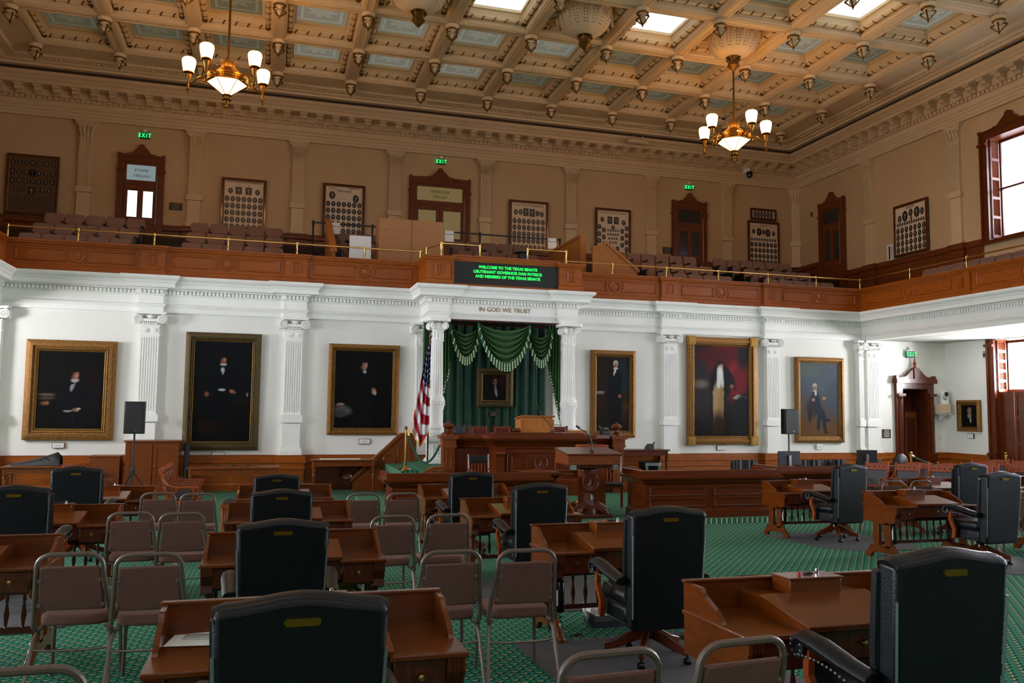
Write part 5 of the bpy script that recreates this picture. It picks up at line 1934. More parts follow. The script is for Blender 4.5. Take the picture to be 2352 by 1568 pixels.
# ================================================================ rostrum
DZ = .75
ds = MB().box(-2.55, 2.55, 18.62, YL - .1, 0, DZ).build('dais_floor', 'carpet')
struct(ds, 'raised green carpeted rostrum floor')
ds.name = 'floor_dais'
pf = MB().add([(-4.05, 13.63, .0), (3.7, 13.63, .0), (3.7, 18.62, 0), (-4.05, 18.62, 0), (-4.05, 13.63, .205), (3.7, 13.63, .205), (3.7, 18.62, .205), (-4.05, 18.62, .205)], [(4, 5, 6, 7), (0, 1, 5, 4), (1, 2, 6, 5), (2, 3, 7, 6), (3, 0, 4, 7)]).build('floor_platform', 'carpet')
struct(pf, 'low green carpeted platform in front of the rostrum')
PZ = .205

ro = thing('rostrum_desk', 'large carved reddish wood rostrum desk with star emblem and finials', 'rostrum', (0, 18.3, 0))
prof_r = [(.10, .2), (.10, .52), (.07, .55), (.05, .58), (.0, .6), (.0, 1.24), (.03, 1.26), (.04, 1.30), (.10, 1.36), (.2, 1.43), (.24, 1.47), (.24, 1.55), (.22, 1.56), (-.5, 1.56)]
pth = [(-1.95, .30), (-1.12, .12), (-1.06, -.30), (1.02, -.30), (1.08, .12), (1.92, .30)]
MB().sweep(prof_r, pth).build('front', 'wood_red', ro)
B(-1.95, -1.12, .12, .32, .2, 1.24).build('backing', 'wood_dark', ro)
B(1.08, 1.92, .12, .32, .2, 1.24).build('backing', 'wood_dark', ro)
B(-1.12, 1.08, -.25, .3, 1.56, 1.60).build('top_board', 'wood_red', ro, bevel=.01)
for s in (-1, 1):
    x = -2.04 if s < 0 else 2.04
    p = MB().box(x - .17, x + .17, .03, .37, 0, .2).box(x - .15, x + .15, .05, .35, .2, .62).box(x - .17, x + .17, .03, .37, .58, .66).box(x - .13, x + .13, .07, .33, .66, 1.30).box(x - .165, x + .165, .035, .365, 1.26, 1.31).box(x - .155, x + .155, .045, .355, 1.31, 1.45).box(x - .2, x + .2, 0, .4, 1.45, 1.53)
    po = p.build('corner_post', 'wood_oak', ro)
    q = MB()
    moulded_frame(q, [(x - .07, 1.2), (x - .07, .8), (x + .07, .8), (x + .07, 1.2)], .03, .02, .07)
    q.build('post_panel', 'wood_oak', po)
    MB().lathe([(.17, 1.53), (.17, 1.55), (.10, 1.6), (.05, 1.63), (.045, 1.655), (.10, 1.69), (.125, 1.735), (.10, 1.785), (.04, 1.81), (.03, 1.835), (0, 1.85)], (x, .2, 0), 18).build('finial', 'wood_red', po, smooth=True)
for x in (-.98, .94):
    MB().box(x - .09, x + .09, -.37, -.30, .6, 1.12).box(x - .11, x + .11, -.42, -.30, 1.12, 1.26).lathe([(.05, -.11), (.05, .11)], (x, -.40, 1.15), 10, 'x').build('bracket', 'wood_red', ro)
for x, hw in ((-.52, .2), (.5, .2)):
    q = MB()
    moulded_frame(q, [(x - hw, 1.1), (x - hw, .74), (x + hw, .74), (x + hw, 1.1)], .05, .03, -.30)
    q.build('panel_moulding', 'wood_red', ro)
q = MB()
moulded_frame(q, [(-.82, 1.17), (-.82, .66), (.78, .66), (.78, 1.17)], .04, .03, -.30)
q.build('panel_moulding', 'wood_red', ro)


def star_emblem(parent, loc, s=1., rx=0):
    mb = MB()
    mb.lathe([(.17 * s, 0), (.165 * s, -.02), (.15 * s, -.03), (.14 * s, -.015), (.13 * s, -.012)], n=28, axis='y')
    pts = []
    for k in range(10):
        a = PI / 2 + k * PI / 5
        r_ = (.085 if k % 2 == 0 else .036) * s
        pts.append((r_ * math.cos(a), r_ * math.sin(a)))
    n = len(mb.v)
    mb.add([(x, -.01, z) for x, z in pts] + [(0, -.045, 0)], [(i, (i + 1) % 10, 10) for i in range(10)])
    for k in range(16):
        a = PI * (.15 + .0) + k * 2 * PI / 16
        mb.lathe([(0, -.03), (.014 * s, 0), (0, .03)], (.112 * s * math.cos(a), -.012, .112 * s * math.sin(a)), 5)
    ob = mb.build('star_emblem', 'wood_red', parent, smooth=True)
    ob.location = loc
    return ob


star_emblem(ro, (-.01, -.30, .92))
# stair wall with medallion, steps, low stringer
sw = thing('stair_wall', 'sloping panelled wooden stair wall left of the rostrum', 'stair wall', (-2.85, 21.78, 0))
MB().prism([(-.95, 0), (.60, 0), (.60, 1.40), (.27, 1.40), (-.95, .27)], 'y', 0, .12).build('wall', 'wood_oak', sw)
MB().prism([(-1.0, .24), (.27, 1.40), (.62, 1.40), (.62, 1.48), (.25, 1.48), (-1.0, .33)], 'y', -.05, .16).build('capping', 'wood_oak', sw)
q = MB()
moulded_frame(q, [(.18, 1.12), (.14, .80), (.12, .60), (.24, .52), (.5, .62), (.5, 1.22), (.28, 1.22)], .04, .025, 0)
q.build('panel_moulding', 'wood_oak', sw)
q = MB()
moulded_frame(q, [(-.30, .70), (-.55, .45), (-.3, .38), (-.16, .50)], .035, .025, 0)
q.build('panel_moulding', 'wood_oak', sw)
MB().lathe([(.17, 0), (.16, -.03), (.14, -.04), (.125, -.01), (.105, -.005), (0, -.015)], (-.04, 0, .79), 24, 'y').build('medallion', 'wood_oak', sw, smooth=True)
B(.60, .66, -.02, .14, 0, 1.48).build('newel', 'wood_oak', sw)
for k, (y0, z1) in enumerate(((18.5, .36), (18.85, .53), (19.1, .70))):
    struct(B(-3.0, -2.53, y0, 21.76, .0, z1).build('floor_step', 'carpet'), 'green carpeted step up to the rostrum')
sr = thing('stair_stringer', 'low slanted wooden stringer at the foot of the rostrum post', 'stringer', (-2.55, 18.0, 0))
MB().prism([(-.75, .21), (.32, .21), (.32, .78), (.12, .78), (-.75, .32)], 'y', -.06, .06).build('board', 'wood_oak', sr)
MB().prism([(-.8, .30), (.10, .80), (.33, .80), (.33, .87), (.07, .87), (-.8, .38)], 'y', -.09, .09).build('capping', 'wood_oak', sr)
rs = thing('dais_step', 'wooden stepped end of the rostrum right of the reading desk', 'step', (2.5, 18.45, 0))
MB().prism([(-.28, 0), (.75, 0), (.75, .25), (-.0, .72), (-.28, .72)], 'y', 0, .12).build('board', 'wood_oak', rs)
MB().prism([(-.28, .72), (.02, .72), (.8, .24), (.8, .32), (.05, .8), (-.28, .8)], 'y', -.04, .16).build('capping', 'wood_oak', rs)

# stanchions with green velvet rope
def stanchion(x, y, z, label, h=1.0):
    o = thing('stanchion', label, 'stanchion', (x, y, z))
    MB().lathe([(.16, 0), (.16, .02), (.12, .04), (.06, .07), (.035, .1)], n=20).build('base', 'brass', o, smooth=True)
    MB().lathe([(.028, .1), (.028, h - .06)], n=10).build('post', 'brass', o, smooth=True)
    MB().lathe([(.045, h - .08), (.045, h - .03), (.025, h - .01), (.04, h + .03), (.02, h + .06), (0, h + .065)], n=12).build('head', 'brass', o, smooth=True)
    return o


def rope(a, b, sag, label):
    a, b = Vector(a), Vector(b)
    o = thing('velvet_rope', label, 'rope', a)
    pts = []
    for k in range(21):
        t = k / 20
        p = (b - a) * t
        p.z -= sag * 4 * t * (1 - t)
        pts.append(p)
    MB().tube(pts[1:-1], .026, 8).build('rope_core', 'rope_green', o, smooth=True)
    MB().tube(pts[:2], .03, 8).build('end_cap', 'brass', o)
    MB().tube(pts[-2:], .03, 8).build('end_cap', 'brass', o)


stanchion(-2.87, 19.25, .702, 'brass stanchion post on the rostrum stair', .95)
rope((-2.84, 19.25, 1.62), (-2.16, 18.62, 1.42), .62, 'green velvet rope sagging across the rostrum stair')
# chairs on the rostrum
def dais_chair(x, y, label, m='leather_red', zt=.98, rz=PI):
    o = thing('rostrum_chair', label, 'chair', (x, y, DZ), rz, 'leather chairs on the rostrum')
    B(-.23, .23, -.2, .24, .40, .48).build('seat', m, o, bevel=.02)
    MB().box(-.19, .19, -.245, -.20, .55, zt - .02).build('backrest', m, o, bevel=.015)
    for s in (-1, 1):
        B(s * .21 - .02, s * .21 + .02, -.25, -.205, 0, zt).build('leg', 'wood_red', o)
        B(s * .21 - .02, s * .21 + .02, .18, .22, 0, .40).build('leg', 'wood_red', o)
    nl = MB()
    for k in range(9):
        nl.lathe([(.008, -.198), (.006, -.19), (0, -.188)], (-.16 + .04 * k, 0, zt - .06), 5, 'y')
    for s in (-1, 1):
        for k in range(6):
            nl.lathe([(.008, -.198), (.006, -.19), (0, -.188)], (s * .165, 0, zt - .06 - .05 * k), 5, 'y')
    stuff(nl.build('nail_heads', 'brass', o))


dais_chair(-1.57, 19.45, 'red leather rostrum chair nearest the left column')
dais_chair(-1.03, 19.45, 'red leather rostrum chair, second from the left column')
dais_chair(-.46, 19.45, 'red leather rostrum chair just left of the lectern')
dais_chair(1.0, 19.45, 'red leather rostrum chair right of the lectern')
dais_chair(.55, 19.8, 'dark blue high backed chair peeking out behind the lectern', 'leather', 1.2)
le = thing('lectern', 'small light wood lectern standing on the rostrum desk', 'lectern', (0, 18.5, 1.605))
MB().prism([(-.18, 0), (.22, 0), (.22, .30), (-.18, .36)], 'x', -.36, .36).build('body', 'wood_light', le)
MB().prism([(-.24, .355), (.26, .29), (.26, .32), (-.24, .385)], 'x', -.42, .42).build('top', 'wood_light', le, bevel=.006)
B(-.40, -.36, -.2, .24, 0, .30).build('side_panel', 'wood_light', le)
B(.36, .40, -.2, .24, 0, .3).build('side_panel', 'wood_light', le)


def gooseneck(x, y, z, label, pts):
    o = thing('microphone', label, 'microphone', (x, y, z))
    MB().lathe([(.06, 0), (.06, .02), (.025, .035), (.02, .07)], n=14).build('base', 'black_plastic', o, smooth=True)
    MB().tube(pts, [.011] * (len(pts) - 1) + [.008], 6).build('neck', 'black_plastic', o, smooth=True)
    a, b = Vector(pts[-2]), Vector(pts[-1])
    d = (b - a).normalized()
    MB().tube([b, b + d * .02, b + d * .09], [.012, .02, .02], 8).build('capsule', 'black_plastic', o, smooth=True)


gooseneck(.30, 18.10, 1.6, 'long black boom microphone in front of the rostrum lectern', [(0, 0, .03), (-.02, 0, .12), (-.12, 0, .24), (-.28, .02, .42), (-.36, .02, .56)])
g = thing('gavel', 'dark wooden gavel lying on the rostrum desk', 'gavel', (-.55, 18.15, 1.605))
MB().lathe([(.04, -.09), (.05, -.08), (.045, -.02), (.045, .02), (.05, .08), (.04, .09)], (0, 0, .05), 12, 'x').build('head', 'wood_dark', g, smooth=True)
MB().tube([(0, .02, .04), (.16, .18, .02)], .014, 8).build('handle', 'wood_dark', g, smooth=True)


def phone(x, y, z, label, rz=0):
    o = thing('desk_phone', label, 'telephone', (x, y, z), rz)
    MB().prism([(-.11, 0), (.11, 0), (.11, .15), (.08, .16), (-.11, .05)], 'x', -.1, .1).build('base', 'phone_grey', o, bevel=.008)
    MB().tube([(-.11, -.09, .09), (-.12, -.05, .11), (-.12, .05, .165), (-.11, .09, .18)], [.028, .02, .02, .028], 8).build('handset', 'phone_grey', o, smooth=True)
    B(-.03, .07, .0, .06, .125, .13).xf(Matrix.Rotation(.4, 4, 'X')).build('keypad', 'grey_metal', o)


phone(1.72, 18.42, 1.565, 'dark desk telephone by the right finial of the rostrum')
phone(-1.80, 18.52, 1.565, 'dark desk telephone by the left finial of the rostrum', PI)
wt = thing('wooden_tray', 'flat light wooden tray on the right of the rostrum desk', 'tray', (.95, 18.25, 1.605))
B(-.22, .22, -.1, .1, 0, .015).build('bottom', 'wood_light', wt)
MB().box(-.22, .22, -.1, -.085, .015, .05).box(-.22, .22, .085, .1, .015, .05).box(-.22, -.205, -.085, .085, .015, .05).box(.205, .22, -.085, .085, .015, .05).build('rim', 'wood_light', wt)

# ================================================================ counters on the platform
def counter(x0, x1, y, z0, h, dep, label, cols, tilt=0):
    o = thing('counter', label, 'counter', ((x0 + x1) / 2, y, z0), tilt)
    hw = (x1 - x0) / 2 - .16
    k = h / .87
    prof = [(.04, 0), (.04, .12 * k), (.01, .15 * k), (0, .16 * k), (0, .60 * k), (.02, .61 * k), (.05, .63 * k), (.10, .68 * k), (.155, .72 * k), (.16, .755 * k), (.13, .765 * k), (.11, .775 * k), (.11, .86 * k), (.09, .87 * k), (.05, .87 * k), (.05, .79 * k), (-.6, .79 * k)]
    MB().sweep(prof, [(-hw, dep), (-hw, 0), (hw, 0), (hw, dep)]).build('carcase', 'wood_red', o)
    B(-hw, hw, .05, dep, .70 * k, .785 * k).build('worktop', 'wood_red', o)
    pw = 2 * hw / cols
    for c in range(cols):
        for (a, b) in ((.2, .36), (.4, .56)):
            q = MB()
            xa, xb = -hw + c * pw + .08, -hw + (c + 1) * pw - .08
            moulded_frame(q, [(xa, b * k), (xa, a * k), (xb, a * k), (xb, b * k)], .035, .025, 0)
            q.build('panel_moulding', 'wood_red', o)
    for s in (-1, 1):
        for (a, b) in ((.2, .36), (.4, .56)):
            q = MB()
            moulded_frame(q, [(-dep / 2 + .08, b * k), (-dep / 2 + .08, a * k), (dep / 2 - .08, a * k), (dep / 2 - .08, b * k)], .035, .025, 0)
            ob = q.build('panel_moulding', 'wood_red', o)
            ob.location = (s * hw, dep / 2, 0)
            ob.rotation_euler = (0, 0, s * PI / 2)
    return o


counter(-4.05, -1.05, 14.25, PZ, .82, .75, 'long wooden clerk counter left of the reading desk', 3)
counter(.40, 3.30, 13.80, PZ, .86, .75, 'long wooden clerk counter right of the reading desk', 2)
ce = thing('counter_end', 'pale topped end panel between the left counter and the reading desk', 'panel', (-.95, 15.05, PZ))
B(-.26, .26, -.03, .45, 0, .62).build('panel', 'wood_oak', ce)
MB().sweep([(0, .62), (.03, .64), (.05, .68), (.08, .70), (.08, .75), (-.2, .76)], [(-.26, .45), (-.26, -.03), (.26, -.03), (.26, .45)]).build('cornice', 'wood_oak', ce)
counter(4.45, 8.3, 15.75, fz(15.75), .92, .8, 'wooden side counter carrying two computer monitors', 3)

# reading desk on a pedestal
rd = thing('reading_desk', 'carved wooden reading desk on a turned pedestal with star emblem', 'lectern', (-.32, 14.35, PZ))
B(-.36, .36, -.33, .33, 0, .07).build('plinth', 'wood_dark', rd, bevel=.01)
for k in range(4):
    a = PI / 4 + k * PI / 2
    MB().tube([(.1 * math.cos(a), .1 * math.sin(a), .22), (.24 * math.cos(a), .24 * math.sin(a), .18), (.36 * math.cos(a), .36 * math.sin(a), .12), (.38 * math.cos(a), .38 * math.sin(a), .07)], [.09, .085, .075, .05], 8).build('scroll_foot', 'wood_dark', rd, smooth=True)
MB().lathe([(.27, .07), (.26, .16), (.2, .22), (.17, .32), (.155, .40), (.15, .42), (.15, .80), (.17, .82), (.16, .86), (.19, .90), (.16, .92)], n=8).build('column', 'wood_dark', rd)
star_emblem(rd, (0, -.145, .62), 1.)
MB().box(-.40, .40, -.26, .26, .88, .95).build('bearer', 'wood_dark', rd, bevel=.01)
MB().prism([(-.34, .95), (.34, .95), (.34, 1.20), (-.34, 1.12)], 'x', -.5, .5).build('box', 'wood_oak', rd)
MB().prism([(-.37, 1.115), (.37, 1.2), (.37, 1.23), (-.37, 1.145)], 'x', -.53, .53).build('top', 'wood_red', rd, bevel=.006)
for sx in (-1, 1):
    B(sx * .40 - .05, sx * .40 + .05, -.36, -.27, .86, .945).build('acrylic_foot', 'steel', rd)
gooseneck(-.30, 14.2, 1.37, 'black gooseneck microphone on the reading desk', [(0, 0, .03), (0, 0, .16), (-.03, .0, .26), (-.12, .02, .36), (-.22, .02, .42)])
bx_ = thing('document_box', 'reddish wooden document box with black handle behind the reading desk', 'box', (-.02, 14.9, 1.0))
B(-.3, .3, -.1, .1, .2, .47).build('box', 'wood_chair', bx_, bevel=.01)
B(-.08, .08, -.04, .04, .47, .50).build('handle', 'black_plastic', bx_, bevel=.006)
B(-.25, .25, -.08, .08, -.8, .2).build('pillar', 'wood_oak', bx_)


def spindle_chair(x, y, z, rz, label):
    o = thing('clerk_chair', label, 'chair', (x, y, z), rz, 'spindle back clerk chairs')
    B(-.22, .22, -.22, .22, .43, .48).build('seat', 'leather_black', o, bevel=.015)
    MB().box(-.23, .23, -.23, .23, .38, .43).build('seat_frame', 'wood_red', o)
    for s in (-1, 1):
        MB().tube([(s * .21, -.22, 0), (s * .21, -.22, .44), (s * .215, -.29, .98)], [.018, .022, .02], 6).build('leg', 'wood_red', o)
        MB().lathe([(.018, 0), (.025, .06), (.018, .12), (.026, .2), (.018, .28), (.024, .38)], (s * .2, .2, 0), 8).build('leg', 'wood_red', o, smooth=True)
        MB().lathe([(.014, .48), (.022, .54), (.014, .6), (.02, .66)], (s * .22, .14, 0), 8).build('arm_post', 'wood_red', o, smooth=True)
        B(s * .22 - .025, s * .22 + .025, -.25, .2, .66, .69).build('armrest', 'wood_red', o, bevel=.008)
    MB().box(-.2, .2, -.30, -.26, .80, .96).build('backrest', 'leather_black', o, bevel=.015)
    for k in range(5):
        MB().lathe([(.008, .46), (.018, .6), (.007, .7), (.008, .8)], (-.14 + .07 * k, -.25, 0), 6).build('spindle', 'wood_chair', o, smooth=True)


spindle_chair(-1.72, 16.7, PZ, PI, 'spindle back clerk chair with black leather crest before the rostrum')
spindle_chair(.72, 15.7, PZ, R(160), 'spindle back clerk chair right of the reading desk')

# ================================================================ tables, cabinet and speakers along the wall
def table(x0, x1, y0, y1, z, label, m='wood_oak', panel=True):
    o = thing('side_table', label, 'table', ((x0 + x1) / 2, (y0 + y1) / 2, 0))
    hx_, hy_ = (x1 - x0) / 2, (y1 - y0) / 2
    B(-hx_, hx_, -hy_, hy_, z - .04, z).build('tabletop', m, o, bevel=.008)
    MB().box(-hx_ + .06, hx_ - .06, -hy_ + .05, -hy_ + .08, z - .17, z - .04).box(-hx_ + .06, hx_ - .06, hy_ - .08, hy_ - .05, z - .17, z - .04).box(-hx_ + .05, -hx_ + .08, -hy_ + .05, hy_ - .05, z - .17, z - .04).box(hx_ - .08, hx_ - .05, -hy_ + .05, hy_ - .05, z - .17, z - .04).build('apron', m, o)
    for sx in (-1, 1):
        for sy in (-1, 1):
            k = z / .8
            MB().lathe([(.02, 0), (.03, .04 * k), (.02, .08 * k), (.03, .25 * k), (.035, .42 * k), (.025, .48 * k), (.045, .51 * k), (.03, .54 * k), (.045, .57 * k), (.045, .76 * k)], (sx * (hx_ - .08), sy * (hy_ - .08), 0), 10).build('leg', m, o, smooth=True)
    return o


table(-4.86, -3.24, 21.42, 22.05, .82, 'wooden side table with turned legs left of the rostrum stair')
table(-7.67, -5.62, 20.5, 21.2, .71, 'long wooden side table under the tall bronze framed portrait')
table(-11.55, -9.95, 20.9, 21.6, .74, 'wooden side table under the leftmost portrait')
table(3.1, 4.98, 21.5, 22.1, 1.05, 'tall wooden side table under the narrow gilt portrait', 'wood_red')
ps = thing('paper_stack', 'long white sheet lying on the side table by the stair', 'paper', (-4.15, 21.6, .822))
B(-.5, .5, -.1, .1, 0, .012).build('sheets', 'paper', ps)
B(-.5, .5, -.1, .1, .0125, .0135).build('top_sheet', 'paper', ps)
pb = thing('table_back_panel', 'dark carved wooden panel under the left side table', 'panel', (-4.0, 22.15, .05))
B(-.7, .7, 0, .04, 0, .6).build('board', 'wood_dark', pb)
MB().lathe([(.16, 0), (.15, -.03), (.12, -.01), (0, -.01)], (.05, 0, .35), 20, 'y').build('medallion', 'wood_dark', pb, smooth=True)
pr = thing('printer', 'silver and black printer on the shelf of the tall side table', 'printer', (4.46, 21.75, .40))
B(-.25, .25, -.2, .2, 0, .3).build('body', 'black_plastic', pr, bevel=.02)
B(-.23, .23, -.23, -.2, .02, .27).build('front_panel', 'steel', pr, bevel=.01)
B(-.15, .15, -.235, -.23, .08, .2).build('paper_slot', 'black_gloss', pr)
B(3.3, 4.85, 21.55, 22.05, .36, .40).build('shelf_tmp', 'wood_dark')
sh_ = bpy.data.objects['shelf_tmp']
sh_.name = 'low_shelf'
tag(sh_, 'dark wooden shelf carrying the printer', 'shelf')
phone(4.45, 21.75, 1.052, 'small black telephone on the tall side table', PI)
for k, x in enumerate((-7.0, -6.68, -6.34)):
    u = tag(B(-.03, .03, -.03, .03, 0, .05).build('table_socket', 'phone_grey', bevel=.005), '%s of three small grey sockets on the long side table' % ('leftmost', 'middle', 'rightmost')[k], 'socket', 'sockets on the long side table')
    u.location = (x, 21.0, .711)
ca = thing('cabinet', 'tall reddish wooden two door cabinet below the left loudspeaker', 'cabinet', (-8.52, 21.8, 0))
B(-.6, .6, -.3, .3, 0, 1.25).build('body', 'wood_oak', ca)
B(-.64, .64, -.34, .32, 1.25, 1.29).build('top', 'wood_oak', ca, bevel=.008)
for s in (-1, 1):
    a, b = sorted((s * .01, s * .57))
    d = B(a, b, -.325, -.30, .06, 1.2).build('door', 'wood_oak', ca)
    MB().box(a, a + .08, -.335, -.325, .06, 1.2).box(b - .08, b, -.335, -.325, .06, 1.2).box(a + .08, b - .08, -.335, -.325, 1.1, 1.2).box(a + .08, b - .08, -.335, -.325, .06, .18).build('rails', 'wood_oak', d)
MB().lathe([(.0, -.37), (.018, -.36), (.008, -.34)], (.05, 0, .68), 8, 'y').build('knob', 'brass_old', ca)
wb_ = thing('wooden_chest', 'low wooden chest between the left side table and tall cabinet', 'chest', (-9.55, 21.75, 0))
B(-.32, .32, -.25, .25, 0, .9).build('body', 'wood_oak', wb_)
B(-.34, .34, -.27, .27, .9, .94).build('lid', 'wood_oak', wb_, bevel=.006)
fc = thing('folded_chair', 'black folded chair leaning against the tall cabinet', 'chair', (-7.78, 21.7, 0))
MB().prism([(-.12, .02), (.12, .0), (.06, 1.2), (.0, 1.25), (-.05, 1.2)], 'x', -.06, .06).build('folded_frame', 'black_plastic', fc, bevel=.03)
MB().tube([(-.0, -.16, .0), (-.0, -.06, 1.0)], .015, 6).build('leg', 'black_plastic', fc)
ba = thing('black_bag', 'black soft equipment bag lying on the leftmost side table', 'bag', (-10.9, 21.2, .742))
MB().grid(lambda u, v: (-.5 + 1.0 * u, (.16) * math.cos(v * PI) * (.6 + .4 * u), (.06 + .27 * u**1.6 * (1 if u < .93 else .6)) * math.sin(v * PI) + .002), 14, 10).build('body', 'leather_black', ba, smooth=True)
MB().tube([(.1, -.17, .1), (.2, -.2, .2), (.3, -.18, .12)], .012, 6).build('strap', 'black_plastic', ba)
bo = thing('open_book', 'white open papers on the leftmost side table', 'paper', (-10.12, 21.05, .742))
MB().grid(lambda u, v: (-.16 + .32 * u, -.1 + .2 * v, .03 * abs(math.sin(u * PI))), 10, 2).build('pages', 'paper', bo, smooth=True)
B(-.17, .17, -.11, .11, -.001, .002).build('cover', 'phone_grey', bo)


def speaker(x, y, z0, zb, zt, w_, label, slabel):
    st = thing('speaker_stand', slabel, 'stand', (x, y, z0))
    MB().tube([(0, 0, .25), (0, 0, zb - z0)], .022, 8).build('pole', 'black_plastic', st, smooth=True)
    MB().lathe([(.045, .6), (.05, .62), (.05, .72), (.03, .74)], n=10).build('collar', 'phone_grey', st, smooth=True)
    for k in range(3):
        a = k * 2 * PI / 3 + .3
        MB().tube([(.02 * math.cos(a), .02 * math.sin(a), .62), (.45 * math.cos(a), .45 * math.sin(a), .02)], .014, 6).build('leg', 'black_plastic', st)
        MB().tube([(.02 * math.cos(a), .02 * math.sin(a), .28), (.24 * math.cos(a), .24 * math.sin(a), .31)], .009, 5).build('brace', 'black_plastic', st)
    o = thing('loudspeaker', label, 'loudspeaker', (x, y, zb))
    h = zt - zb
    MB().prism([(-w_ / 2, -.17), (w_ / 2, -.17), (w_ / 2, .02), (w_ * .28, .18), (-w_ * .28, .18), (-w_ / 2, .02)], 'z', 0, h).build('cabinet', 'black_plastic', o, bevel=.015)
    B(-w_ / 2 + .025, w_ / 2 - .025, -.185, -.17, .03, h - .03).build('grille', 'black_plastic', o, bevel=.006)
    B(.03, .06, -.187, -.185, .07, .085).build('badge', 'steel', o)


speaker(-8.80, 20.5, 0, 1.48, 2.2, .42, 'black loudspeaker on a pole left of the tall cabinet top', 'black tripod speaker stand in front of the tall cabinet')
speaker(8.28, 20.7, 0, 1.52, 2.23, .46, 'black loudspeaker on a pole beside the blue grey portrait', 'black speaker stand behind the side counter')
# monitors and chairs behind the side counter
def monitor(x, y, z, w_, h, rz, label):
    o = thing('monitor', label, 'monitor', (x, y, z), rz)
    B(-w_ / 2, w_ / 2, -.02, .02, .06, .06 + h).build('screen', 'black_plastic', o, bevel=.008)
    MB().box(-.03, .03, -.05, -.02, .0, .06 + h * .7).build('stand', 'steel', o)
    MB().box(-.12, .12, -.11, .06, 0, .012).build('foot', 'steel', o, bevel=.004)


monitor(5.22, 16.25, .06 + .84, .56, .31, 0, 'back of a black computer monitor below the right loudspeaker')
monitor(7.28, 16.25, .06 + .84, .46, .33, R(-18), 'back of a black computer monitor below the corner pilaster')


def tufted(x, y, label, rz=0):
    o = thing('tufted_chair', label, 'chair', (x, y, 0), rz, 'black tufted chairs behind the side counter')
    MB().grid(lambda u, v: (.33 * math.sin((u - .5) * PI), .28 - .33 * math.cos((u - .5) * PI) + .012 * math.cos(u * 8 * 2 * PI), .5 + .50 * v - .05 * (2 * u - 1)**2 * v), 64, 8).build('backrest', 'leather_black', o, smooth=True)
    MB().lathe([(.0, .40), (.29, .40), (.30, .45), (.27, .50), (0, .51)], (0, .2, 0), 20).build('seat', 'leather_black', o, smooth=True)
    MB().lathe([(.28, 0), (.28, .03), (.05, .06), (.04, .4)], (0, .2, 0), 12).build('base', 'wood_dark', o)


tufted(6.7, 17.4, 'black tufted chair between the two monitors, left one')
tufted(7.55, 17.6, 'black tufted chair just left of the second monitor')
tufted(8.45, 17.4, 'black tufted chair just right of the second monitor')
tufted(5.0, 17.5, 'black tufted chair half hidden left of the first monitor')
oc = thing('office_chair', 'dark blue round backed office chair beside the lower door', 'chair', (10.6, 19.2, 0))
MB().lathe([(0, -.06), (.2, -.05), (.27, 0), (.2, .05), (0, .06)], (0, -.2, .78), 24, 'y').build('backrest', 'leather', oc, smooth=True)
MB().lathe([(0, .45), (.24, .45), (.26, .49), (.2, .53), (0, .54)], n=20).build('seat', 'leather', oc, smooth=True)
MB().lathe([(.03, .08), (.03, .45)], n=8).tube([(0, -.22, .48), (0, -.26, .75)], .02, 6).build('column', 'black_plastic', oc)
for k in range(5):
    a = k * 2 * PI / 5
    MB().tube([(0, 0, .1), (.28 * math.cos(a), .28 * math.sin(a), .05)], .02, 6).lathe([(.0, 0), (.03, .02), (.03, .04), (0, .06)], (.28 * math.cos(a), .28 * math.sin(a), 0), 8).build('leg', 'black_plastic', oc)
stanchion(11.3, 19.4, 0, 'brass stanchion post in front of the lower door', 1.02)
stanchion(14.2, 19.0, 0, 'brass stanchion post before the right wall wainscot', 1.02)
rope((11.32, 19.4, .98), (12.6, 19.2, .72), .12, 'green velvet rope hanging from the stanchion by the lower door')
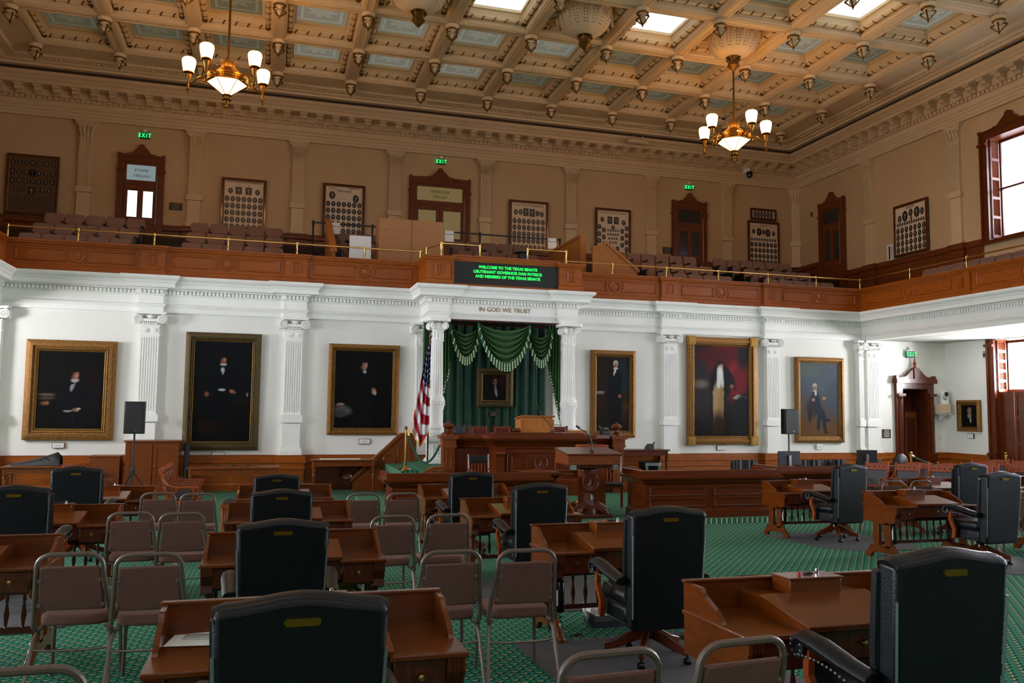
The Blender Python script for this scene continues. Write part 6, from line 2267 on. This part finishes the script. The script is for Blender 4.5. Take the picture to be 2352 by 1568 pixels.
# ================================================================ senators' desks
def desk_proto():
    o = thing('writing_desk', 'x', 'desk')
    W, Y0, Y1 = .65, -.32, .31                 # half width, near edge, far edge
    m = 'wood_desk'
    # wings: flat boards either side of the sloping lid
    for s in (-1, 1):
        a, b = sorted((s * .32, s * (W + .015)))
        B(a, b, Y0 - .02, Y1, .675, .70).build('wing_board', m, o, bevel=.006)
    # sloping writing lid with flat shelf behind
    MB().prism([(Y0 - .02, .70), (Y0 - .02, .715), (.08, .79), (Y1 - .03, .79), (Y1 - .03, .70)], 'x', -.33, .33).build('lid_body', m, o)
    MB().prism([(Y0 - .03, .715), (Y0 - .03, .73), (.08, .805), (.08, .79)], 'x', -.335, .335).build('writing_lid', m, o, bevel=.004)
    # rear rail and side rails with ogee fall
    B(-W, W, Y1 - .025, Y1, .55, .845).build('rear_rail', m, o)
    B(-W - .01, W + .01, Y1 - .035, Y1 + .01, .842, .857).build('rear_capping', m, o, bevel=.004)
    side = [(Y1, .70), (Y1, .845), (.13, .845), (.115, .838), (.105, .82), (.08, .805), (-.02, .76), (-.06, .735), (-.08, .715), (-.09, .70)]
    for s in (-1, 1):
        a, b = sorted((s * (W - .025), s * W))
        MB().prism(side, 'x', a, b).build('side_rail', m, o)
    # drawers and front
    for s in (-1, 1):
        a, b = sorted((s * .34, s * (W - .08)))
        d = B(a, b, Y0 + .01, Y0 + .10, .53, .67).build('drawer', 'wood_dark', o, bevel=.004)
        kx = (a + b) / 2
        MB().lathe([(0, -.035), (.014, -.033), (.019, -.022), (.016, -.012), (.008, -.006), (.008, .01)], (kx, Y0 + .01, .605), 12, 'y').build('knob', 'brass', d, smooth=True)
        ca_, cb = sorted((s * (W - .08), s * W))
        cp = MB().prism([(Y0 - .01, .675), (Y0 - .01, .62), (Y0 + .03, .55), (Y0 + .02, .50), (Y0 + .08, .47), (Y1, .47), (Y1, .675)], 'x', ca_, cb)
        e = cp.build('end_cheek', m, o)
        fl_ = MB()
        for k in range(4):
            x = ca_ + .012 + k * .018
            fl_.tube([(x, Y0 - .012, .67), (x, Y0 - .012, .62), (x, Y0 + .026, .55), (x, Y0 + .016, .50)], .007, 4)
        stuff(fl_.build('reeding', 'wood_dark', e))
    d = B(-.33, .33, Y0 + .02, Y0 + .10, .55, .69).build('drawer', 'wood_dark', o, bevel=.004)
    MB().lathe([(0, -.035), (.014, -.033), (.019, -.022), (.016, -.012), (.008, -.006), (.008, .01)], (0, Y0 + .02, .63), 12, 'y').build('knob', 'brass', d, smooth=True)
    MB().box(-W + .08, W - .08, Y0 + .10, Y1 - .02, .50, .52).build('underside', 'wood_dark', o)
    # trestle ends
    for s in (-1, 1):
        x0, x1 = sorted((s * (W - .075), s * (W - .025)))
        t = MB()
        t.box(x0, x1, -.16, -.05, .14, .48).box(x0, x1, .05, .16, .14, .48)
        foot = [(-.34, 0), (-.26, 0), (-.24, .05), (-.18, .075), (.10, .075), (.20, .05), (.23, 0), (.32, 0), (.32, .05), (.27, .10), (.22, .17), (-.20, .17), (-.24, .12), (-.30, .07), (-.34, .04)]
        t.prism(foot, 'x', x0, x1)
        t.prism([(-.16, .44), (.16, .44), (.19, .48), (-.19, .48)], 'x', x0, x1)
        t.build('trestle_end', m, o, bevel=.006, seg=1)
    # spindled screen
    MB().box(-W + .06, W - .06, .10, .14, .17, .21).box(-W + .06, W - .06, .10, .14, .46, .50).build('screen_rails', 'wood_dark', o)
    spn = None
    for k in range(11):
        x = -.56 + k * .112
        if spn is None:
            spn = MB().lathe([(.010, .21), (.014, .25), (.022, .30), (.010, .38), (.014, .42), (.010, .46)], n=6).build('spindle', 'wood_dark', o, smooth=True)
            q = spn
        else:
            q = link('spindle', spn.data, o)
        q.location = (x, .12, 0)
    return o


dk = desk_proto()
bxp = thing('voting_box', 'x', 'box')
B(-.16, .16, -.085, .085, 0, .075).build('box', 'wood_desk', bxp, bevel=.004)
B(-.168, .168, -.093, .093, .075, .088).build('lid', 'wood_desk', bxp, bevel=.004)
MB().lathe([(.011, .088), (.011, .105), (0, .108)], (-.06, -.02, 0), 8).build('red_button', 'red_plastic', bxp)
MB().lathe([(.011, .088), (.011, .11), (0, .113)], (.09, .03, 0), 8).build('steel_button', 'steel', bxp)
MB().tube([(-.02, .0, .092), (.03, .01, .095), (.06, .03, .092)], .008, 6).build('microphone', 'black_plastic', bxp)

DESKS = [
    # x, near edge y, label
    (-5.74, 3.62, 'nearest wooden senate desk with a white paper on its left wing', 'nearest'),
    (-5.72, 6.35, 'wooden senate desk second in the column behind the nearest chair', 'second in the left centre column'),
    (-5.69, 9.15, 'wooden senate desk third in the column behind the nearest chair', 'third in the left centre column'),
    (-5.67, 12.1, 'wooden senate desk fourth and farthest in the column behind the nearest chair', 'farthest in the left centre column'),
    (-3.10, 3.52, 'nearest wooden senate desk on the right, beside the big foreground chair', 'nearest on the right'),
    (-3.09, 6.30, 'wooden senate desk with open trays behind the chair with visible wooden base', 'in front of the chair with wooden base'),
    (-3.07, 9.15, 'wooden senate desk second from the left counter, right of the aisle chairs', 'second from the left counter'),
    (-3.12, 11.75, 'wooden senate desk nearest the left clerk counter', 'nearest the left counter'),
    (-8.07, 6.55, 'wooden senate desk cut by the left edge, nearest of its column', 'cut by the left edge'),
    (-8.05, 9.25, 'wooden senate desk at the left edge, second of its column', 'second at the left edge'),
    (-8.05, 12.2, 'wooden senate desk at the left, farthest of its column', 'farthest at the left'),
    (2.50, 11.45, 'wooden senate desk with visible trestle end nearest the right counter', 'nearest the right counter'),
    (2.52, 9.05, 'wooden senate desk with visible trestle end right of the open carpet', 'right of the open carpet'),
    (5.15, 11.55, 'wooden senate desk in front of the right armchairs, partly behind an executive chair', 'in front of the right armchairs'),
    (5.15, 9.15, 'wooden senate desk cut by the right edge', 'cut by the right edge'),
    (7.75, 11.75, 'far wooden senate desk at the right edge near the armchairs', 'far right'),
]
for i, (x, y, l, sl) in enumerate(DESKS):
    q = dk if i == 0 else dup(dk)
    yc = y + .34
    onfloor(q, x, yc)
    q['label'] = l
    q['group'] = 'wooden senate desks'
    if i == 0:
        pass
    b = bxp if i == 0 else dup(bxp)
    zz = fz(yc)
    b['group'] = 'voting boxes on the desks'
    b['label'] = 'small wooden button box on the desk %s' % sl
    place(b, (x + .02, yc + .18, fz(yc + .18) + .7915), 0, True)

# ================================================================ executive chairs
def exec_proto():
    o = thing('executive_chair', 'x', 'chair')
    L = 'leather'
    # five legged wooden base on castors
    for k in range(5):
        a = 2 * PI * k / 5 + .35
        c, s = math.cos(a), math.sin(a)
        lg = MB()
        pts = [Vector((c * r_, s * r_, z)) for r_, z in ((.04, .19), (.12, .16), (.22, .115), (.32, .09))]
        lg.tube(pts, [.055, .05, .042, .036], 4, sq=(1.0, .75))
        ob = lg.build('base_leg', 'wood_red', o, bevel=.006, seg=1)
        MB().lathe([(.0, -.022), (.022, -.022), (.026, -.012), (.026, .012), (.022, .022), (0, .022)], (c * .31, s * .31, .028), 10, 'x').tube([(c * .31, s * .31, .03), (c * .31, s * .31, .08)], .008, 5).build('castor', 'black_gloss', ob, smooth=True)
    MB().lathe([(.055, .15), (.065, .19), (.05, .24), (.06, .26), (.06, .30)], n=16).build('column', 'black_gloss', o, smooth=True)
    # seat box and cushion
    sb = MB().box(-.27, .27, -.22, .28, .29, .42)
    sb.build('seat_box', L, o, bevel=.03)
    B(-.25, .25, -.18, .30, .40, .52).build('seat_cushion', L, o, bevel=.05, seg=3)
    # high back: camel topped slab leaning back
    hw0, hw1 = .262, .288
    out = []
    zt = 1.085
    n = 16
    prof = []
    for k in range(n + 1):
        t = -1 + 2 * k / n
        x = t * hw1
        hump = .013 * (1 + math.cos(PI * max(-1, min(1, t * 1.15))))
        rnd_ = -.012 * max(0, (abs(t) - .86) / .14)**2
        prof.append((x, zt + hump + rnd_ - .004 * t * t))
    poly = [(-hw0, .27), (hw0, .27)] + prof[::-1]
    bk = MB().prism(poly, 'y', -.06, .06)
    lean = Matrix.Translation((0, -.25, .27)) @ Matrix.Rotation(R(6.5), 4, 'X') @ Matrix.Translation((0, 0, -.27))
    bk.xf(lean)
    bk.build('backrest', L, o, bevel=.024, seg=3)
    rl = MB().tube([(x * .975, .004, z - .03) for x, z in prof], .044, 12, sq=(.85, 1.36)).xf(lean)
    rl.build('top_roll', L, o, smooth=True)
    for s in (-1, 1):
        MB().tube([(s * (hw0 - .03), .05, .45), (s * (hw0 - .02), .065, .7), (s * (hw1 - .035), .06, 1.02)], [.045, .055, .05], 8, sq=(1, .8)).xf(lean).build('side_roll', L, o, smooth=True)
        MB().tube([(s * hw0, -.058, .36), (s * (hw0 + .012), -.058, .7), (s * (hw1 - .006), -.058, .93)], .006, 5).xf(lean).build('side_welt', 'steel', o, smooth=True)
    MB().prism([(-.06, 1.03), (-.052, 1.021), (.052, 1.021), (.06, 1.03), (.06, 1.037), (.052, 1.046), (-.052, 1.046), (-.06, 1.037)], 'y', -.070, -.058).xf(lean).build('brass_plate', 'brass_old', o)
    # arms
    for s in (-1, 1):
        x = s * .315
        am = MB().tube([(x, -.27, .60), (x * 1.02, -.12, .625), (x * 1.06, .05, .665), (x * 1.06, .15, .675), (x * 1.06, .20, .655), (x * 1.06, .205, .615)], [.05, .055, .058, .056, .05, .035], 10, sq=(.62, 1.))
        ao = am.build('arm_pad', L, o, smooth=True)
        MB().lathe([(.052, -.035), (.055, 0), (.052, .035)], (x * 1.06, .185, .635), 16, 'x').build('arm_scroll', L, ao, smooth=True)
        nl = MB()
        for k in range(14):
            t = k / 13
            yy = -.22 + .37 * t
            zz = .60 + .04 * t - .035 + .02 * math.sin(t * 3)
            nl.lathe([(.007, 0), (.005, s * .006), (0, s * .007)], (x * 1.04 + s * .05, yy, zz), 5, 'x')
        for k in range(9):
            a = 2 * PI * k / 9
            nl.lathe([(.007, 0), (.005, s * .006), (0, s * .007)], (x * 1.06 + s * .036, .185 + .038 * math.cos(a), .635 + .038 * math.sin(a)), 5, 'x')
        stuff(nl.build('nail_heads', 'steel', ao))
        MB().tube([(x, .12, .30), (x * 1.01, .10, .40), (x * 1.05, .15, .52), (x * 1.05, .14, .63)], [.034, .034, .03, .032], 4, sq=(.75, 1)).build('arm_support', 'wood_chair', o, smooth=False)
    nb = MB()
    for s in (-1, 1):
        for k in range(16):
            nb.lathe([(.006, 0), (.004, s * .006), (0, s * .007)], (s * .272, -.2 + .46 * k / 15, .305), 5, 'x')
    stuff(nb.build('nail_heads', 'steel', o))
    return o


ex = exec_proto()
EXEC = [
    (-5.82, 3.30, 0, 1.0, 'nearest black leather executive chair, front left of centre'),
    (-5.83, 6.05, 0, .97, 'black leather executive chair directly behind the nearest one'),
    (-5.79, 8.86, 0, .97, 'black leather executive chair third in line behind the nearest one'),
    (-5.80, 11.80, 0, .97, 'black leather executive chair fourth and farthest in line behind the nearest'),
    (-8.2, 11.90, 0, 1.07, 'black leather executive chair at the far left desk'),
    (-8.12, 8.94, 0, 1.03, 'black leather executive chair cut by the left edge'),
    (-3.32, 11.2, 0, 1.0, 'black leather executive chair nearest the left clerk counter'),
    (-3.17, 8.75, 0, 1.0, 'black leather executive chair right of the centre stacking chairs'),
    (-3.22, 5.75, 0, 1.02, 'black leather executive chair showing its wooden star base right of centre'),
    (-3.2, 3.24, 0, 1.06, 'large black leather executive chair in the right foreground'),
    (2.5, 11.12, R(8), 1.06, 'black leather executive chair on castors beside the open carpet, farther one'),
    (2.85, 8.72, R(4), 1.06, 'black leather executive chair with nailed arm behind the right foreground chair'),
    (4.9, 11.22, 0, 1.06, 'black leather executive chair half hidden before the right armchairs'),
]
for i, (x, y, rz, sz, l) in enumerate(EXEC):
    q = ex if i == 0 else dup(ex)
    onfloor(q, x, y, rz)
    q.scale = (1, 1, sz)
    q['label'] = l
    q['group'] = 'black leather executive chairs'

# ================================================================ stacking chairs
def stack_proto():
    o = thing('stacking_chair', 'x', 'chair')
    # hoop frame of the back, leaning back
    hp = []
    hp += [(-.185, .02, .395), (-.215, -.0, .385), (-.228, -.025, .41)]
    for t in (0, .33, .66, 1):
        hp.append((-.228 + .035 * t, -.03 - .12 * t, .43 + .33 * t))
    for k in range(1, 7):
        a = PI - PI / 2 * k / 6
        hp.append((-.103 + .09 * math.cos(a), -.155 - .025 * k / 6, .79 + .085 * math.sin(a)))
    hp = hp + [(-x, y, z) for x, y, z in hp[::-1]]
    MB().tube(hp, .0148, 8, sq=(1, 1)).build('back_frame', 'chair_metal', o, smooth=True)
    bp = [(-.196, .515), (.196, .515), (.172, .80), (-.172, .80)]
    pb_ = MB().prism(bp, 'y', -.018, .018)
    for i, (x, y, z) in enumerate(pb_.v):
        pb_.v[i] = (x, y - .035 - .36 * (z - .43) + .006, z)
    pb_.build('backrest', 'chair_fabric', o, bevel=.012, seg=2)
    for sx in (-1, 1):
        for z, xx in ((.55, .185), (.71, .172)):
            MB().lathe([(.014, .0), (.012, -.006), (0, -.008)], (sx * xx, -.035 - .36 * (z - .43) - .012, z), 8, 'y').build('fixing_plate', 'chair_metal', o)
    st = []
    for k in range(24):
        a = 2 * PI * k / 24
        c, s = math.cos(a), math.sin(a)
        st.append((.215 * abs(c)**.45 * (1 if c > 0 else -1), .185 + .205 * abs(s)**.5 * (1 if s > 0 else -1)))
    MB().prism(st, 'z', .405, .475).build('seat', 'chair_fabric', o, bevel=.022, seg=3)
    for s in (-1, 1):
        MB().tube([(s * .19, .16, .40), (s * .205, .02, .385), (s * .222, -.02, .34), (s * .245, -.12, .0)], .0125, 6).build('leg', 'chair_metal', o, smooth=True)
        MB().tube([(s * .19, .10, .40), (s * .20, .34, .39), (s * .205, .37, .36), (s * .215, .40, .0)], .0125, 6).build('leg', 'chair_metal', o, smooth=True)
    MB().tube([(-.226, -.04, .27), (-.1, -.045, .262), (.1, -.045, .262), (.226, -.04, .27)], .008, 6).build('stretcher', 'chair_metal', o, smooth=True)
    return o


sk = stack_proto()
STACK = [
    (-7.10, 6.03, 'brown stacking chair in the left aisle, near row, left of the pair'),
    (-6.63, 5.90, 'brown stacking chair in the left aisle, near row, right of the pair'),
    (-7.14, 8.72, 'brown stacking chair in the left aisle, second row, left of the pair'),
    (-6.68, 8.55, 'brown stacking chair in the left aisle, second row, right of the pair'),
    (-7.20, 11.25, 'brown stacking chair in the left aisle, far row, left of the pair'),
    (-6.73, 11.02, 'brown stacking chair in the left aisle, far row, right of the pair'),
    (-4.79, 10.58, 'brown stacking chair in the centre aisle, far row, left of the pair'),
    (-4.30, 10.55, 'brown stacking chair in the centre aisle, far row, right of the pair'),
    (-4.83, 7.84, 'brown stacking chair in the centre aisle, second row, left of the pair'),
    (-4.31, 7.86, 'brown stacking chair in the centre aisle, second row, right of the pair'),
    (-4.78, 5.54, 'brown stacking chair in the centre aisle, near row, left of the pair'),
    (-4.28, 5.48, 'brown stacking chair in the centre aisle, near row, right of the pair'),
    (-4.76, 2.98, 'brown stacking chair at the bottom edge, left of the centre pair'),
    (-4.22, 3.00, 'brown stacking chair at the bottom edge, right of the centre pair'),
    (-6.70, 3.28, 'brown stacking chair top in the bottom left corner'),
    (3.74, 11.45, 'brown stacking chair behind the right desks, left of the pair'),
    (4.24, 11.40, 'brown stacking chair behind the right desks, right of the pair'),
    (3.64, 9.05, 'brown stacking chair at the right edge with splayed legs, left of the pair'),
    (4.18, 9.05, 'brown stacking chair at the right edge, right of the pair'),
    (6.30, 11.6, 'far brown stacking chair near the right edge, left of the pair'),
    (6.82, 11.6, 'far brown stacking chair near the right edge, right of the pair'),
]
for i, (x, y, l) in enumerate(STACK):
    q = sk if i == 0 else dup(sk)
    rz = {0: -.05, 8: .03, 10: .02, 11: -.03, 12: .06, 13: .10, 1: -.03}.get(i, random.uniform(-.03, .03))
    onfloor(q, x, y, rz)
    q['label'] = l
    q['group'] = 'brown stacking chairs'

# ================================================================ wooden armchairs
def armchair_proto():
    o = thing('wooden_armchair', 'x', 'chair')
    m = 'wood_chair'
    B(-.25, .25, -.24, .24, .42, .46).build('seat_frame', m, o, bevel=.008)
    B(-.22, .22, -.2, .22, .46, .485).build('seat', 'leather_black', o, bevel=.012)
    for s in (-1, 1):
        MB().tube([(s * .225, -.23, 0), (s * .225, -.22, .45), (s * .235, -.28, .75), (s * .235, -.36, 1.02)], [.022, .026, .024, .02], 4).build('leg', m, o)
        MB().lathe([(.018, 0), (.027, .06), (.02, .14), (.028, .24), (.02, .34), (.026, .42)], (s * .22, .2, 0), 8).build('leg', m, o, smooth=True)
        MB().tube([(s * .235, -.30, .82), (s * .26, -.22, .72), (s * .27, -.08, .68), (s * .27, .18, .68), (s * .27, .26, .67)], [.02, .024, .026, .03, .026], 4, sq=(.7, 1.2)).build('armrest', m, o)
        MB().tube([(s * .25, .15, .45), (s * .26, .2, .56), (s * .27, .17, .67)], [.022, .018, .022], 4).build('arm_support', m, o)
        B(s * .225 - .012, s * .225 + .012, -.2, .2, .17, .20).build('stretcher', m, o)
    lean = Matrix.Translation((0, -.24, .5)) @ Matrix.Rotation(R(14), 4, 'X') @ Matrix.Translation((0, 0, -.5))
    cr = MB().prism([(-.235, .86), (.235, .86), (.235, .99), (.19, 1.0), (.0, 1.015), (-.19, 1.0), (-.235, .99)], 'y', -.018, .018).xf(lean)
    co = cr.build('crest_rail', m, o, bevel=.006)
    sd = MB()
    for k in range(4):
        sd.lathe([(.016, .018), (.012, .03), (0, .034)], (-.15 + .1 * k, 0, .93), 8, 'y')
    sd.xf(lean).build('crest_studs', 'wood_dark', co)
    B(-.2, .2, -.012, .012, .55, .86).xf(lean).build('back_leather', 'leather_black', o, bevel=.008)
    nl = MB()
    for k in range(11):
        nl.lathe([(.007, .012), (.005, .018), (0, .02)], (-.18 + .036 * k, 0, .845), 5, 'y')
        nl.lathe([(.007, -.012), (.005, -.018), (0, -.02)], (-.18 + .036 * k, 0, .845), 5, 'y')
    for s in (-1, 1):
        for k in range(8):
            nl.lathe([(.007, .012), (.005, .018), (0, .02)], (s * .185, 0, .57 + .036 * k), 5, 'y')
            nl.lathe([(.007, -.012), (.005, -.018), (0, -.02)], (s * .185, 0, .57 + .036 * k), 5, 'y')
    stuff(nl.xf(lean).build('nail_heads', 'steel', o))
    B(-.22, .22, -.225, -.2, .50, .55).build('lower_rail', m, o)
    return o


ac = armchair_proto()
ARM = []
for k, (x, y) in enumerate(((-7.28, 15.35), (-7.30, 16.0), (-7.32, 16.65), (-7.34, 17.3))):
    ARM.append((x, y, -PI / 2, 'wooden armchair with black back facing right before the cabinet, %s from the front' % ORD[k]))
for k, (x, y) in enumerate(((-9.0, 16.55), (-9.02, 17.2), (-9.04, 17.85))):
    ARM.append((x, y, -PI / 2, 'wooden armchair with black back left of the speaker stand, %s from the front' % ORD[k]))
RR = [(6.11, 15.0), (6.41, 14.45), (6.75, 13.86), (7.1, 13.3), (7.33, 15.2), (7.63, 14.6), (8.0, 14.0), (8.25, 13.35), (9.21, 15.26), (9.2, 14.3), (10.74, 16.31), (10.76, 15.6), (9.5, 13.44), (10.9, 14.9), (10.95, 14.2)]
for k, (x, y) in enumerate(RR):
    ARM.append((x + .25, y, R(118), 'wooden armchair with studded crest in the right group, %s from the left' % (['leftmost', 'second', 'third', 'fourth', 'fifth', 'sixth', 'seventh', 'eighth', 'ninth', 'tenth', 'eleventh', 'twelfth', 'thirteenth', 'fourteenth', 'rightmost'][k])))
for i, (x, y, rz, l) in enumerate(ARM):
    q = ac if i == 0 else dup(ac)
    onfloor(q, x, y, rz)
    q['label'] = l
    q['group'] = 'wooden armchairs with black leather backs'
lb = thing('low_bench', 'low wooden bench with dark top beside the row of armchairs', 'bench', (-6.45, 14.9, fz(14.9)), 0, None, True)
B(-.18, .18, -.5, .5, .38, .44).build('top', 'wood_chair', lb, bevel=.008)
B(-.15, .15, -.46, .46, .44, .455).build('pad', 'leather_black', lb)
for sx in (-1, 1):
    for sy in (-1, 1):
        MB().lathe([(.018, 0), (.026, .1), (.018, .2), (.026, .38)], (sx * .14, sy * .44, 0), 8).build('leg', 'wood_chair', lb, smooth=True)

# ================================================================ mats, phones and small things on the floor
def floor_mat(poly, label):
    cx = sum(p[0] for p in poly) / len(poly)
    cy = sum(p[1] for p in poly) / len(poly)
    o = MB().prism([(x - cx, y - cy) for x, y in poly], 'z', 0, .008).build('chair_mat', 'mat_grey')
    tag(o, label, 'mat', 'grey chair mats')
    onfloor(o, cx, cy)
    o.location.z += .002


def hexa(cx, cy, hx_, hy_):
    return [(cx - hx_, cy - hy_ * .5), (cx - hx_ * .5, cy - hy_), (cx + hx_ * .5, cy - hy_), (cx + hx_, cy - hy_ * .5), (cx + hx_, cy + hy_), (cx - hx_, cy + hy_)]


floor_mat(hexa(2.55, 10.95, .8, 1.0), 'grey floor mat under the farther executive chair by the open carpet')
floor_mat(hexa(2.95, 8.8, .8, .9), 'grey floor mat under the right executive chair with nailed arm')
floor_mat(hexa(-3.2, 8.3, .8, .9), 'grey floor mat under the chair right of the centre stacking chairs')
floor_mat(hexa(-3.25, 5.4, .8, 1.0), 'grey floor mat under the chair showing its wooden base')
floor_mat(hexa(-8.1, 8.7, .8, .95), 'grey floor mat at the left edge behind the brown stacking chairs')
floor_mat(hexa(-2.9, 3.1, .75, .8), 'grey floor mat under the large right foreground chair')
floor_mat(hexa(4.6, 7.2, 1.2, .7), 'grey floor mat at the right edge behind the foreground chair')
fg = MB().prism([(-.32, -.16), (.24, -.19), (.32, .16), (-.24, .19)], 'z', 0, .006).build('floor_grate', 'black_gloss')
tag(fg, 'dark metal floor grate in the open carpet above the right desk', 'grate')
onfloor(fg, -.46, 8.50)
fg.location.z += .003


def hung_phone(x, y, label):
    o = thing('hung_telephone', label, 'telephone', (x, y, fz(y)), 0, 'telephones hung on desk ends', True)
    B(-.03, .03, -.02, .12, .20, .46).build('body', 'black_gloss', o, bevel=.02)
    B(-.036, -.03, -.015, .005, .26, .38).build('label_strip', 'paper', o)
    MB().tube([(.02 * math.cos(k * 1.4), .02 + .02 * math.sin(k * 1.4), .2 - k * .008) for k in range(24)], .004, 4).build('coiled_cord', 'black_plastic', o)


for (x, y), l in (((1.945, 11.63), 'black telephone hung on the desk nearest the right counter'), ((1.965, 9.23), 'black telephone hung on the desk right of the open carpet'), ((-3.645, 11.93), 'black telephone hung on the desk nearest the left counter'), ((-3.635, 6.48), 'black telephone hung on the desk before the chair with wooden base'), ((4.595, 9.33), 'black telephone hung on the desk cut by the right edge')):
    hung_phone(x, y, l)
pp = thing('paper_sheet', 'white typed paper on the left wing of the nearest desk', 'paper', (-6.20, 4.14, fz(4.14) + .703), R(-8), None, True)
MB().grid(lambda u, v: (-.15 + .3 * u, -.11 + .24 * v, .002 + .012 * v * u), 8, 8).build('sheet', 'paper', pp, smooth=True)
l_ = MB()
for k in range(4):
    l_.box(-.09, .06, -.04 + .03 * k, -.037 + .03 * k, .0125, .0135)
stuff(l_.build('print_lines', 'grey_metal', pp))
kb = thing('khaki_bag', 'crumpled khaki bag behind the second chair of the left centre column', 'bag', (-5.30, 6.75, fz(6.75)), 0, None, True)
MB().grid(lambda u, v: ((.2 + .03 * math.sin(9 * u * PI + 5 * v)) * math.cos(2 * PI * u) * math.sin(PI * v * .5 + .02), (.15 + .02 * math.sin(11 * u * PI)) * math.sin(2 * PI * u) * math.sin(PI * v * .5 + .02), (.44 + .03 * math.sin(u * 18)) * math.cos(PI * v * .5)), 30, 10).build('body', 'khaki', kb, smooth=True)
MB().tube([(-.06, 0, .42), (-.03, 0, .48), (.05, 0, .48), (.07, 0, .42)], .01, 6).build('handle', 'khaki', kb)
ps2 = thing('document_stack', 'stack of pale documents on the floor under the desk with open trays', 'papers', (-3.05, 6.85, fz(6.85)), 0, None, True)
for k in range(3):
    B(-.2 + .01 * k, .2 - .01 * k, -.12, .12, .05 * k, .05 * k + .046).build('bundle', ('phone_grey', 'mat_grey', 'paper')[k], ps2)
MB().grid(lambda u, v: (-.28 + .06 * u + .02 * math.sin(v * 9), -.1 + .12 * u, .02 + .3 * v), 4, 12).build('loose_sheet', 'paper', ps2, smooth=True)
fb = thing('floor_box', 'brown flush floor socket box beside the chair with wooden base', 'floor box', (-2.6, 6.2, fz(6.2) + .002), .1, None, True)
B(-.12, .12, -.09, .09, 0, .012).build('lid', 'bronze_plaque', fb)
MB().lathe([(.03, .012), (.028, .016), (0, .016)], n=12).build('plug', 'brass_old', fb)
cb = thing('power_cable', 'black cable bundle hanging at the desk with open trays', 'cable', (-3.72, 6.55, fz(6.55)), 0, None, True)
MB().tube([(.05, 0, .45), (.02, -.02, .3), (-.02, -.04, .15), (.02, -.05, .05), (.1, -.06, .012), (.2, -.04, .012)], .006, 5).build('cable', 'black_plastic', cb, smooth=True)
MB().tube([(.0, -.03 + .04 * math.sin(k * .5), .18 + .12 * math.cos(k * .5)) for k in range(26)], .005, 5).build('coil', 'black_plastic', cb, smooth=True)
MB().tube([(.2, -.04, .012), (.24, -.04, .015), (.28, -.04, .015)], [.006, .012, .012], 5).build('plug', 'black_plastic', cb)
